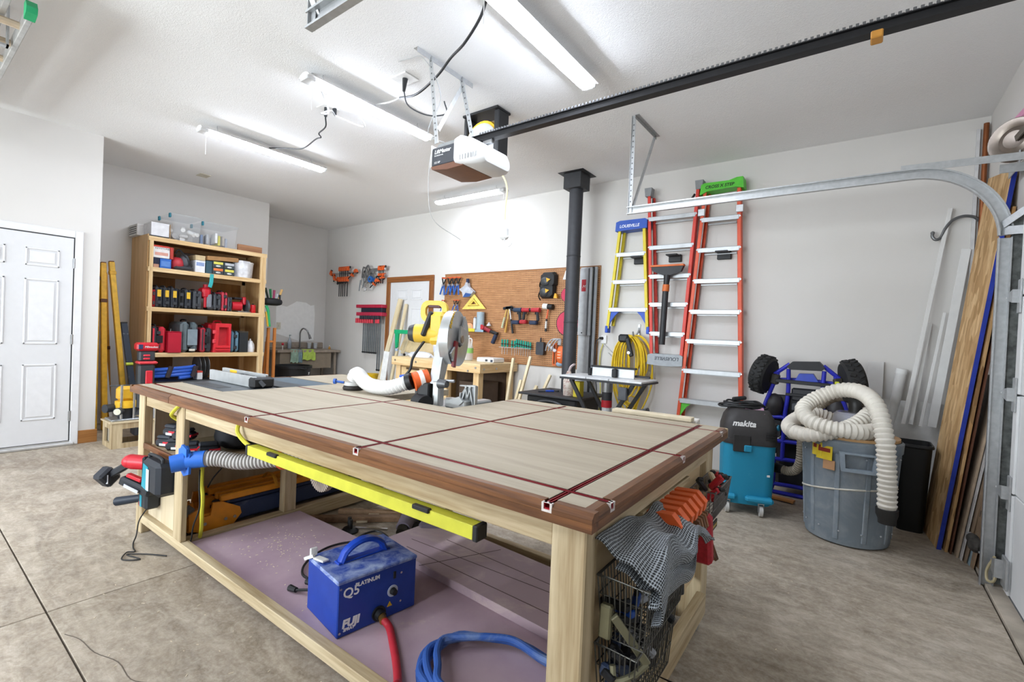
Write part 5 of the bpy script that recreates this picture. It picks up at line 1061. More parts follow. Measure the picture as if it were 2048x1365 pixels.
t = thing('blue_disc', 'blue round disc among the silver clamps', 'disc', (-6.72, 5.02, 2.1)); part('disc', M().cyl((-6.72, 5.02, 2.12), (-6.72, 4.96, 2.12), .055, n=20), P('#2a66b0', .5), t); part('disc_hub', M().cyl((-6.72, 4.96, 2.12), (-6.72, 4.955, 2.12), .02, n=12), DKGREY, t)
for k, x in enumerate((-7.06, -6.96, -6.88)): solo('steel_rod', M().cyl((x, 5.0, 1.93+.05*k), (x+.03, 5.0, 2.12), .008, n=8), P('#808a92', .4, .7), 'grey steel bar hanging in the clamp cluster, '+('leftmost' if k == 0 else 'middle' if k == 1 else 'rightmost'), 'bar')
# --- red parallel clamps
t = thing('clamp_rack', 'red and black wall rack holding the long parallel clamps', 'rack', (-6.7, YW, 1.5))
part('top_bar', M().box(-7.06, -6.36, 4.95, 5.08, 1.635, 1.69, .005), P('#b3233f', .4), t); part('dark_band', M().box(-6.94, -6.38, 4.97, 5.08, 1.56, 1.635, .004), P('#1f2130', .5), t); part('lower_bar', M().box(-7.05, -6.36, 4.95, 5.08, 1.50, 1.56, .005), P('#b82c48', .4), t)
def par_clamp(x, zb, label, xr):
    t = thing('parallel_clamp', label, 'clamp', (x, 4.97, zb), 0, 'long parallel clamps in the red rack'); BR = P('#8d979d', .35, .7)
    part('bar', M().box(x-.012, x+.012, 4.972, 4.982, zb, 1.50), BR, t); part('jaw', M().box(x-.022, x+.022, 4.90, 4.95, 1.44, 1.50, .006), P('#20232e', .5), t); part('handle', M().cyl((x-xr, 4.93, 1.375), (x-xr, 4.93, 1.455), .021, .019, 10), P('#cf3a4a', .4), t); part('end_stop', M().box(x-.016, x+.016, 4.965, 4.99, zb+.01, zb+.03, .003), BLACK, t)
for k in range(8): par_clamp(-6.86+.0495*k, .86, 'grey parallel clamp with red handle, %s from the left' % ('first', 'second', 'third', 'fourth', 'fifth', 'sixth', 'seventh', 'eighth')[k], .14-.012*k)
for k in range(2): par_clamp(-6.46+.05*k, .58, 'extra long grey bar at the right end of the red rack, '+('left of two' if k == 0 else 'right of two'), 0.)
# --- yellow bucket, leaning boards and door front
t = thing('yellow_bucket', 'yellow plastic bucket on the floor by the back door', 'bucket', (-6.1, 4.75, 0))
part('pail', M().lathe([(.12, 0), (.145, .46), (.155, .46), (.155, .49), (.15, .5), (.155, .51), (.155, .55), (.14, .55), (.115, .02), (0, .02)], (-6.40, 4.78, 0), 28), P('#d9b21c', .45), t); part('bail', M().tube(spline([(-6.555, 4.78, .49), (-6.5, 4.64, .42), (-6.3, 4.64, .42), (-6.245, 4.78, .49)], 6), .004, 6), STEEL, t)
def board(label, p0, p1, w, th, mat, up=(0, 1, 0), name='leaning_board', group=None): return solo(name, M().bar(p0, p1, w, th, .002, up=up), mat, label, 'board', group)
PALE = WOOD('#cdb98f', '#e6d8b8', 'z', .6)
board('tall pale plank leaning left of the back door', (-6.20, 4.72, .01), (-5.99, 5.03, 1.78), .09, .03, PALE)
board('narrow pale strip leaning on the back door, left', (-5.92, 4.75, .01), (-5.86, 5.04, 1.70), .05, .03, PALE); board('narrow pale strip leaning on the back door, right', (-5.70, 4.86, .92), (-5.68, 5.04, 1.36), .07, .025, PALE)
board('white board edge leaning against the bench end', (-5.60, 4.35, .005), (-5.55, 4.45, .96), .12, .02, P('#dcdcda', .6))
solo('plywood_sheet', M().bar((-5.40, 4.88, .915), (-5.35, 5.03, 1.28), .80, .012, .001, up=(0, 1, 0)), P('#cfb98f', .6, var=.06), 'beige plywood sheet leaning on the back door above the bench', 'plywood')
t = thing('green_square', 'green square bracket standing on the bench', 'bracket', (-5.5, 4.7, .95)); GR = P('#17a36c', .45)
part('top_arm', M().box(-5.72, -5.20, 4.70, 4.73, 1.225, 1.285, .003), GR, t); part('leg', M().prism([(-5.70, 1.225), (-5.62, 1.225), (-5.64, 1.02), (-5.68, 1.0)], 4.70, 4.73), GR, t); part('foot_tip', M().cyl((-5.66, 4.715, 1.0), (-5.66, 4.715, .96), .028, .02, 10), P('#a9bcd0', .5), t)
# --- workbench
t = thing('workbench', 'pine workbench with drawers in front of the pegboard', 'workbench', (-4.45, 4.67, 0)); bx0, bx1, by0, by1 = -5.25, -3.63, 4.29, 5.05
part('bench_top', M().box(bx0, bx1, by0, by1, .895, .913, .002), WOOD('#d3b583', '#e6cfa4', 'x', .5), t)
part('front_apron', M().box(bx0, bx1, by0, by0+.04, .80, .895, .003), PINE['x'], t); part('end_apron', M().box(bx1-.04, bx1, by0+.04, by1, .80, .895, .003), PINE['y'], t); part('end_apron', M().box(bx0, bx0+.04, by0+.04, by1, .80, .895, .003), PINE['y'], t)
for x in (bx0+.05, bx1-.14):
    for y in (by0+.04, by1-.10): part('leg', M().box(x, x+.09, y, y+.09, 0, .80, .004), PINE['z'], t)
part('leg', M().box(-4.30, -4.21, by0+.04, by0+.13, 0, .80, .004), PINE['z'], t)
for x in (-5.17, -4.75, -4.36, -3.82, -3.70): part('bolt', M().cyl((x, by0, .865 if x != -3.82 else .82), (x, by0-.008, .865 if x != -3.82 else .82), .013, n=10), STEEL, t)
for y in (4.36, 4.60, 4.95): part('bolt', M().cyl((bx1, y, .85), (bx1+.008, y, .85), .013, n=10), STEEL, t)
part('drawer_box', M().box(-5.10, -4.62, 4.36, 4.95, .30, .79), P('#b08a58', .6), t)
for z in (.31, .47, .63): dr = part('drawer', M().box(-5.09, -4.63, 4.335, 4.358, z, z+.15, .003), WOOD('#c9aa78', '#e0c598', 'x', .5), t); part('pull_notch', M().box(-4.99, -4.73, 4.3335, 4.3365, z+.118, z+.148), P('#5b4630', .8), dr)
part('lower_shelf', M().box(-4.6, bx1-.05, by0+.1, by1-.1, .30, .32), P('#6a5138', .7), t); part('back_board', M().box(-4.6, bx1-.1, by1-.12, by1-.10, .32, .78), P('#4c3a2b', .8), t)
solo('dark_carton', M().box(-4.15, -3.78, 4.5, 4.85, .322, .66, .004), P('#5a4a3e', .8), 'dark brown box on the shelf under the bench', 'box')
t = thing('water_jug', 'clear plastic jug with green label on the bench', 'jug', (-4.30, 4.72, .914)); jx, jy = -4.22, 4.72
part('jug_body', M().lathe([(.06, 0), (.072, .01), (.072, .17), (.06, .21), (.03, .27), (.02, .30), (.02, .32)], (jx, jy, .914), 24), GLASS('#e3e8ea', .35, .08), t); part('jug_label', M().lathe([(.073, .10), (.0735, .10), (.0735, .165), (.073, .165)], (jx, jy, .914), 24), P('#8fc46b', .5), t); part('jug_cap', M().cyl((jx, jy, 1.232), (jx, jy, 1.25), .022, n=14), WHITE, t); part('jug_handle', M().tube(spline([(jx+.02, jy, 1.21), (jx+.06, jy, 1.2), (jx+.065, jy, 1.15), (jx+.055, jy, 1.1)], 5), .009, 8), GLASS('#e3e8ea', .5, .08), t)
t = thing('plane_case', 'white low plastic case at the right end of the bench', 'case', (-3.8, 4.7, .914)); part('case_body', M().box(-3.98, -3.70, 4.62, 4.86, .914, .975, .012), P('#e6e6e4', .4), t); part('dark_grip', M().box(-3.83, -3.79, 4.616, 4.622, .93, .955, .002), P('#34363c', .5), t); part('clasp', M().box(-3.745, -3.71, 4.616, 4.622, .925, .955, .002), P('#3c4658', .5), t)
t = thing('crumpled_bag', 'white crumpled plastic bag on the left end of the bench', 'bag', (-5.0, 4.6, .914)); sd = random.Random(5); R = []
for j, (zz, k) in enumerate(((0, 1.), (.03, 1.05), (.06, .75), (.075, .3))): R.append([(-5.0+.22*k*(1+.15*sd.uniform(-1, 1))*math.cos(a), 4.60+.12*k*(1+.15*sd.uniform(-1, 1))*math.sin(a), .914+zz) for a in [2*PI*i/22 for i in range(22)]])
part('bag_body', M().loft(R), P('#dfe1e6', .35, var=.1), t); part('dark_ring', M().cyl((-5.19, 4.47, .935), (-5.19, 4.455, .935), .018, n=12), BLACK, t)
t = thing('white_pail', 'white plastic pail standing on the bench behind the saw', 'bucket', (-4.75, 4.75, .914)); part('pail_wall', M().lathe([(.075, 0), (.095, .22), (.102, .22), (.102, .245), (.09, .245), (.07, .01), (0, .01)], (-4.78, 4.75, .914), 24), P('#e7e8ec', .4), t); part('pail_label', M().lathe([(.088, .08), (.0885, .08), (.0945, .16), (.094, .16)], (-4.78, 4.75, .914), 24), P('#c9cede', .5), t)
# --- pegboard and tools
pg = thing('pegboard', 'brown perforated pegboard covering the back wall', 'pegboard', (-3.8, YB, .91)); part('panel', M().box(-5.055, -2.50, YB-.012, YB-.002, .905, 2.135), PEG, pg)
for a in ((-5.055, -2.5, .895, .907), (-5.055, -2.5, 2.133, 2.145)): part('edge_strip', M().box(a[0], a[1], YB-.016, YB-.001, a[2], a[3]), P('#8a5a30', .6), pg)
yt = 5.03
def spring_clamp(x, z, s, label, g):
    t = thing('spring_clamp', label, 'clamp', mt=T(x, yt, z) @ RY(.12), group=g); BC = P('#2d5fae', .4)
    for sg in (-1, 1): part('handle', M().bar((sg*.008*s, 0, 0), (sg*.035*s, 0, -.11*s), .014*s, .018*s, .004), BC, t, W=False); part('jaw', M().bar((-sg*.004*s, 0, -.005*s), (sg*.03*s, 0, .08*s), .012*s, .016*s, .004), BLACK, t, W=False)
    part('pivot_spring', M().cyl((0, -.016*s, 0), (0, .016*s, 0), .014*s, n=10), P('#b9bcc4', .3, .7), t, W=False); part('jaw_pad', M().box(-.034*s, .034*s, -.008*s, .008*s, .075*s, .092*s, .003), P('#c2552c', .5), t, W=False)
for k, x in enumerate((-5.04, -4.92, -4.84, -4.75)): spring_clamp(x, 1.975, 1.3, 'large blue spring clamp, %s from the door' % ('first', 'second', 'third', 'fourth', 'fifth', 'sixth', 'seventh', 'eighth')[k], 'large blue spring clamps')
for k, x in enumerate((-5.04, -4.80, -4.74)): spring_clamp(x, 1.68, .85, 'small blue spring clamp below the large ones, %s from the door' % ('first', 'second', 'third', 'fourth', 'fifth', 'sixth', 'seventh', 'eighth')[k], 'small blue spring clamps')
t = thing('dust_bag', 'grey and blue cloth dust bag on the pegboard', 'dust bag', (-4.55, yt, 1.8)); part('bag', M().prism([(-4.68, 1.90), (-4.58, 1.955), (-4.56, 2.0), (-4.53, 2.0), (-4.515, 1.94), (-4.41, 1.865), (-4.47, 1.80), (-4.60, 1.79), (-4.62, 1.86)], 4.99, 5.05), P('#b9bcc4', .8, var=.12), t); part('nozzle', M().box(-4.565, -4.525, 5.0, 5.04, 1.99, 2.055, .006), P('#26324f', .5), t); part('blue_corner', M().prism([(-4.60, 1.788), (-4.47, 1.797), (-4.44, 1.835), (-4.55, 1.85)], 4.985, 4.99), P('#2c4f8e', .6), t)
t = thing('speed_square', 'yellow triangular square on the pegboard', 'square', (-4.43, yt, 1.62)); part('outer_triangle', M().ring([(-4.65, 1.62), (-4.21, 1.625), (-4.43, 1.835)], [(-4.545, 1.665), (-4.315, 1.667), (-4.43, 1.775)], 5.035, 5.05), P('#ead06a', .45), t); part('inner_triangle', M().ring([(-4.53, 1.672), (-4.33, 1.674), (-4.43, 1.765)], [(-4.48, 1.69), (-4.38, 1.69), (-4.43, 1.737)], 5.03, 5.045), P('#e3c75a', .45), t)
t = thing('peg_shelf', 'small shelf with yellow edge on the pegboard', 'shelf', (-4.38, 5.0, 1.31)); part('board', M().box(-4.62, -4.14, 4.93, 5.075, 1.30, 1.312), P('#4c4f55', .5), t); part('yellow_lip', M().box(-4.62, -4.30, 4.925, 4.932, 1.30, 1.345, .002), P('#cfc13a', .5), t); part('blue_lip', M().box(-4.29, -4.14, 4.925, 4.932, 1.30, 1.33, .002), P('#8fa7b8', .5), t)
t = thing('tape_roll', 'tall grey paper roll on the small pegboard shelf', 'roll', (-4.25, 5.0, 1.313)); part('roll_body', M().lathe([(.016, 0), (.055, 0), (.055, .265), (.016, .265)], (-4.26, 5.0, 1.313), 24), P('#9fb0ba', .6), t); part('core', M().lathe([(.012, .0), (.016, .0), (.016, .27), (.012, .27)], (-4.26, 5.0, 1.313), 16), P('#c9a878', .7), t)
t = thing('paper_tube', 'white tube beside the grey roll on the shelf', 'tube', (-4.36, 5.0, 1.313)); part('tube_body', M().cyl((-4.36, 5.0, 1.313), (-4.36, 5.0, 1.49), .024, n=16), P('#d9dadb', .4), t); part('tube_cap', M().cyl((-4.36, 5.0, 1.49), (-4.36, 5.0, 1.51), .018, .012, 12), P('#8b9096', .4), t)
t = thing('tape_roll', 'orange ring of tape on the small shelf', 'tape', (-4.45, 5.0, 1.313)); part('tape_ring', M().lathe([(.032, -.02), (.055, -.02), (.055, .02), (.032, .02)], n=24, mt=T(-4.46, 5.0, 1.369) @ RZ(.5) @ RX(PI/2)), P('#e09a6a', .5), t); part('inner_core', M().lathe([(.029, -.021), (.032, -.021), (.032, .021), (.029, .021)], n=20, mt=T(-4.46, 5.0, 1.369) @ RZ(.5) @ RX(PI/2)), P('#c9a878', .6), t)
t = thing('teal_markers', 'teal marker bundle at the left of the small shelf', 'markers', (-4.57, 5.0, 1.313))
for k in range(4): part('marker', M().cyl((-4.60+.02*k, 5.0, 1.313), (-4.605+.022*k, 5.0, 1.40+.01*(k % 2)), .009, n=8), P(('#1f8f86', '#d8c44a', '#2d5fae', '#1f8f86')[k], .4), t)
t = thing('angle_grinder', 'red and black grinder hanging diagonally on the pegboard', 'power tool', (-4.1, yt, 1.2)); part('motor', M().cyl((-4.20, 5.0, 1.36), (-4.07, 5.0, 1.315), .032, .028, 14), P('#8d2630', .45), t); part('gear_head', M().cyl((-4.26, 5.0, 1.375), (-4.2, 5.0, 1.36), .03, .034, 12), P('#2a2b2e', .4, .4), t); part('grip', M().cyl((-4.07, 5.0, 1.315), (-3.95, 5.0, 1.28), .022, .026, 12), BLACK, t); part('battery', M().bar((-3.97, 5.0, 1.28), (-4.03, 5.0, 1.15), .05, .05, .01), P('#23304a', .5), t); part('guard_ring', M().cyl((-4.2, 4.965, 1.37), (-4.2, 4.96, 1.37), .035, n=16), P('#b8323c', .4), t)
t = thing('funnel_tip', 'small clear nozzle above the grinder', 'nozzle', (-4.13, yt, 1.4)); part('cone', M().cyl((-4.13, 5.03, 1.40), (-4.13, 5.03, 1.44), .03, .006, 12), GLASS('#d9dbe0', .7, .2), t); part('base_ring', M().cyl((-4.13, 5.03, 1.39), (-4.13, 5.03, 1.40), .034, n=14), P('#c8cad0', .4), t)
def hammer(x0, z0, x1, z1, grip, label, claw=True):
    t = thing('hammer', label, 'hammer', (x1, yt, z1), 0, 'hammers on the pegboard'); a = Vector((x0, 5.03, z0)); b = Vector((x1, 5.03, z1)); d = (b-a)
    part('grip', M().tube([a, a+d*.15, a+d*.45, a+d*.55], [.017, .016, .015, .012], 10), P(grip, .5), t); part('shaft', M().cyl(a+d*.5, b, .010, n=10), P('#c9a95a', .5) if grip != '#1e1e1e' else STEEL, t); part('head', M().bar(b+Vector((-.06, 0, .0)), b+Vector((.045, 0, .01)), .03, .034, .006), P('#3d454e', .3, .8), t); part('claw', M().prism([(x1+.04, z1+.02), (x1+.085, z1-.005), (x1+.09, z1-.02), (x1+.04, z1-.008)], 5.018, 5.042), P('#3d454e', .3, .8), t)
hammer(-3.90, 1.37, -3.83, 1.63, '#b5b99a', 'hammer with pale grip, leftmost on the pegboard'); hammer(-3.84, 1.31, -3.79, 1.635, '#b98a3a', 'hammer with tan wooden handle, middle of three'); hammer(-3.715, 1.30, -3.785, 1.64, '#1e1e1e', 'hammer with black grip, rightmost of three')
def drill(x, z, col, label, s=1., fl=1):
    t = thing('cordless_drill', label, 'drill', (x, yt, z-.2), 0, 'cordless drills on the pegboard')
    part('motor', M().cyl((x-.06*fl*s, 5.0, z), (x+.07*fl*s, 5.0, z), .032*s, .03*s, 14), P(col, .45), t); part('chuck', M().cyl((x+.07*fl*s, 5.0, z), (x+.12*fl*s, 5.0, z), .022*s, .014*s, 12), P('#2b2d31', .4, .5), t); part('grip', M().bar((x-.02*fl*s, 5.0, z-.02*s), (x-.04*fl*s, 5.0, z-.15*s), .034*s, .04*s, .01), P('#26282d', .5), t); part('battery', M().box(x-.09*s, x+.03*s, 4.965, 5.035, z-.20*s, z-.145*s, .012), P(col if fl > 0 else '#23304a', .5), t); part('trigger', M().box(x-.005*fl*s, x+.015*fl*s, 4.99, 5.01, z-.06*s, z-.03*s, .004), BLACK, t)
drill(-3.62, 1.61, '#2a3b52', 'navy cordless drill on the pegboard, left of three', .95, -1); drill(-3.50, 1.61, '#a8242e', 'red cordless drill on the pegboard, middle of three', .9); drill(-3.34, 1.61, '#b02631', 'red cordless driver on the pegboard, right of three', .95, -1)
t = thing('rubber_mallet', 'mallet with white and black head on the pegboard', 'mallet', (-3.18, yt, 1.34)); part('handle', M().cyl((-3.195, 5.03, 1.50), (-3.175, 5.03, 1.63), .011, n=10), P('#d8653a', .5), t); part('grip', M().cyl((-3.20, 5.03, 1.34), (-3.195, 5.03, 1.50), .015, .013, 10), P('#2a2a2a', .6), t); part('grip_stripe', M().cyl((-3.1985, 5.028, 1.38), (-3.196, 5.028, 1.47), .0155, .014, 10), P('#c9c9c4', .6), t); part('white_face', M().cyl((-3.25, 5.03, 1.66), (-3.18, 5.03, 1.655), .036, n=16), P('#e6e6e0', .5), t); part('black_face', M().cyl((-3.18, 5.03, 1.655), (-3.11, 5.03, 1.65), .036, n=16), BLACK, t)
for k, (x, z, s, nm) in enumerate(((-3.19, 1.99, 1., 'upper'), (-3.20, 1.855, .95, 'lower'))):
    t = thing('knee_pad', 'black knee pad with yellow triangles, %s one' % nm, 'knee pad', (x, 5.0, z-.1), 0, 'knee pads on the pegboard'); R = []
    for j, (dy, r) in enumerate(((0, 1.), (-.03, 1.), (-.065, .85), (-.08, .5))): R.append([(x+.115*s*r*q[0], 5.06+dy, z+.10*s*r*q[1]) for q in ((-1, -.7), (-.7, -1), (.6, -1), (1, -.6), (1, .6), (.7, 1), (-.6, 1), (-1, .6))])
    part('shell', M().loft(R), P('#1f1f20', .6), t); part('cap', M().ell((x-.02, 4.99, z-.02), (.075*s, .035, .06*s)), P('#3c3f42', .4), t); part('strap', M().tube(spline([(x-.1, 5.03, z+.02), (x-.13, 5.03, z-.06), (x-.1, 5.03, z-.12)], 5), .014, 6, flat=.4), BLACK, t)
    part('yellow_mark', M().prism([(x+.01, z+.02), (x+.07, z+.0), (x+.02, z-.035)], 4.955, 4.96), P('#e3a92e', .5), t)
solo('strap_tab', M().prism([(-3.09, 1.76), (-3.04, 1.755), (-3.05, 1.81), (-3.075, 1.82)], 5.0, 5.04), P('#e0a52c', .5), 'yellow strap end below the knee pads', 'strap')
for (x, z, r, nm) in ((-2.90, 1.45, .16, 'large red round pad half hidden by the stove pipe'), (-2.92, 1.80, .09, 'small red round pad above the large one')):
    t = thing('sanding_pad', nm, 'pad', (x, 5.06, z-r)); part('pad_face', M().cyl((x, 5.05, z), (x, 5.04, z), r*.93, n=36), P('#c43a55', .6), t); part('pad_rim', M().cyl((x, 5.07, z), (x, 5.046, z), r, n=36), P('#2c1c20', .6), t)
solo('white_tag', M().prism([(-2.99, 1.99), (-2.90, 1.99), (-2.92, 2.08), (-2.955, 2.1)], 5.04, 5.06), WHITE, 'white cloth tip on the pegboard beside the pipe', 'cloth')
def driver(x, z, label, s=1.):
    t = thing('screwdriver', label, 'screwdriver', (x, yt, z-.12), 0, 'teal screwdrivers on the pegboard'); part('handle', M().lathe([(.006, 0), (.013, .01), (.014, .05), (.011, .08), (.013, .09), (.008, .1)], (x, 5.03, z-.1*s), 10), P('#1e9a86', .4), t); part('grip_band', M().cyl((x, 5.03, z-.07*s), (x, 5.03, z-.05*s), .0145, n=10), P('#17302e', .5), t); part('shank', M().cyl((x, 5.03, z-.20*s), (x, 5.03, z-.1*s), .0035, n=6), STEEL, t)
for k in range(5): driver(-3.885+.045*k+(.03 if k > 2 else 0), 1.215-.008*(k > 2), 'teal screwdriver in the left row, %s from the left' % ('first', 'second', 'third', 'fourth', 'fifth', 'sixth', 'seventh', 'eighth')[k])
for k in range(7): driver(-3.645+.037*k, 1.225-.005*k, 'teal screwdriver in the right row, %s from the left' % ('first', 'second', 'third', 'fourth', 'fifth', 'sixth', 'seventh', 'eighth')[k])
for n_, xa, xb in (('left', -3.92, -3.66), ('right', -3.68, -3.40)): solo('tool_holder', M().box(xa, xb, 5.0, 5.07, 1.105, 1.112, .002), GLASS('#dddddd', .5, .2), 'clear holder strip under the %s row of screwdrivers' % n_, 'tool holder')
t = thing('glue_bottle', 'flat black bottle hanging on the pegboard', 'bottle', (-3.26, 5.03, 1.04)); part('bottle_body', M().prism(rrect(-3.32, -3.205, 1.04, 1.205, .02, 3), 5.0, 5.05), P('#33363c', .5), t); part('spout', M().cyl((-3.265, 5.025, 1.205), (-3.265, 5.025, 1.26), .014, .009, 10), P('#26282c', .5), t)
t = thing('safety_glasses', 'clear safety glasses bundle hanging on the pegboard', 'glasses', (-3.1, 5.02, 1.08))
for k in range(3): part('frame', M().tube(spline([(-3.17+.04*k, 5.0, 1.10), (-3.14+.045*k, 4.98, 1.17), (-3.08+.04*k, 4.98, 1.24), (-3.0+.02*k, 5.0, 1.25), (-2.99+.015*k, 5.0, 1.18)], 6), .007, 6), P('#a9adb2', .35), t); part('lens', M().ell((-3.12+.04*k, 5.0, 1.17-.03*k), (.028, .01, .022)), GLASS('#dfe2e6', .6, .1), t)
t = thing('framing_square', 'orange slotted bracket hanging at the pegboard corner', 'bracket', (-3.05, 5.03, .92)); part('plate', M().ring([(-3.085, .92), (-3.03, .92), (-3.03, 1.2), (-3.085, 1.2)], [(-3.07, .94), (-3.045, .94), (-3.045, 1.18), (-3.07, 1.18)], 5.03, 5.05), P('#cf5f25', .5), t)
for k in range(5): part('slot_bar', M().box(-3.04, -2.99, 5.04, 5.055, .95+.05*k, .965+.05*k), P('#7d3a1c', .6), t)
t = thing('ear_muffs', 'orange ear muff beside the stove pipe', 'ear muffs', (-2.93, 5.02, .95)); part('cup', M().ell((-2.94, 5.0, 1.06), (.06, .05, .11), e=.8), P('#e26a30', .45), t)
for k in range(3): part('slot', M().box(-2.965, -2.92, 4.945, 4.952, 1.02+.035*k, 1.03+.035*k), P('#f2c9a8', .5), t)
solo('glove', M().ell((-2.96, 5.0, .945), (.05, .03, .03)), P('#8fa3b4', .7), 'grey blue glove under the ear muff', 'glove')
# --- guide rails leaning right of the pipe
RA = P('#a6a8aa', .4, .5)
t = thing('guide_rail', 'short aluminium guide rail with red logo label beside the pipe', 'guide rail', (-2.63, 5.0, 1.31)); part('extrusion', M().box(-2.715, -2.60, 4.97, 4.99, 1.31, 2.10, .002), RA, t); part('rib', M().box(-2.605, -2.59, 4.96, 4.99, 1.31, 2.10, .002), P('#77797c', .4, .6), t); part('rib', M().box(-2.585, -2.55, 4.965, 4.99, 1.31, 2.10, .002), RA, t); lb = part('red_label', M().box(-2.685, -2.63, 4.967, 4.97, 1.83, 1.97), P('#b8222f', .5), t)
text('lettering', 'M', .05, (-2.675, 4.9665, 1.87), (1, 0, 0), (0, 0, 1), WHITE, t, shear=.3); part('hole', M().cyl((-2.66, 4.9665, 1.34), (-2.66, 4.97, 1.34), .008, n=10), BLACK, t)
t = thing('guide_rail', 'long aluminium guide rail behind the short one', 'guide rail', (-2.6, 5.03, .5)); part('extrusion', M().box(-2.72, -2.57, 5.0, 5.02, .45, 2.12, .002), RA, t); part('rib', M().box(-2.565, -2.545, 4.995, 5.02, .45, 2.12, .002), P('#2e2f31', .6), t); part('rib', M().box(-2.54, -2.505, 5.0, 5.02, .45, 2.12, .002), P('#8d8f92', .4, .5), t)
for k in range(6):
    x = -3.50+.055*k; board('pale scrap stick leaning at the bench end, %s' % ('leftmost', 'second from left', 'third from left', 'third from right', 'second from right', 'rightmost')[k], (x+.03, 4.55, .005), (x+(.02, .06, .10, .12, .05, .14)[k], 4.75+.05*k, (.99, .72, 1.02, .66, .62, .80)[k]), .035, .03, PALE, group='scrap sticks at the bench end')

# ================================================================ wood stove with flue pipe
t = thing('wood_stove', 'dark grey wood stove with flue pipe to the ceiling', 'stove', (-2.62, 4.5, 0)); ST = P('#3a3b3e', .6, .2, .06)
part('top_plate', M().box(-3.0, -2.24, 4.20, 4.86, .64, .662, .006), ST, t); part('firebox', M().box(-2.93, -2.31, 4.27, 4.80, .18, .64, .02), P('#2d2e30', .6), t); part('door', M().box(-2.85, -2.42, 4.255, 4.27, .25, .58, .02), P('#252628', .5), t); part('door_arch', M().tube(spline([(-2.84, 4.245, .50), (-2.75, 4.24, .575), (-2.62, 4.24, .60), (-2.48, 4.24, .575), (-2.41, 4.245, .50)], 6), .014, 8), P('#4a4c4f', .5), t)
for x in (-2.9, -2.36):
    for y in (4.3, 4.76): part('leg', M().cyl((x, y, 0), (x, y, .18), .02, .03, 10), ST, t)
fp = part('flue_pipe', M().cyl((-2.66, 4.70, .662), (-2.66, 4.70, 2.96), .078, n=28), P('#404145', .55, .2), t)
for z in (1.45, 2.2): part('pipe_seam', M().lathe([(.078, -.008), (.081, -.004), (.081, .004), (.078, .008)], (-2.66, 4.70, z), 28), P('#38393c', .55, .2), t)
part('ceiling_box', M().box(-2.77, -2.55, 4.59, 4.81, 2.95, CZ-.004, .004), P('#37383b', .55), t); part('ceiling_flange', M().box(-2.82, -2.50, 4.54, 4.86, CZ-.006, CZ-.001, .001), P('#2f3032', .55), t)
t = thing('paper_bag', 'crumpled printed paper bag on the stove beside the pipe', 'bag', (-2.45, 4.4, .663)); R = []
for j, (zz, k) in enumerate(((0, .95), (.08, 1.), (.16, .95), (.22, .55), (.26, .3))): R.append([(-2.47+.065*k*(1+.1*math.sin(3*a+j))*math.cos(a), 4.38+.05*k*(1+.1*math.cos(4*a+j))*math.sin(a), .663+zz) for a in [2*PI*i/16 for i in range(16)]])
part('bag_body', M().loft(R), mk_dusty('#c9bfb4', '#8a4a40', .48, .62, 22.), t); part('bag_twist', M().tube(spline([(-2.47, 4.38, .92), (-2.45, 4.38, .97), (-2.41, 4.38, 1.0)], 5), .022, 6, flat=.5), P('#d2c2c4', .6), t)
t = carton('yellow_carton', 'yellow carton on the stove next to the paper bag', -1, -1+.001, 0, .001, '#e8d32e') if False else thing('yellow_carton', 'yellow carton on the stove next to the paper bag', 'box', (-2.35, 4.4, .663)); part('carton_body', M().box(-2.385, -2.31, 4.33, 4.42, .663, .82, .003), P('#e2d03a', .6), t); part('carton_lid', M().box(-2.386, -2.309, 4.329, 4.421, .815, .824, .002), P('#d6c22c', .6), t)
t = thing('utility_knife', 'blue handled cutter lying on the stove top', 'tool', (-2.8, 4.5, .663)); part('blue_grip', M().bar((-2.78, 4.42, .675), (-2.72, 4.5, .675), .025, .02, .006), P('#2a50b8', .45), t); part('blade_guard', M().bar((-2.84, 4.36, .672), (-2.78, 4.42, .672), .035, .014, .005), DKGREY, t)
solo('stove_poker', M().bar((-2.83, 4.62, .672), (-2.70, 4.56, .672), .03, .016, .003), DKGREY, 'dark flat bar on the stove behind the cutter', 'bar')

# ================================================================ router table on folding legs
t = thing('router_table', 'small router table with black folding legs before the stove', 'router table', (-1.98, 4.3, 0)); LG = P('#2b2c2f', .5)
part('left_top', M().box(-2.40, -2.12, 4.08, 4.50, .885, .905, .004), P('#d6d7d8', .4), t); part('main_top', M().box(-2.115, -1.88, 4.08, 4.50, .885, .905, .004), P('#cfd1d3', .4), t); part('right_top', M().box(-1.875, -1.56, 4.08, 4.50, .885, .905, .004), P('#dcdddd', .4), t); part('edge_frame', M().ring([(-2.405, 4.075), (-1.555, 4.075), (-1.555, 4.505), (-2.405, 4.505)], [(-2.395, 4.085), (-1.565, 4.085), (-1.565, 4.495), (-2.395, 4.495)], .868, .886, 'xy'), LG, t)
part('fence', M().box(-2.16, -1.92, 4.30, 4.32, .906, .995, .003), P('#c6c9cc', .35, .4), t); part('fence', M().box(-1.90, -1.72, 4.30, 4.32, .906, .995, .003), P('#c6c9cc', .35, .4), t); part('fence_cap', M().box(-2.17, -1.70, 4.285, 4.325, .995, 1.012, .003), BLACK, t); part('bit_guard', M().box(-1.935, -1.885, 4.26, 4.34, .91, .99, .006), BLACK, t); part('fence_knob', M().cyl((-2.19, 4.31, .906), (-2.19, 4.31, .98), .018, .022, 10), BLACK, t)
part('feather_board', M().bar((-1.86, 4.36, .93), (-1.6, 4.40, .925), .05, .022, .004), P('#33343a', .5), t)
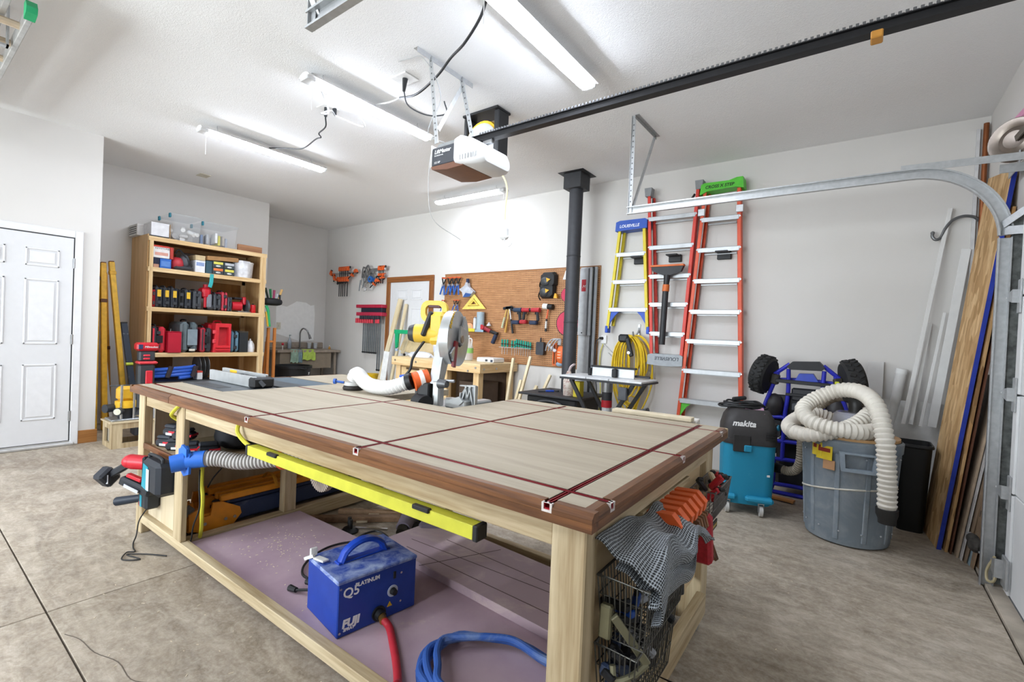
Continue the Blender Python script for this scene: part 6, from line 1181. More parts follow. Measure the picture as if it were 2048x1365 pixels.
for y in (4.12, 4.46):
    part('leg', M().bar((-2.30, y, .868), (-1.78, y, .01), .035, .03, .003, up=(0, 1, 0)), LG, t); part('leg', M().bar((-1.66, y+.02, .868), (-2.18, y+.02, .01), .035, .03, .003, up=(0, 1, 0)), LG, t)
part('leg_brace', M().cyl((-2.04, 4.1, .44), (-2.04, 4.5, .44), .012, n=8), LG, t); part('switch_box', M().box(-1.78, -1.70, 4.08, 4.12, .72, .84, .006), P('#55585c', .5), t)
t = thing('trim_router', 'red banded router motor hanging under the router table', 'router', (-1.98, 4.28, .6)); part('collar', M().cyl((-1.98, 4.28, .76), (-1.98, 4.28, .865), .055, n=18), P('#a8a9aa', .3, .7), t); part('motor', M().cyl((-1.98, 4.28, .68), (-1.98, 4.28, .76), .05, n=18), P('#34353a', .5), t); part('red_band', M().cyl((-1.98, 4.28, .61), (-1.98, 4.28, .68), .052, n=18), P('#b3232d', .45), t); part('end_cap', M().cyl((-1.98, 4.28, .57), (-1.98, 4.28, .61), .045, n=16), P('#c9cacb', .4), t)

# ================================================================ outlet, cords, wall hooks
t = thing('wall_outlet', 'white wall outlet with black plug left of the yellow cord', 'outlet', (-2.42, YB, 1.27)); part('plate', M().box(-2.455, -2.385, YB-.02, YB, 1.225, 1.32, .004), WHITE, t); part('plug', M().cyl((-2.435, YB-.02, 1.285), (-2.45, YB-.06, 1.285), .018, .014, 10), BLACK, t)
cord('extension_cord', [(-2.45, 5.03, 1.285), (-2.49, 5.03, 1.24), (-2.50, 5.03, 1.05), (-2.48, 5.02, .85), (-2.42, 4.95, .65), (-2.40, 4.9, .45), (-2.36, 4.85, .3)], .006, DKGREY, 'dark cord running down from the wall outlet')
cord('extension_cord', [(-2.42, 5.06, 1.22), (-2.45, 5.06, 1.1), (-2.45, 5.06, .9), (-2.40, 5.0, .7), (-2.38, 4.95, .45)], .006, P('#d8cf5a', .5), 'pale yellow cord running down from the wall outlet')
cord('extension_cord', [(-2.42, 5.07, 1.22), (-2.33, 5.07, 1.14), (-2.26, 5.07, 1.08), (-2.28, 5.07, 1.05), (-2.36, 5.07, 1.12)], .006, P('#d5d5d3', .5), 'white cord loop below the wall outlet')
t = thing('wall_hook', 'steel wall hook carrying the yellow cord', 'hook', (-2.0, YB, 1.35)); part('hook_bar', M().tube(spline([(-2.0, YB-.005, 1.42), (-2.0, YB-.02, 1.38), (-2.0, 4.98, 1.32), (-2.0, 4.93, 1.33), (-2.0, 4.91, 1.37)], 5), .01, 8), GALV, t); part('hook_plate', M().box(-2.015, -1.985, YB-.008, YB, 1.33, 1.46, .003), GALV, t)
t = thing('yellow_cord_coil', 'thick hank of yellow extension cord hanging on the wall', 'cord', (-2.0, 4.98, .45)); sd = random.Random(9); YC = P('#e0bd2c', .45)
for k in range(17):
    q = k/16; w = .05+.11*abs(math.sin(k*1.9)); zb = .46+.55*sd.random()**1.2; xo = -2.03+.12*(q-.5)+sd.uniform(-.02, .02); yy = 4.93+.09*sd.random()
    pts = [(xo, yy, 1.335-.02*sd.random()), (xo-w*.9, yy-.01, 1.20), (xo-w*1.15+.03*q, yy-.015, (1.2+zb)/2), (xo-w*.5, yy, zb+.06), (xo+.02, yy, zb), (xo+w*.6, yy+.005, zb+.07), (xo+w*1.1+.02*q, yy, (1.2+zb)/2), (xo+w*.95, yy, 1.2)]
    part('cord_loop', M().tube(spline(pts, 5, True), .0085, 6, closed=True), YC, t)
part('cord_wrap', M().bar((-2.05, 4.88, 1.30), (-1.99, 4.88, 1.10), .05, .03, .01, up=(0, 1, 0)), BLACK, t); part('plug_end', M().box(-2.17, -2.05, 4.90, 4.97, 1.25, 1.34, .02), P('#232427', .5), t); part('clip', M().cyl((-2.02, 4.865, 1.14), (-2.02, 4.86, 1.14), .016, n=10), STEEL, t)
for k, x in enumerate((-2.02, -1.63, -1.14)):
    t = thing('ladder_hook', 'black padded wall bracket behind the %s ladder' % ('yellow', 'red upside-down', 'green topped')[k], 'bracket', (x, YB, 2.15), 0, 'black wall brackets'); part('plate', M().box(x-.065, x+.065, 5.05, YB, 2.13, 2.21, .004), BLACK, t); part('arm', M().box(x-.06, x+.06, 4.93, 5.05, 2.185, 2.20, .004), P('#2a2b2d', .5), t)

# ================================================================ step ladders
def ladder(label, top, bot, steps, cap, railcol, y=4.985, gus=None, flip=False, feet=None, capcol='#1f4fb0', captxt='', cz=(0, .09), back=True, bracez=None):
    """top/bot = (xl, xr, z) of the front rails; steps = z list"""
    t = thing('step_ladder', label, 'ladder', ((bot[0]+bot[1])/2, y, bot[2])); RC = P(railcol, .45, var=.04); AL = P('#b9bcbe', .4, .4, .05)
    def X(z, s): k = (z-bot[2])/(top[2]-bot[2]); return bot[s]+(top[s]-bot[s])*k
    for s in (0, 1):
        sg = 1 if s == 0 else -1
        part('front_rail', M().bar((bot[s], y, bot[2]), (top[s], y, top[2]), .012, .075, .003, up=(0, 1, 0)).bar((bot[s]+sg*.014, y-.034, bot[2]), (top[s]+sg*.014, y-.034, top[2]), .026, .008, .002, up=(0, 1, 0)), RC, t)
        if back: part('rear_rail', M().bar((bot[s]+sg*.035, y+.065, bot[2]+.03), (top[s]+sg*.03, y+.06, top[2]), .03, .03, .003, up=(0, 1, 0)), P(railcol, .5, var=.1), t)
        if feet: part('foot', M().bar((bot[s], y, bot[2]-.05), (bot[s]+(top[s]-bot[s])*.02, y, bot[2]+.03), .035, .085, .006, up=(0, 1, 0)), P(feet, .5), t)
    for z in steps:
        st = part('step', M().box(X(z, 0), X(z, 1), y-.04, y+.035, z-.028, z+.002, .003), AL, t)
        part('step_lip', M().box(X(z, 0)+.01, X(z, 1)-.01, y-.045, y-.038, z-.045, z-.002, .002), AL, st)
        for s, sg in ((0, 1), (1, -1)): part('rivet', M().cyl((X(z, s), y-.04, z-.015), (X(z, s), y-.046, z-.015), .006, n=8), STEEL, st)
        if back: part('rear_brace', M().bar((X(z, 0)+.05, y+.065, z-.05), (X(z, 1)-.05, y+.065, z-.05), .012, .02, up=(0, 1, 0)), AL, t)
    c_ = part('top_cap', M().prism(cap, y-.055, y+.085), P(capcol, .45), t)
    if captxt:
        s_, o, sz, tcol, dirx, up = captxt; text('lettering', s_, sz, o, dirx, up, P(tcol, .5), t, shear=.15, bold=.001)
    if gus:
        z = min(steps) if not flip else max(steps)
        for s, sg in ((0, 1), (1, -1)):
            a = [(X(z-.04, s)+sg*.01, z-.045), (X(z-.04, s)+sg*.12, z-.045), (X(z, s)+sg*.07, z-.09), (X(z-.2, s)+sg*.035, z-.17), (X(z-.25, s)+sg*.01, z-.26)]; part('gusset', M().prism(a, y-.03, y-.01), P(gus, .45), t)
    return t
ladder('short yellow step ladder with blue cap hung on the wall', (-2.235, -1.935, 2.52), (-2.335, -1.85, 1.40), (2.25, 1.945, 1.635), [(-2.27, 2.49), (-2.265, 2.59), (-2.22, 2.605), (-1.93, 2.605), (-1.905, 2.59), (-1.905, 2.50)], '#d6c22a', gus='#2350b8', feet='#2350b8', captxt=('LOUISVILLE', (-2.22, 4.9285, 2.525), .045, '#e8ecf5', (1, 0, 0), (0, 0, 1)))
ladder('red step ladder hung upside down with grey cap below', (-1.915, -1.385, 2.84), (-1.81, -1.475, 1.12), (2.61, 2.30, 1.99, 1.69, 1.38), [(-1.835, 1.03), (-1.835, 1.13), (-1.80, 1.145), (-1.49, 1.145), (-1.465, 1.13), (-1.465, 1.03), (-1.6, 1.02), (-1.7, 1.02)], '#d23c2e', capcol='#9da2a6', captxt=('LOUISVILLE', (-1.50, 4.9285, 1.115), .05, '#4c5156', (-1, 0, 0), (0, 0, -1)), flip=True)
t = [o for o in COL.objects if o.get('label', '').startswith('red step ladder hung')][0]
for x in (-1.915, -1.385): part('foot', M().prism([(x-.03, 2.84), (x+.03, 2.84), (x+.04, 2.93), (x-.04, 2.93)], 4.94, 5.03), P('#8d8f91', .5), t)
for x in (-1.87, -1.43): part('spreader', M().bar((x, 4.97, 2.80), (x+(.03 if x < -1.6 else -.03), 4.9, 2.70), .012, .02), P('#3a3b3d', .5), t)
ladder('tall red step ladder with bright green cap against the wall', (-1.335, -1.0, 2.80), (-1.505, -.877, .42), (2.54, 2.235, 1.925, 1.615, 1.315, 1.01, .70), [(-1.37, 2.77), (-1.36, 2.87), (-1.33, 2.885), (-1.1, 2.88), (-1.03, 2.90), (-.975, 2.90), (-.965, 2.79), (-1.04, 2.81), (-1.3, 2.80)], '#d8532f', gus='#5bc236', capcol='#56c234', captxt=('CROSS X STEP', (-1.32, 4.9285, 2.825), .042, '#1c2a18', (1, 0, 0), (0, 0, 1)))
tl = [o for o in COL.objects if o.get('label', '').startswith('tall red')][0]
for x in (-1.345, -.99): part('rail_collar', M().box(x-.035, x+.03, 4.93, 4.945, 2.56, 2.63, .003), P('#c9cbcd', .4, .4), tl)
t = thing('push_squeegee', 'wide black squeegee with orange blade hanging on the ladder', 'squeegee', (-1.65, 4.88, 1.25))
part('head', M().prism([(-1.81, 2.055), (-1.475, 2.055), (-1.50, 2.0), (-1.60, 1.965), (-1.68, 1.965), (-1.79, 2.01)], 4.85, 4.90), P('#242528', .5), t); part('blade', M().box(-1.82, -1.47, 4.84, 4.905, 2.055, 2.075, .004), P('#d8703a', .5), t); part('neck', M().cyl((-1.642, 4.875, 1.97), (-1.648, 4.875, 1.87), .035, .028, 14), P('#242528', .5), t); part('orange_collar', M().cyl((-1.648, 4.875, 1.87), (-1.652, 4.875, 1.80), .034, .036, 14), P('#c8672f', .5), t); part('pole', M().cyl((-1.652, 4.875, 1.80), (-1.665, 4.875, 1.245), .031, n=16), P('#2c2d30', .5), t)
# ================================================================ shop vacuum
VM = T(-.69, 4.10, 0) @ RZ(math.radians(18))
t = thing('shop_vacuum', 'teal and black shop vacuum on casters beyond the table', 'vacuum', mt=VM); TEAL = mk_dusty('#1a8fb4', '#5fb6cf', .62, .95, 5.); VBK = P('#3a3838', .55)
R = lambda w, d, z, r=.07: [(x, y, z) for x, y in rrect(-w, w, -d, d, r, 4)]
part('tank', M().loft([R(.165, .16, .07), R(.175, .17, .12), R(.182, .178, .50), R(.185, .18, .53)]), TEAL, t, W=False)
part('tank_foot', M().box(-.02, .17, -.215, -.14, .10, .145, .015).box(-.19, -.08, -.2, -.14, .10, .145, .015).box(.06, .2, .1, .2, .09, .14, .02).box(-.2, -.08, .1, .2, .09, .14, .02), TEAL, t, W=False)
for x, y in ((.09, -.18), (-.14, -.17), (.15, .16), (-.15, .16)):
    c_ = part('caster', M().cyl((x-.012, y, .04), (x+.012, y, .04), .04, n=18), P('#c9c8c4', .5), t, W=False); part('fork', M().box(-.02, -.014, -.014, .014, -.01, .06, .003).box(.014, .02, -.014, .014, -.01, .06, .003).box(-.02, .02, -.02, .02, .052, .066, .004), STEEL, c_, W=False)
part('rim', M().loft([R(.19, .186, .525), R(.193, .189, .54), R(.19, .186, .565)]), VBK, t, W=False)
part('motor_head', M().loft([R(.19, .186, .56), R(.188, .184, .64), R(.17, .165, .72), R(.14, .13, .775), R(.12, .11, .785)]), VBK, t, W=False)
for s in (-.06, .12): part('clasp_flap', M().box(s-.06, s+.06, -.195, -.18, .47, .60, .006) if s < 0 else M().box(.188, .202, -.06, .06, .46, .6, .006), P('#2f2e2e', .5), t, W=False)
part('clasp_button', M().box(-.045, .01, -.203, -.19, .475, .525, .006), TEAL, t, W=False)
text('lettering', 'makita', .06, VM @ Vector((-.13, -.182, .665)), VM.to_3x3() @ Vector((1, 0, 0)), VM.to_3x3() @ Vector((0, .25, 1)), WHITE, t, shear=.25, bold=.002)
for k in range(5): part('vent_slot', M().box(.10, .165, -.1895, -.186, .575+.013*k, .58+.013*k), BLACK, t, W=False)
part('side_port', M().cyl((.17, .02, .34), (.235, .0, .335), .04, .036, 16), P('#2c2b2b', .5), t, W=False); part('port_plate', M().box(.175, .19, -.06, .1, .22, .46, .01), P('#2c2b2b', .5), t, W=False); part('power_dial', M().cyl((.17, -.1, .66), (.20, -.115, .665), .026, .022, 14), P('#1f7a9c', .4), t, W=False); part('socket_cover', M().box(.10, .185, -.14, -.08, .62, .71, .02), P('#4b4a44', .5), t, W=False)
part('sticker', M().box(.12, .14, -.1795, -.177, .30, .315), WHITE, t, W=False)
t = thing('black_cord_coil', 'black power cord coiled on top of the vacuum', 'cord', mt=VM @ T(0, 0, .787)); sd = random.Random(4)
for k in range(7): part('cord_loop', M().tube(spline([((.17-.008*k)*math.cos(a)+sd.uniform(-.012, .012)-.04, (.10-.004*k)*math.sin(a)+sd.uniform(-.01, .01), .008+.011*(k // 2)+.006*math.sin(3*a+k)) for a in [2*PI*i/12 for i in range(12)]], 4, True), .0075, 6, closed=True), BLACK, t, W=False)
part('plug', M().bar((-.12, -.02, .06), (-.02, .0, .075), .035, .03, .008), BLACK, t, W=False)
solo('pink_paper', M().cb((0, 0, 0), (.13, .08, .004), .001).xf(VM @ T(.03, -.10, .78) @ RX(.5)), P('#c99ab4', .6), 'pink sheet of paper on the vacuum lid', 'paper')

# ================================================================ grey barrel with cyclone and dust hoses
bc = (-.03, 3.98)
t = thing('dust_barrel', 'grey plastic barrel holding the dust cyclone', 'barrel', (*bc, 0)); GB = mk_dusty('#78838c', '#a3a9ac', .45, .8, 4.)
part('barrel_wall', M().lathe([(.215, 0), (.235, .01), (.24, .03), (.27, .60), (.285, .62), (.288, .68), (.275, .69), (.265, .66), (.225, .03), (0, .03)], (*bc, 0), 48), GB, t)
for k in range(10):
    a = 2*PI*k/10+.1; r0, r1 = .24, .272
    part('rib', M().bar((bc[0]+r0*math.cos(a), bc[1]+r0*math.sin(a), .04), (bc[0]+r1*math.cos(a), bc[1]+r1*math.sin(a), .60), .03, .012, .004, up=(math.cos(a), math.sin(a), 0)), GB, t)
for k in range(26):
    a = 2*PI*(k % 13)/13+.22; z = .10 if k < 13 else .585; r = .24+.032*z/.6+.004; part('bolt', M().ell((bc[0]+r*math.cos(a), bc[1]+r*math.sin(a), z), (.006, .006, .006), 8, 4), P('#c8cbd0', .3, .7), t)
part('rope_band', M().tube([(bc[0]+.262*math.cos(a), bc[1]+.262*math.sin(a), .345-.05*math.cos(a-2.4)) for a in [2*PI*i/40 for i in range(40)]], .006, 6, closed=True), P('#cfcabd', .7), t)
ha = math.radians(-80); hx, hy = bc[0]+.285*math.cos(ha), bc[1]+.285*math.sin(ha)
hm = T(hx, hy, .575) @ RZ(ha+PI/2); part('grip_handle', M().ring([(-.09, -.07), (.09, -.07), (.105, .05), (-.105, .05)], [(-.07, -.05), (.07, -.05), (.078, .04), (-.078, .04)], -.03, .005).xf(hm), P('#8a96a0', .5), t)
for k, (a, z, w, col) in enumerate(((-118, .60, .05, '#d9be2a'), (-128, .615, .035, '#e0c83a'))): a = math.radians(a); mt_ = T(bc[0]+.281*math.cos(a), bc[1]+.281*math.sin(a), z) @ RZ(a+PI/2); lb = part('warning_sticker', M().box(-w, w, -.004, 0, -.05, .04).xf(mt_), P(col, .5), t); part('sticker_print', M().box(-w*.75, w*.75, -.006, -.004, -.0, .025).xf(mt_), P('#8a2a22', .5), lb)
part('lid', M().cyl((*bc, .69), (*bc, .708), .268, n=40), WOOD('#b98d5c', '#d3aa78', 'x'), t); part('brown_label', M().box(-.035, .035, -.004, 0, -.03, .03).xf(T(bc[0]+.277*math.cos(math.radians(-112)), bc[1]+.277*math.sin(math.radians(-112)), .52) @ RZ(math.radians(-22))), P('#b08660', .7), t)
t = thing('cyclone', 'clear plastic dust cyclone on the barrel lid', 'cyclone', (-.02, 4.04, .709))
part('bowl', M().lathe([(.14, 0), (.125, .06), (.115, .12), (.10, .135), (0, .138)], (-.02, 4.04, .709), 32), GLASS('#b9bac2', .55, .12), t); part('inlet', M().cyl((.03, 4.02, .79), (.075, 3.985, .85), .05, .048, 18), GLASS('#c9c9cc', .6, .15), t); part('hose_clamp', M().lathe([(.052, -.008), (.056, -.008), (.056, .008), (.052, .008)], n=22, mt=T(.062, 3.99, .845) @ RX(.5) @ RY(.9)), BLACK, t)
part('outlet_elbow', M().tube(spline([(-.008, 4.06, .84), (-.008, 4.06, .90), (-.02, 4.08, .935), (-.057, 4.12, .945)], 5), .045, 14), P('#2b2a28', .45), t)
HW = P('#d6d0c4', .55, var=.05)
t = thing('dust_hose', 'long white ribbed hose looped over the barrel and hanging down', 'hose', (.14, 3.76, .3))
part('hose', M().hose([(.169, 3.66, .317), (.165, 3.655, .45), (.155, 3.655, .60), (.14, 3.66, .75), (.093, 3.74, .93), (.009, 3.88, 1.0), (-.116, 3.96, .99), (-.243, 3.93, .92), (-.302, 3.83, .85), (-.254, 3.72, .795), (-.153, 3.68, .768), (-.045, 3.69, .76), (.04, 3.75, .755), (.10, 3.86, .76), (.10, 4.0, .76), (.06, 4.16, .76)], .052, .03, .17, 20), HW, t); part('end_cuff', M().tube([(.169, 3.66, .325), (.17, 3.66, .29), (.172, 3.66, .26), (.172, 3.66, .235)], [.057, .056, .046, .045], 16), P('#242322', .5), t)
t = thing('dust_hose', 'shorter white ribbed hose looping left of the cyclone', 'hose', (-.2, 3.85, .71))
part('hose', M().hose([(.064, 3.97, .853), (.023, 3.88, .81), (-.047, 3.80, .765), (-.14, 3.72, .73), (-.253, 3.70, .70), (-.355, 3.78, .70), (-.39, 3.93, .72), (-.337, 4.07, .765), (-.25, 4.16, .79), (-.15, 4.2, .76)], .05, .03, .17, 20), HW, t); part('joint_cuff', M().lathe([(.053, -.015), (.056, -.015), (.056, .015), (.053, .015)], n=20, mt=T(-.345, 3.77, .70) @ RZ(-.6) @ RY(PI/2)), P('#b9b3a6', .4), t)
t = thing('vacuum_hose', 'grey ribbed hose joining the vacuum to the cyclone elbow', 'hose', (-.4, 4.1, .3))
part('hose', M().hose([(-.455, 4.16, .338), (-.40, 4.14, .335), (-.345, 4.1, .37), (-.318, 4.06, .46), (-.318, 4.06, .60), (-.315, 4.14, .70), (-.26, 4.22, .80), (-.16, 4.2, .91), (-.06, 4.12, .945)], .034, .018, .12, 16), P('#8d8474', .6), t); part('end_cuff', M().cyl((-.48, 4.165, .337), (-.44, 4.15, .337), .037, n=14), BLACK, t)
t = thing('waste_bin', 'tall black rectangular bin right of the barrel', 'bin', (.33, 4.5, 0)); R2 = lambda w, d, z, r=.04: [(.335+x, 4.50+y, z) for x, y in rrect(-w, w, -d, d, r, 4)]
part('bin_wall', M().loft([R2(.075, .10, 0), R2(.10, .13, .60), R2(.108, .138, .605), R2(.108, .138, .625), R2(.097, .127, .625), R2(.07, .095, .02)]), P('#17181a', .5), t); part('rim_band', M().loft([R2(.109, .139, .605), R2(.111, .141, .612), R2(.109, .139, .62)], cap=False), P('#232426', .5), t)

# ================================================================ blue kart stood on end against the wall
QM = T(-.36, 4.68, 0)
t = thing('ride_on_kart', 'blue tubular kart stood upright on its tail against the wall', 'kart', (-.36, 4.68, 0)); QB = P('#2b2fae', .35, .1); QK = P('#232326', .55); y0 = 4.66
def qt(pts, r=.017, m=QB, nm='frame_tube', per=5): return part(nm, M().tube(spline([(a, y0+(p[2] if len(p) > 2 else 0), b) for p in pts for a, b in [(p[0], p[1])]], per), r, 10), m, t)
mirror = lambda pts: [(-.72-p[0], *p[1:]) for p in pts]
LR = [(-.565, 1.05), (-.622, .87), (-.655, .764), (-.678, .661), (-.664, .534), (-.60, .431), (-.565, .281), (-.566, .083), (-.585, .02)]
qt(LR); qt(mirror(LR)); CT = [(-.488, 1.09), (-.483, .882), (-.499, .685), (-.502, .475), (-.504, .30)]; qt(CT); qt(mirror(CT))
for a, z, b in ((-.678, .665, -.042), (-.604, .46, -.116), (-.565, .305, -.155), (-.566, .087, -.154)): qt([(a, z), (-.36, z+.006), (b, z)])
qt([(-.585, .02), (-.45, .018), (-.27, .018), (-.135, .02)]); qt([(-.592, 1.037), (-.48, 1.132)]); qt(mirror([(-.592, 1.037), (-.48, 1.132)])); qt([(-.56, .99, .05), (-.36, 1.0, .06), (-.16, .99, .05)])
part('nose_cover', M().prism([(-.50, 1.11), (-.457, 1.155), (-.27, 1.165), (-.225, 1.115), (-.25, 1.09), (-.47, 1.085)], y0-.04, y0+.09), QK, t); part('blue_hood', M().prism([(-.44, .99), (-.41, 1.055), (-.31, 1.06), (-.27, .995)], y0-.0, y0+.10), P('#2340b0', .4), t)
part('axle_bar', M().bar((-.58, y0-.03, .985), (-.14, y0-.03, .975), .03, .03, .004), QK, t); part('skid_plate', M().box(-.46, -.26, y0+.0, y0+.05, .82, .93, .012), P('#2c2c30', .5), t); part('cross_plate', M().box(-.50, -.22, y0-.02, y0+.0, .86, .885, .004), QK, t)
part('floor_pan', M().box(-.64, -.08, y0+.03, y0+.06, .50, .86, .01), QK, t)
for x in (-.585, -.42, -.255): part('floor_hatch', M().prism(rrect(x-.06, x+.06, .49, .64, .02, 3), y0-.005, y0+.03), P('#303034', .6), t)
part('side_guard', M().ell((-.585, y0+.02, .76), (.075, .05, .11)), P('#2b282a', .45), t); part('side_guard', M().ell((-.135, y0+.02, .76), (.075, .05, .11)), P('#2b282a', .45), t); part('seat_back', M().box(-.56, -.16, y0+.06, y0+.30, .06, .48, .03), P('#1d1d20', .6), t); part('control_box', M().box(-.45, -.40, y0-.01, y0+.03, .74, .80, .006), P('#55585c', .5), t)
for x, rz in ((-.675, .45), (-.04, -.45)):
    mt_ = T(x, y0-.02, 1.03) @ RZ(-rz*.6) @ RY(PI/2-.22*(1 if rz > 0 else -1)*-1) 
    w = part('wheel', M().lathe([(.085, -.06), (.14, -.062), (.158, -.045), (.163, -.02), (.163, .02), (.158, .045), (.14, .062), (.085, .06)], n=32, mt=mt_), RUB, t)
    for k in range(20):
        a = 2*PI*k/20; m = M()
        for s in (-1, 1): m.cb((.163*math.cos(a+s*.05), .163*math.sin(a+s*.05), s*.026), (.018, .026, .04), .004, RZ(a+s*.05) @ RX(s*.5))
        part('tread_lug', m.xf(mt_), RUB, w)
    part('hub', M().lathe([(0, -.05), (.085, -.05), (.085, .05), (0, .05)], n=20, mt=mt_), P('#3b3c40', .5), w); part('knuckle', M().bar((x*.80-.072, y0, 1.0), (x*.62-.137, y0-.02, .99), .05, .09, .01), P('#3c3832', .5), t)
solo('yellow_tag', M().box(-.155, -.125, 4.60, 4.61, .985, 1.015, .003), P('#cfd32a', .5), 'tiny yellow tag on the kart axle', 'tag')
solo('wood_scrap', M().bar((-.62, 4.50, .02), (-.38, 4.46, .02), .06, .02, .003), WOOD('#a56a34', '#c98f54', 'x'), 'orange brown wood scrap at the foot of the kart', 'wood scrap')

# ================================================================ boards in the right corner
PW = P('#dddcd9', .55, var=.02)
solo('drywall_panel', M().bar((-.12, 4.985, .44), (.62, 4.985, .44), .02, .88, .002, up=(0, .07, 1)), P('#d9d8d5', .7, var=.03), 'large white panel standing behind the barrel', 'panel'); solo('plywood_strip', M().box(.0, .60, 5.02, 5.04, .0, .60, .002), WOOD('#b98a50', '#d9b078', 'x'), 'tan plywood edge behind the white panel', 'plywood')
def leanw(label, p0, p1, w, th, mat, name='trim_board'): return solo(name, M().bar(p0, p1, w, th, .002, up=(0, 1, 0)), mat, label, 'board')
leanw('long thin white trim leaning highest on the wall', (.30, 4.9, .7), (.525, 5.05, 2.43), .028, .02, PW); leanw('shorter white trim strip next to the longest one', (.345, 4.93, .7), (.44, 5.06, 1.52), .03, .015, PW); leanw('wide white board leaning beside the particle board', (.47, 4.90, .7), (.63, 5.05, 2.10), .055, .018, PW); leanw('narrow white board in front of the wide white one', (.40, 4.86, .7), (.52, 5.0, 1.6), .02, .02, PW)
solo('short_board', M().box(.055, .165, 5.06, 5.08, .88, 1.185, .002), PW, 'short flat white board upright behind the panel', 'board')
t = thing('plastic_pipe', 'short white plastic pipe standing behind the panel', 'pipe', (.25, 5.03, .7)); part('pipe_wall', M().lathe([(.032, 0), (.036, 0), (.036, .46), (.032, .46)], n=18, mt=T(.225, 5.02, .68) @ RY(.12)), PW, t); part('coupling', M().lathe([(.036, .42), (.04, .42), (.04, .46), (.036, .46)], n=18, mt=T(.225, 5.02, .68) @ RY(.12)), WHITE, t)
t = thing('shepherd_hook', 'grey curved steel plant hook on the wall', 'hook', (.68, 5.05, 2.3)); part('rod', M().tube(spline([(.70, 5.06, 2.31), (.66, 5.04, 2.345), (.60, 5.03, 2.355), (.54, 5.03, 2.33), (.50, 5.03, 2.27), (.475, 5.03, 2.20), (.445, 5.03, 2.185), (.425, 5.03, 2.21), (.425, 5.03, 2.235)], 6), .011, 10), P('#6e6f70', .4, .6), t); part('tip_ball', M().ell((.425, 5.03, 2.24), (.014, .014, .014)), P('#6e6f70', .4, .6), t)
def sheet(label, n0, n1, f0, f1, th, mat, edge=None, name='leaning_sheet', cat='board'):
    """board leaning on the side wall: near edge n0-n1, far edge f0-f1 (bottom, top), thickness th towards the wall"""
    n0, n1, f0, f1 = [Vector(q) for q in (n0, n1, f0, f1)]; d = (f0-n0).cross(n1-n0).normalized()
    if d.x < 0: d = -d
    t = thing(name, label, cat, n0); q = [n0, f0, f1, n1]
    part('face_board', M().add(q+[p+d*th for p in q], [(0, 1, 2, 3), (4, 5, 6, 7), (0, 1, 5, 4), (1, 2, 6, 5), (2, 3, 7, 6), (3, 0, 4, 7)]), mat, t)
    if edge:
        e = (n0-f0).normalized()*.002; q = [n0-d*.0005, n1-d*.0005, n1+d*(th+.0005), n0+d*(th+.0005)]
        part('edge_paint', M().add(q+[p+e for p in q], [(0, 1, 2, 3), (4, 5, 6, 7), (0, 1, 5, 4), (1, 2, 6, 5), (2, 3, 7, 6), (3, 0, 4, 7)]), edge, t)
    return t
sheet('tall particle board sheet with blue painted edge', (.452, 4.14, .0), (.705, 4.14, 2.43), (.41, 4.56, .0), (.66, 4.56, 2.50), .022, OSB, P('#22379c', .6, var=.12))
sheet('second particle board sheet behind the blue edged one', (.490, 4.12, 0), (.715, 4.14, 2.20), (.46, 4.55, 0), (.69, 4.55, 2.22), .014, mk_osb('#6f4d28', '#b98a54'))
sheet('dark brown sheet behind the particle boards', (.512, 4.10, 0), (.70, 4.12, 1.8), (.50, 4.5, 0), (.69, 4.5, 1.8), .008, P('#5a3420', .6))
for k, (x, y, z, th, col, nm) in enumerate(((.535, 4.06, 1.15, .012, '#a8937c', 'tan fibreboard sheet'), (.553, 4.02, 1.12, .006, '#c9c6c2', 'thin white laminate sheet'), (.566, 3.99, 1.10, .010, '#8f7a64', 'brown hardboard sheet'), (.582, 3.96, 1.0, .006, '#8fa6b0', 'thin pale blue sheet'))):
    sheet(nm+' leaning low behind the vertical track', (x, y, 0), (x+.135*z, y+.06, z), (x-.01, y+.42, 0), (x+.132*z, y+.45, z), th, P(col, .6, var=.1))
for k, (x, y, z, nm) in enumerate(((.590, 3.915, .50, 'nearer'), (.615, 3.90, .44, 'further'))):
    t = thing('curved_offcut', 'curved brown hardboard offcut by the track foot, %s one' % nm, 'offcut', (x, y, 0)); m = M().prism([(0, 0), (.0, z*.4), (.05, z*.85), (.11, z), (.30, z), (.30, 0)], 0, .008, 'yz').xf(T(x, y, .003) @ RY(.12) @ RZ(.08)); part('panel', m, P('#9c8369', .6, var=.12), t); part('pencil_mark', M().box(-.0008, 0, .06, .075, z*.6, z*.68).xf(T(x, y, .003) @ RY(.12) @ RZ(.08)), P('#5b5148', .7), t)
t = thing('foam_clump', 'grey expanding foam lump at the foot of the track', 'foam', (.6, 3.78, .12)); part('lump', M().ell((.585, 3.83, .17), (.035, .07, .04), 12, 7).ell((.58, 3.88, .19), (.03, .05, .03)), P('#4b4742', .8, var=.3, bump=.6), t); part('strap', M().bar((.60, 3.76, .15), (.57, 3.93, .21), .02, .012, .003), GALV, t)

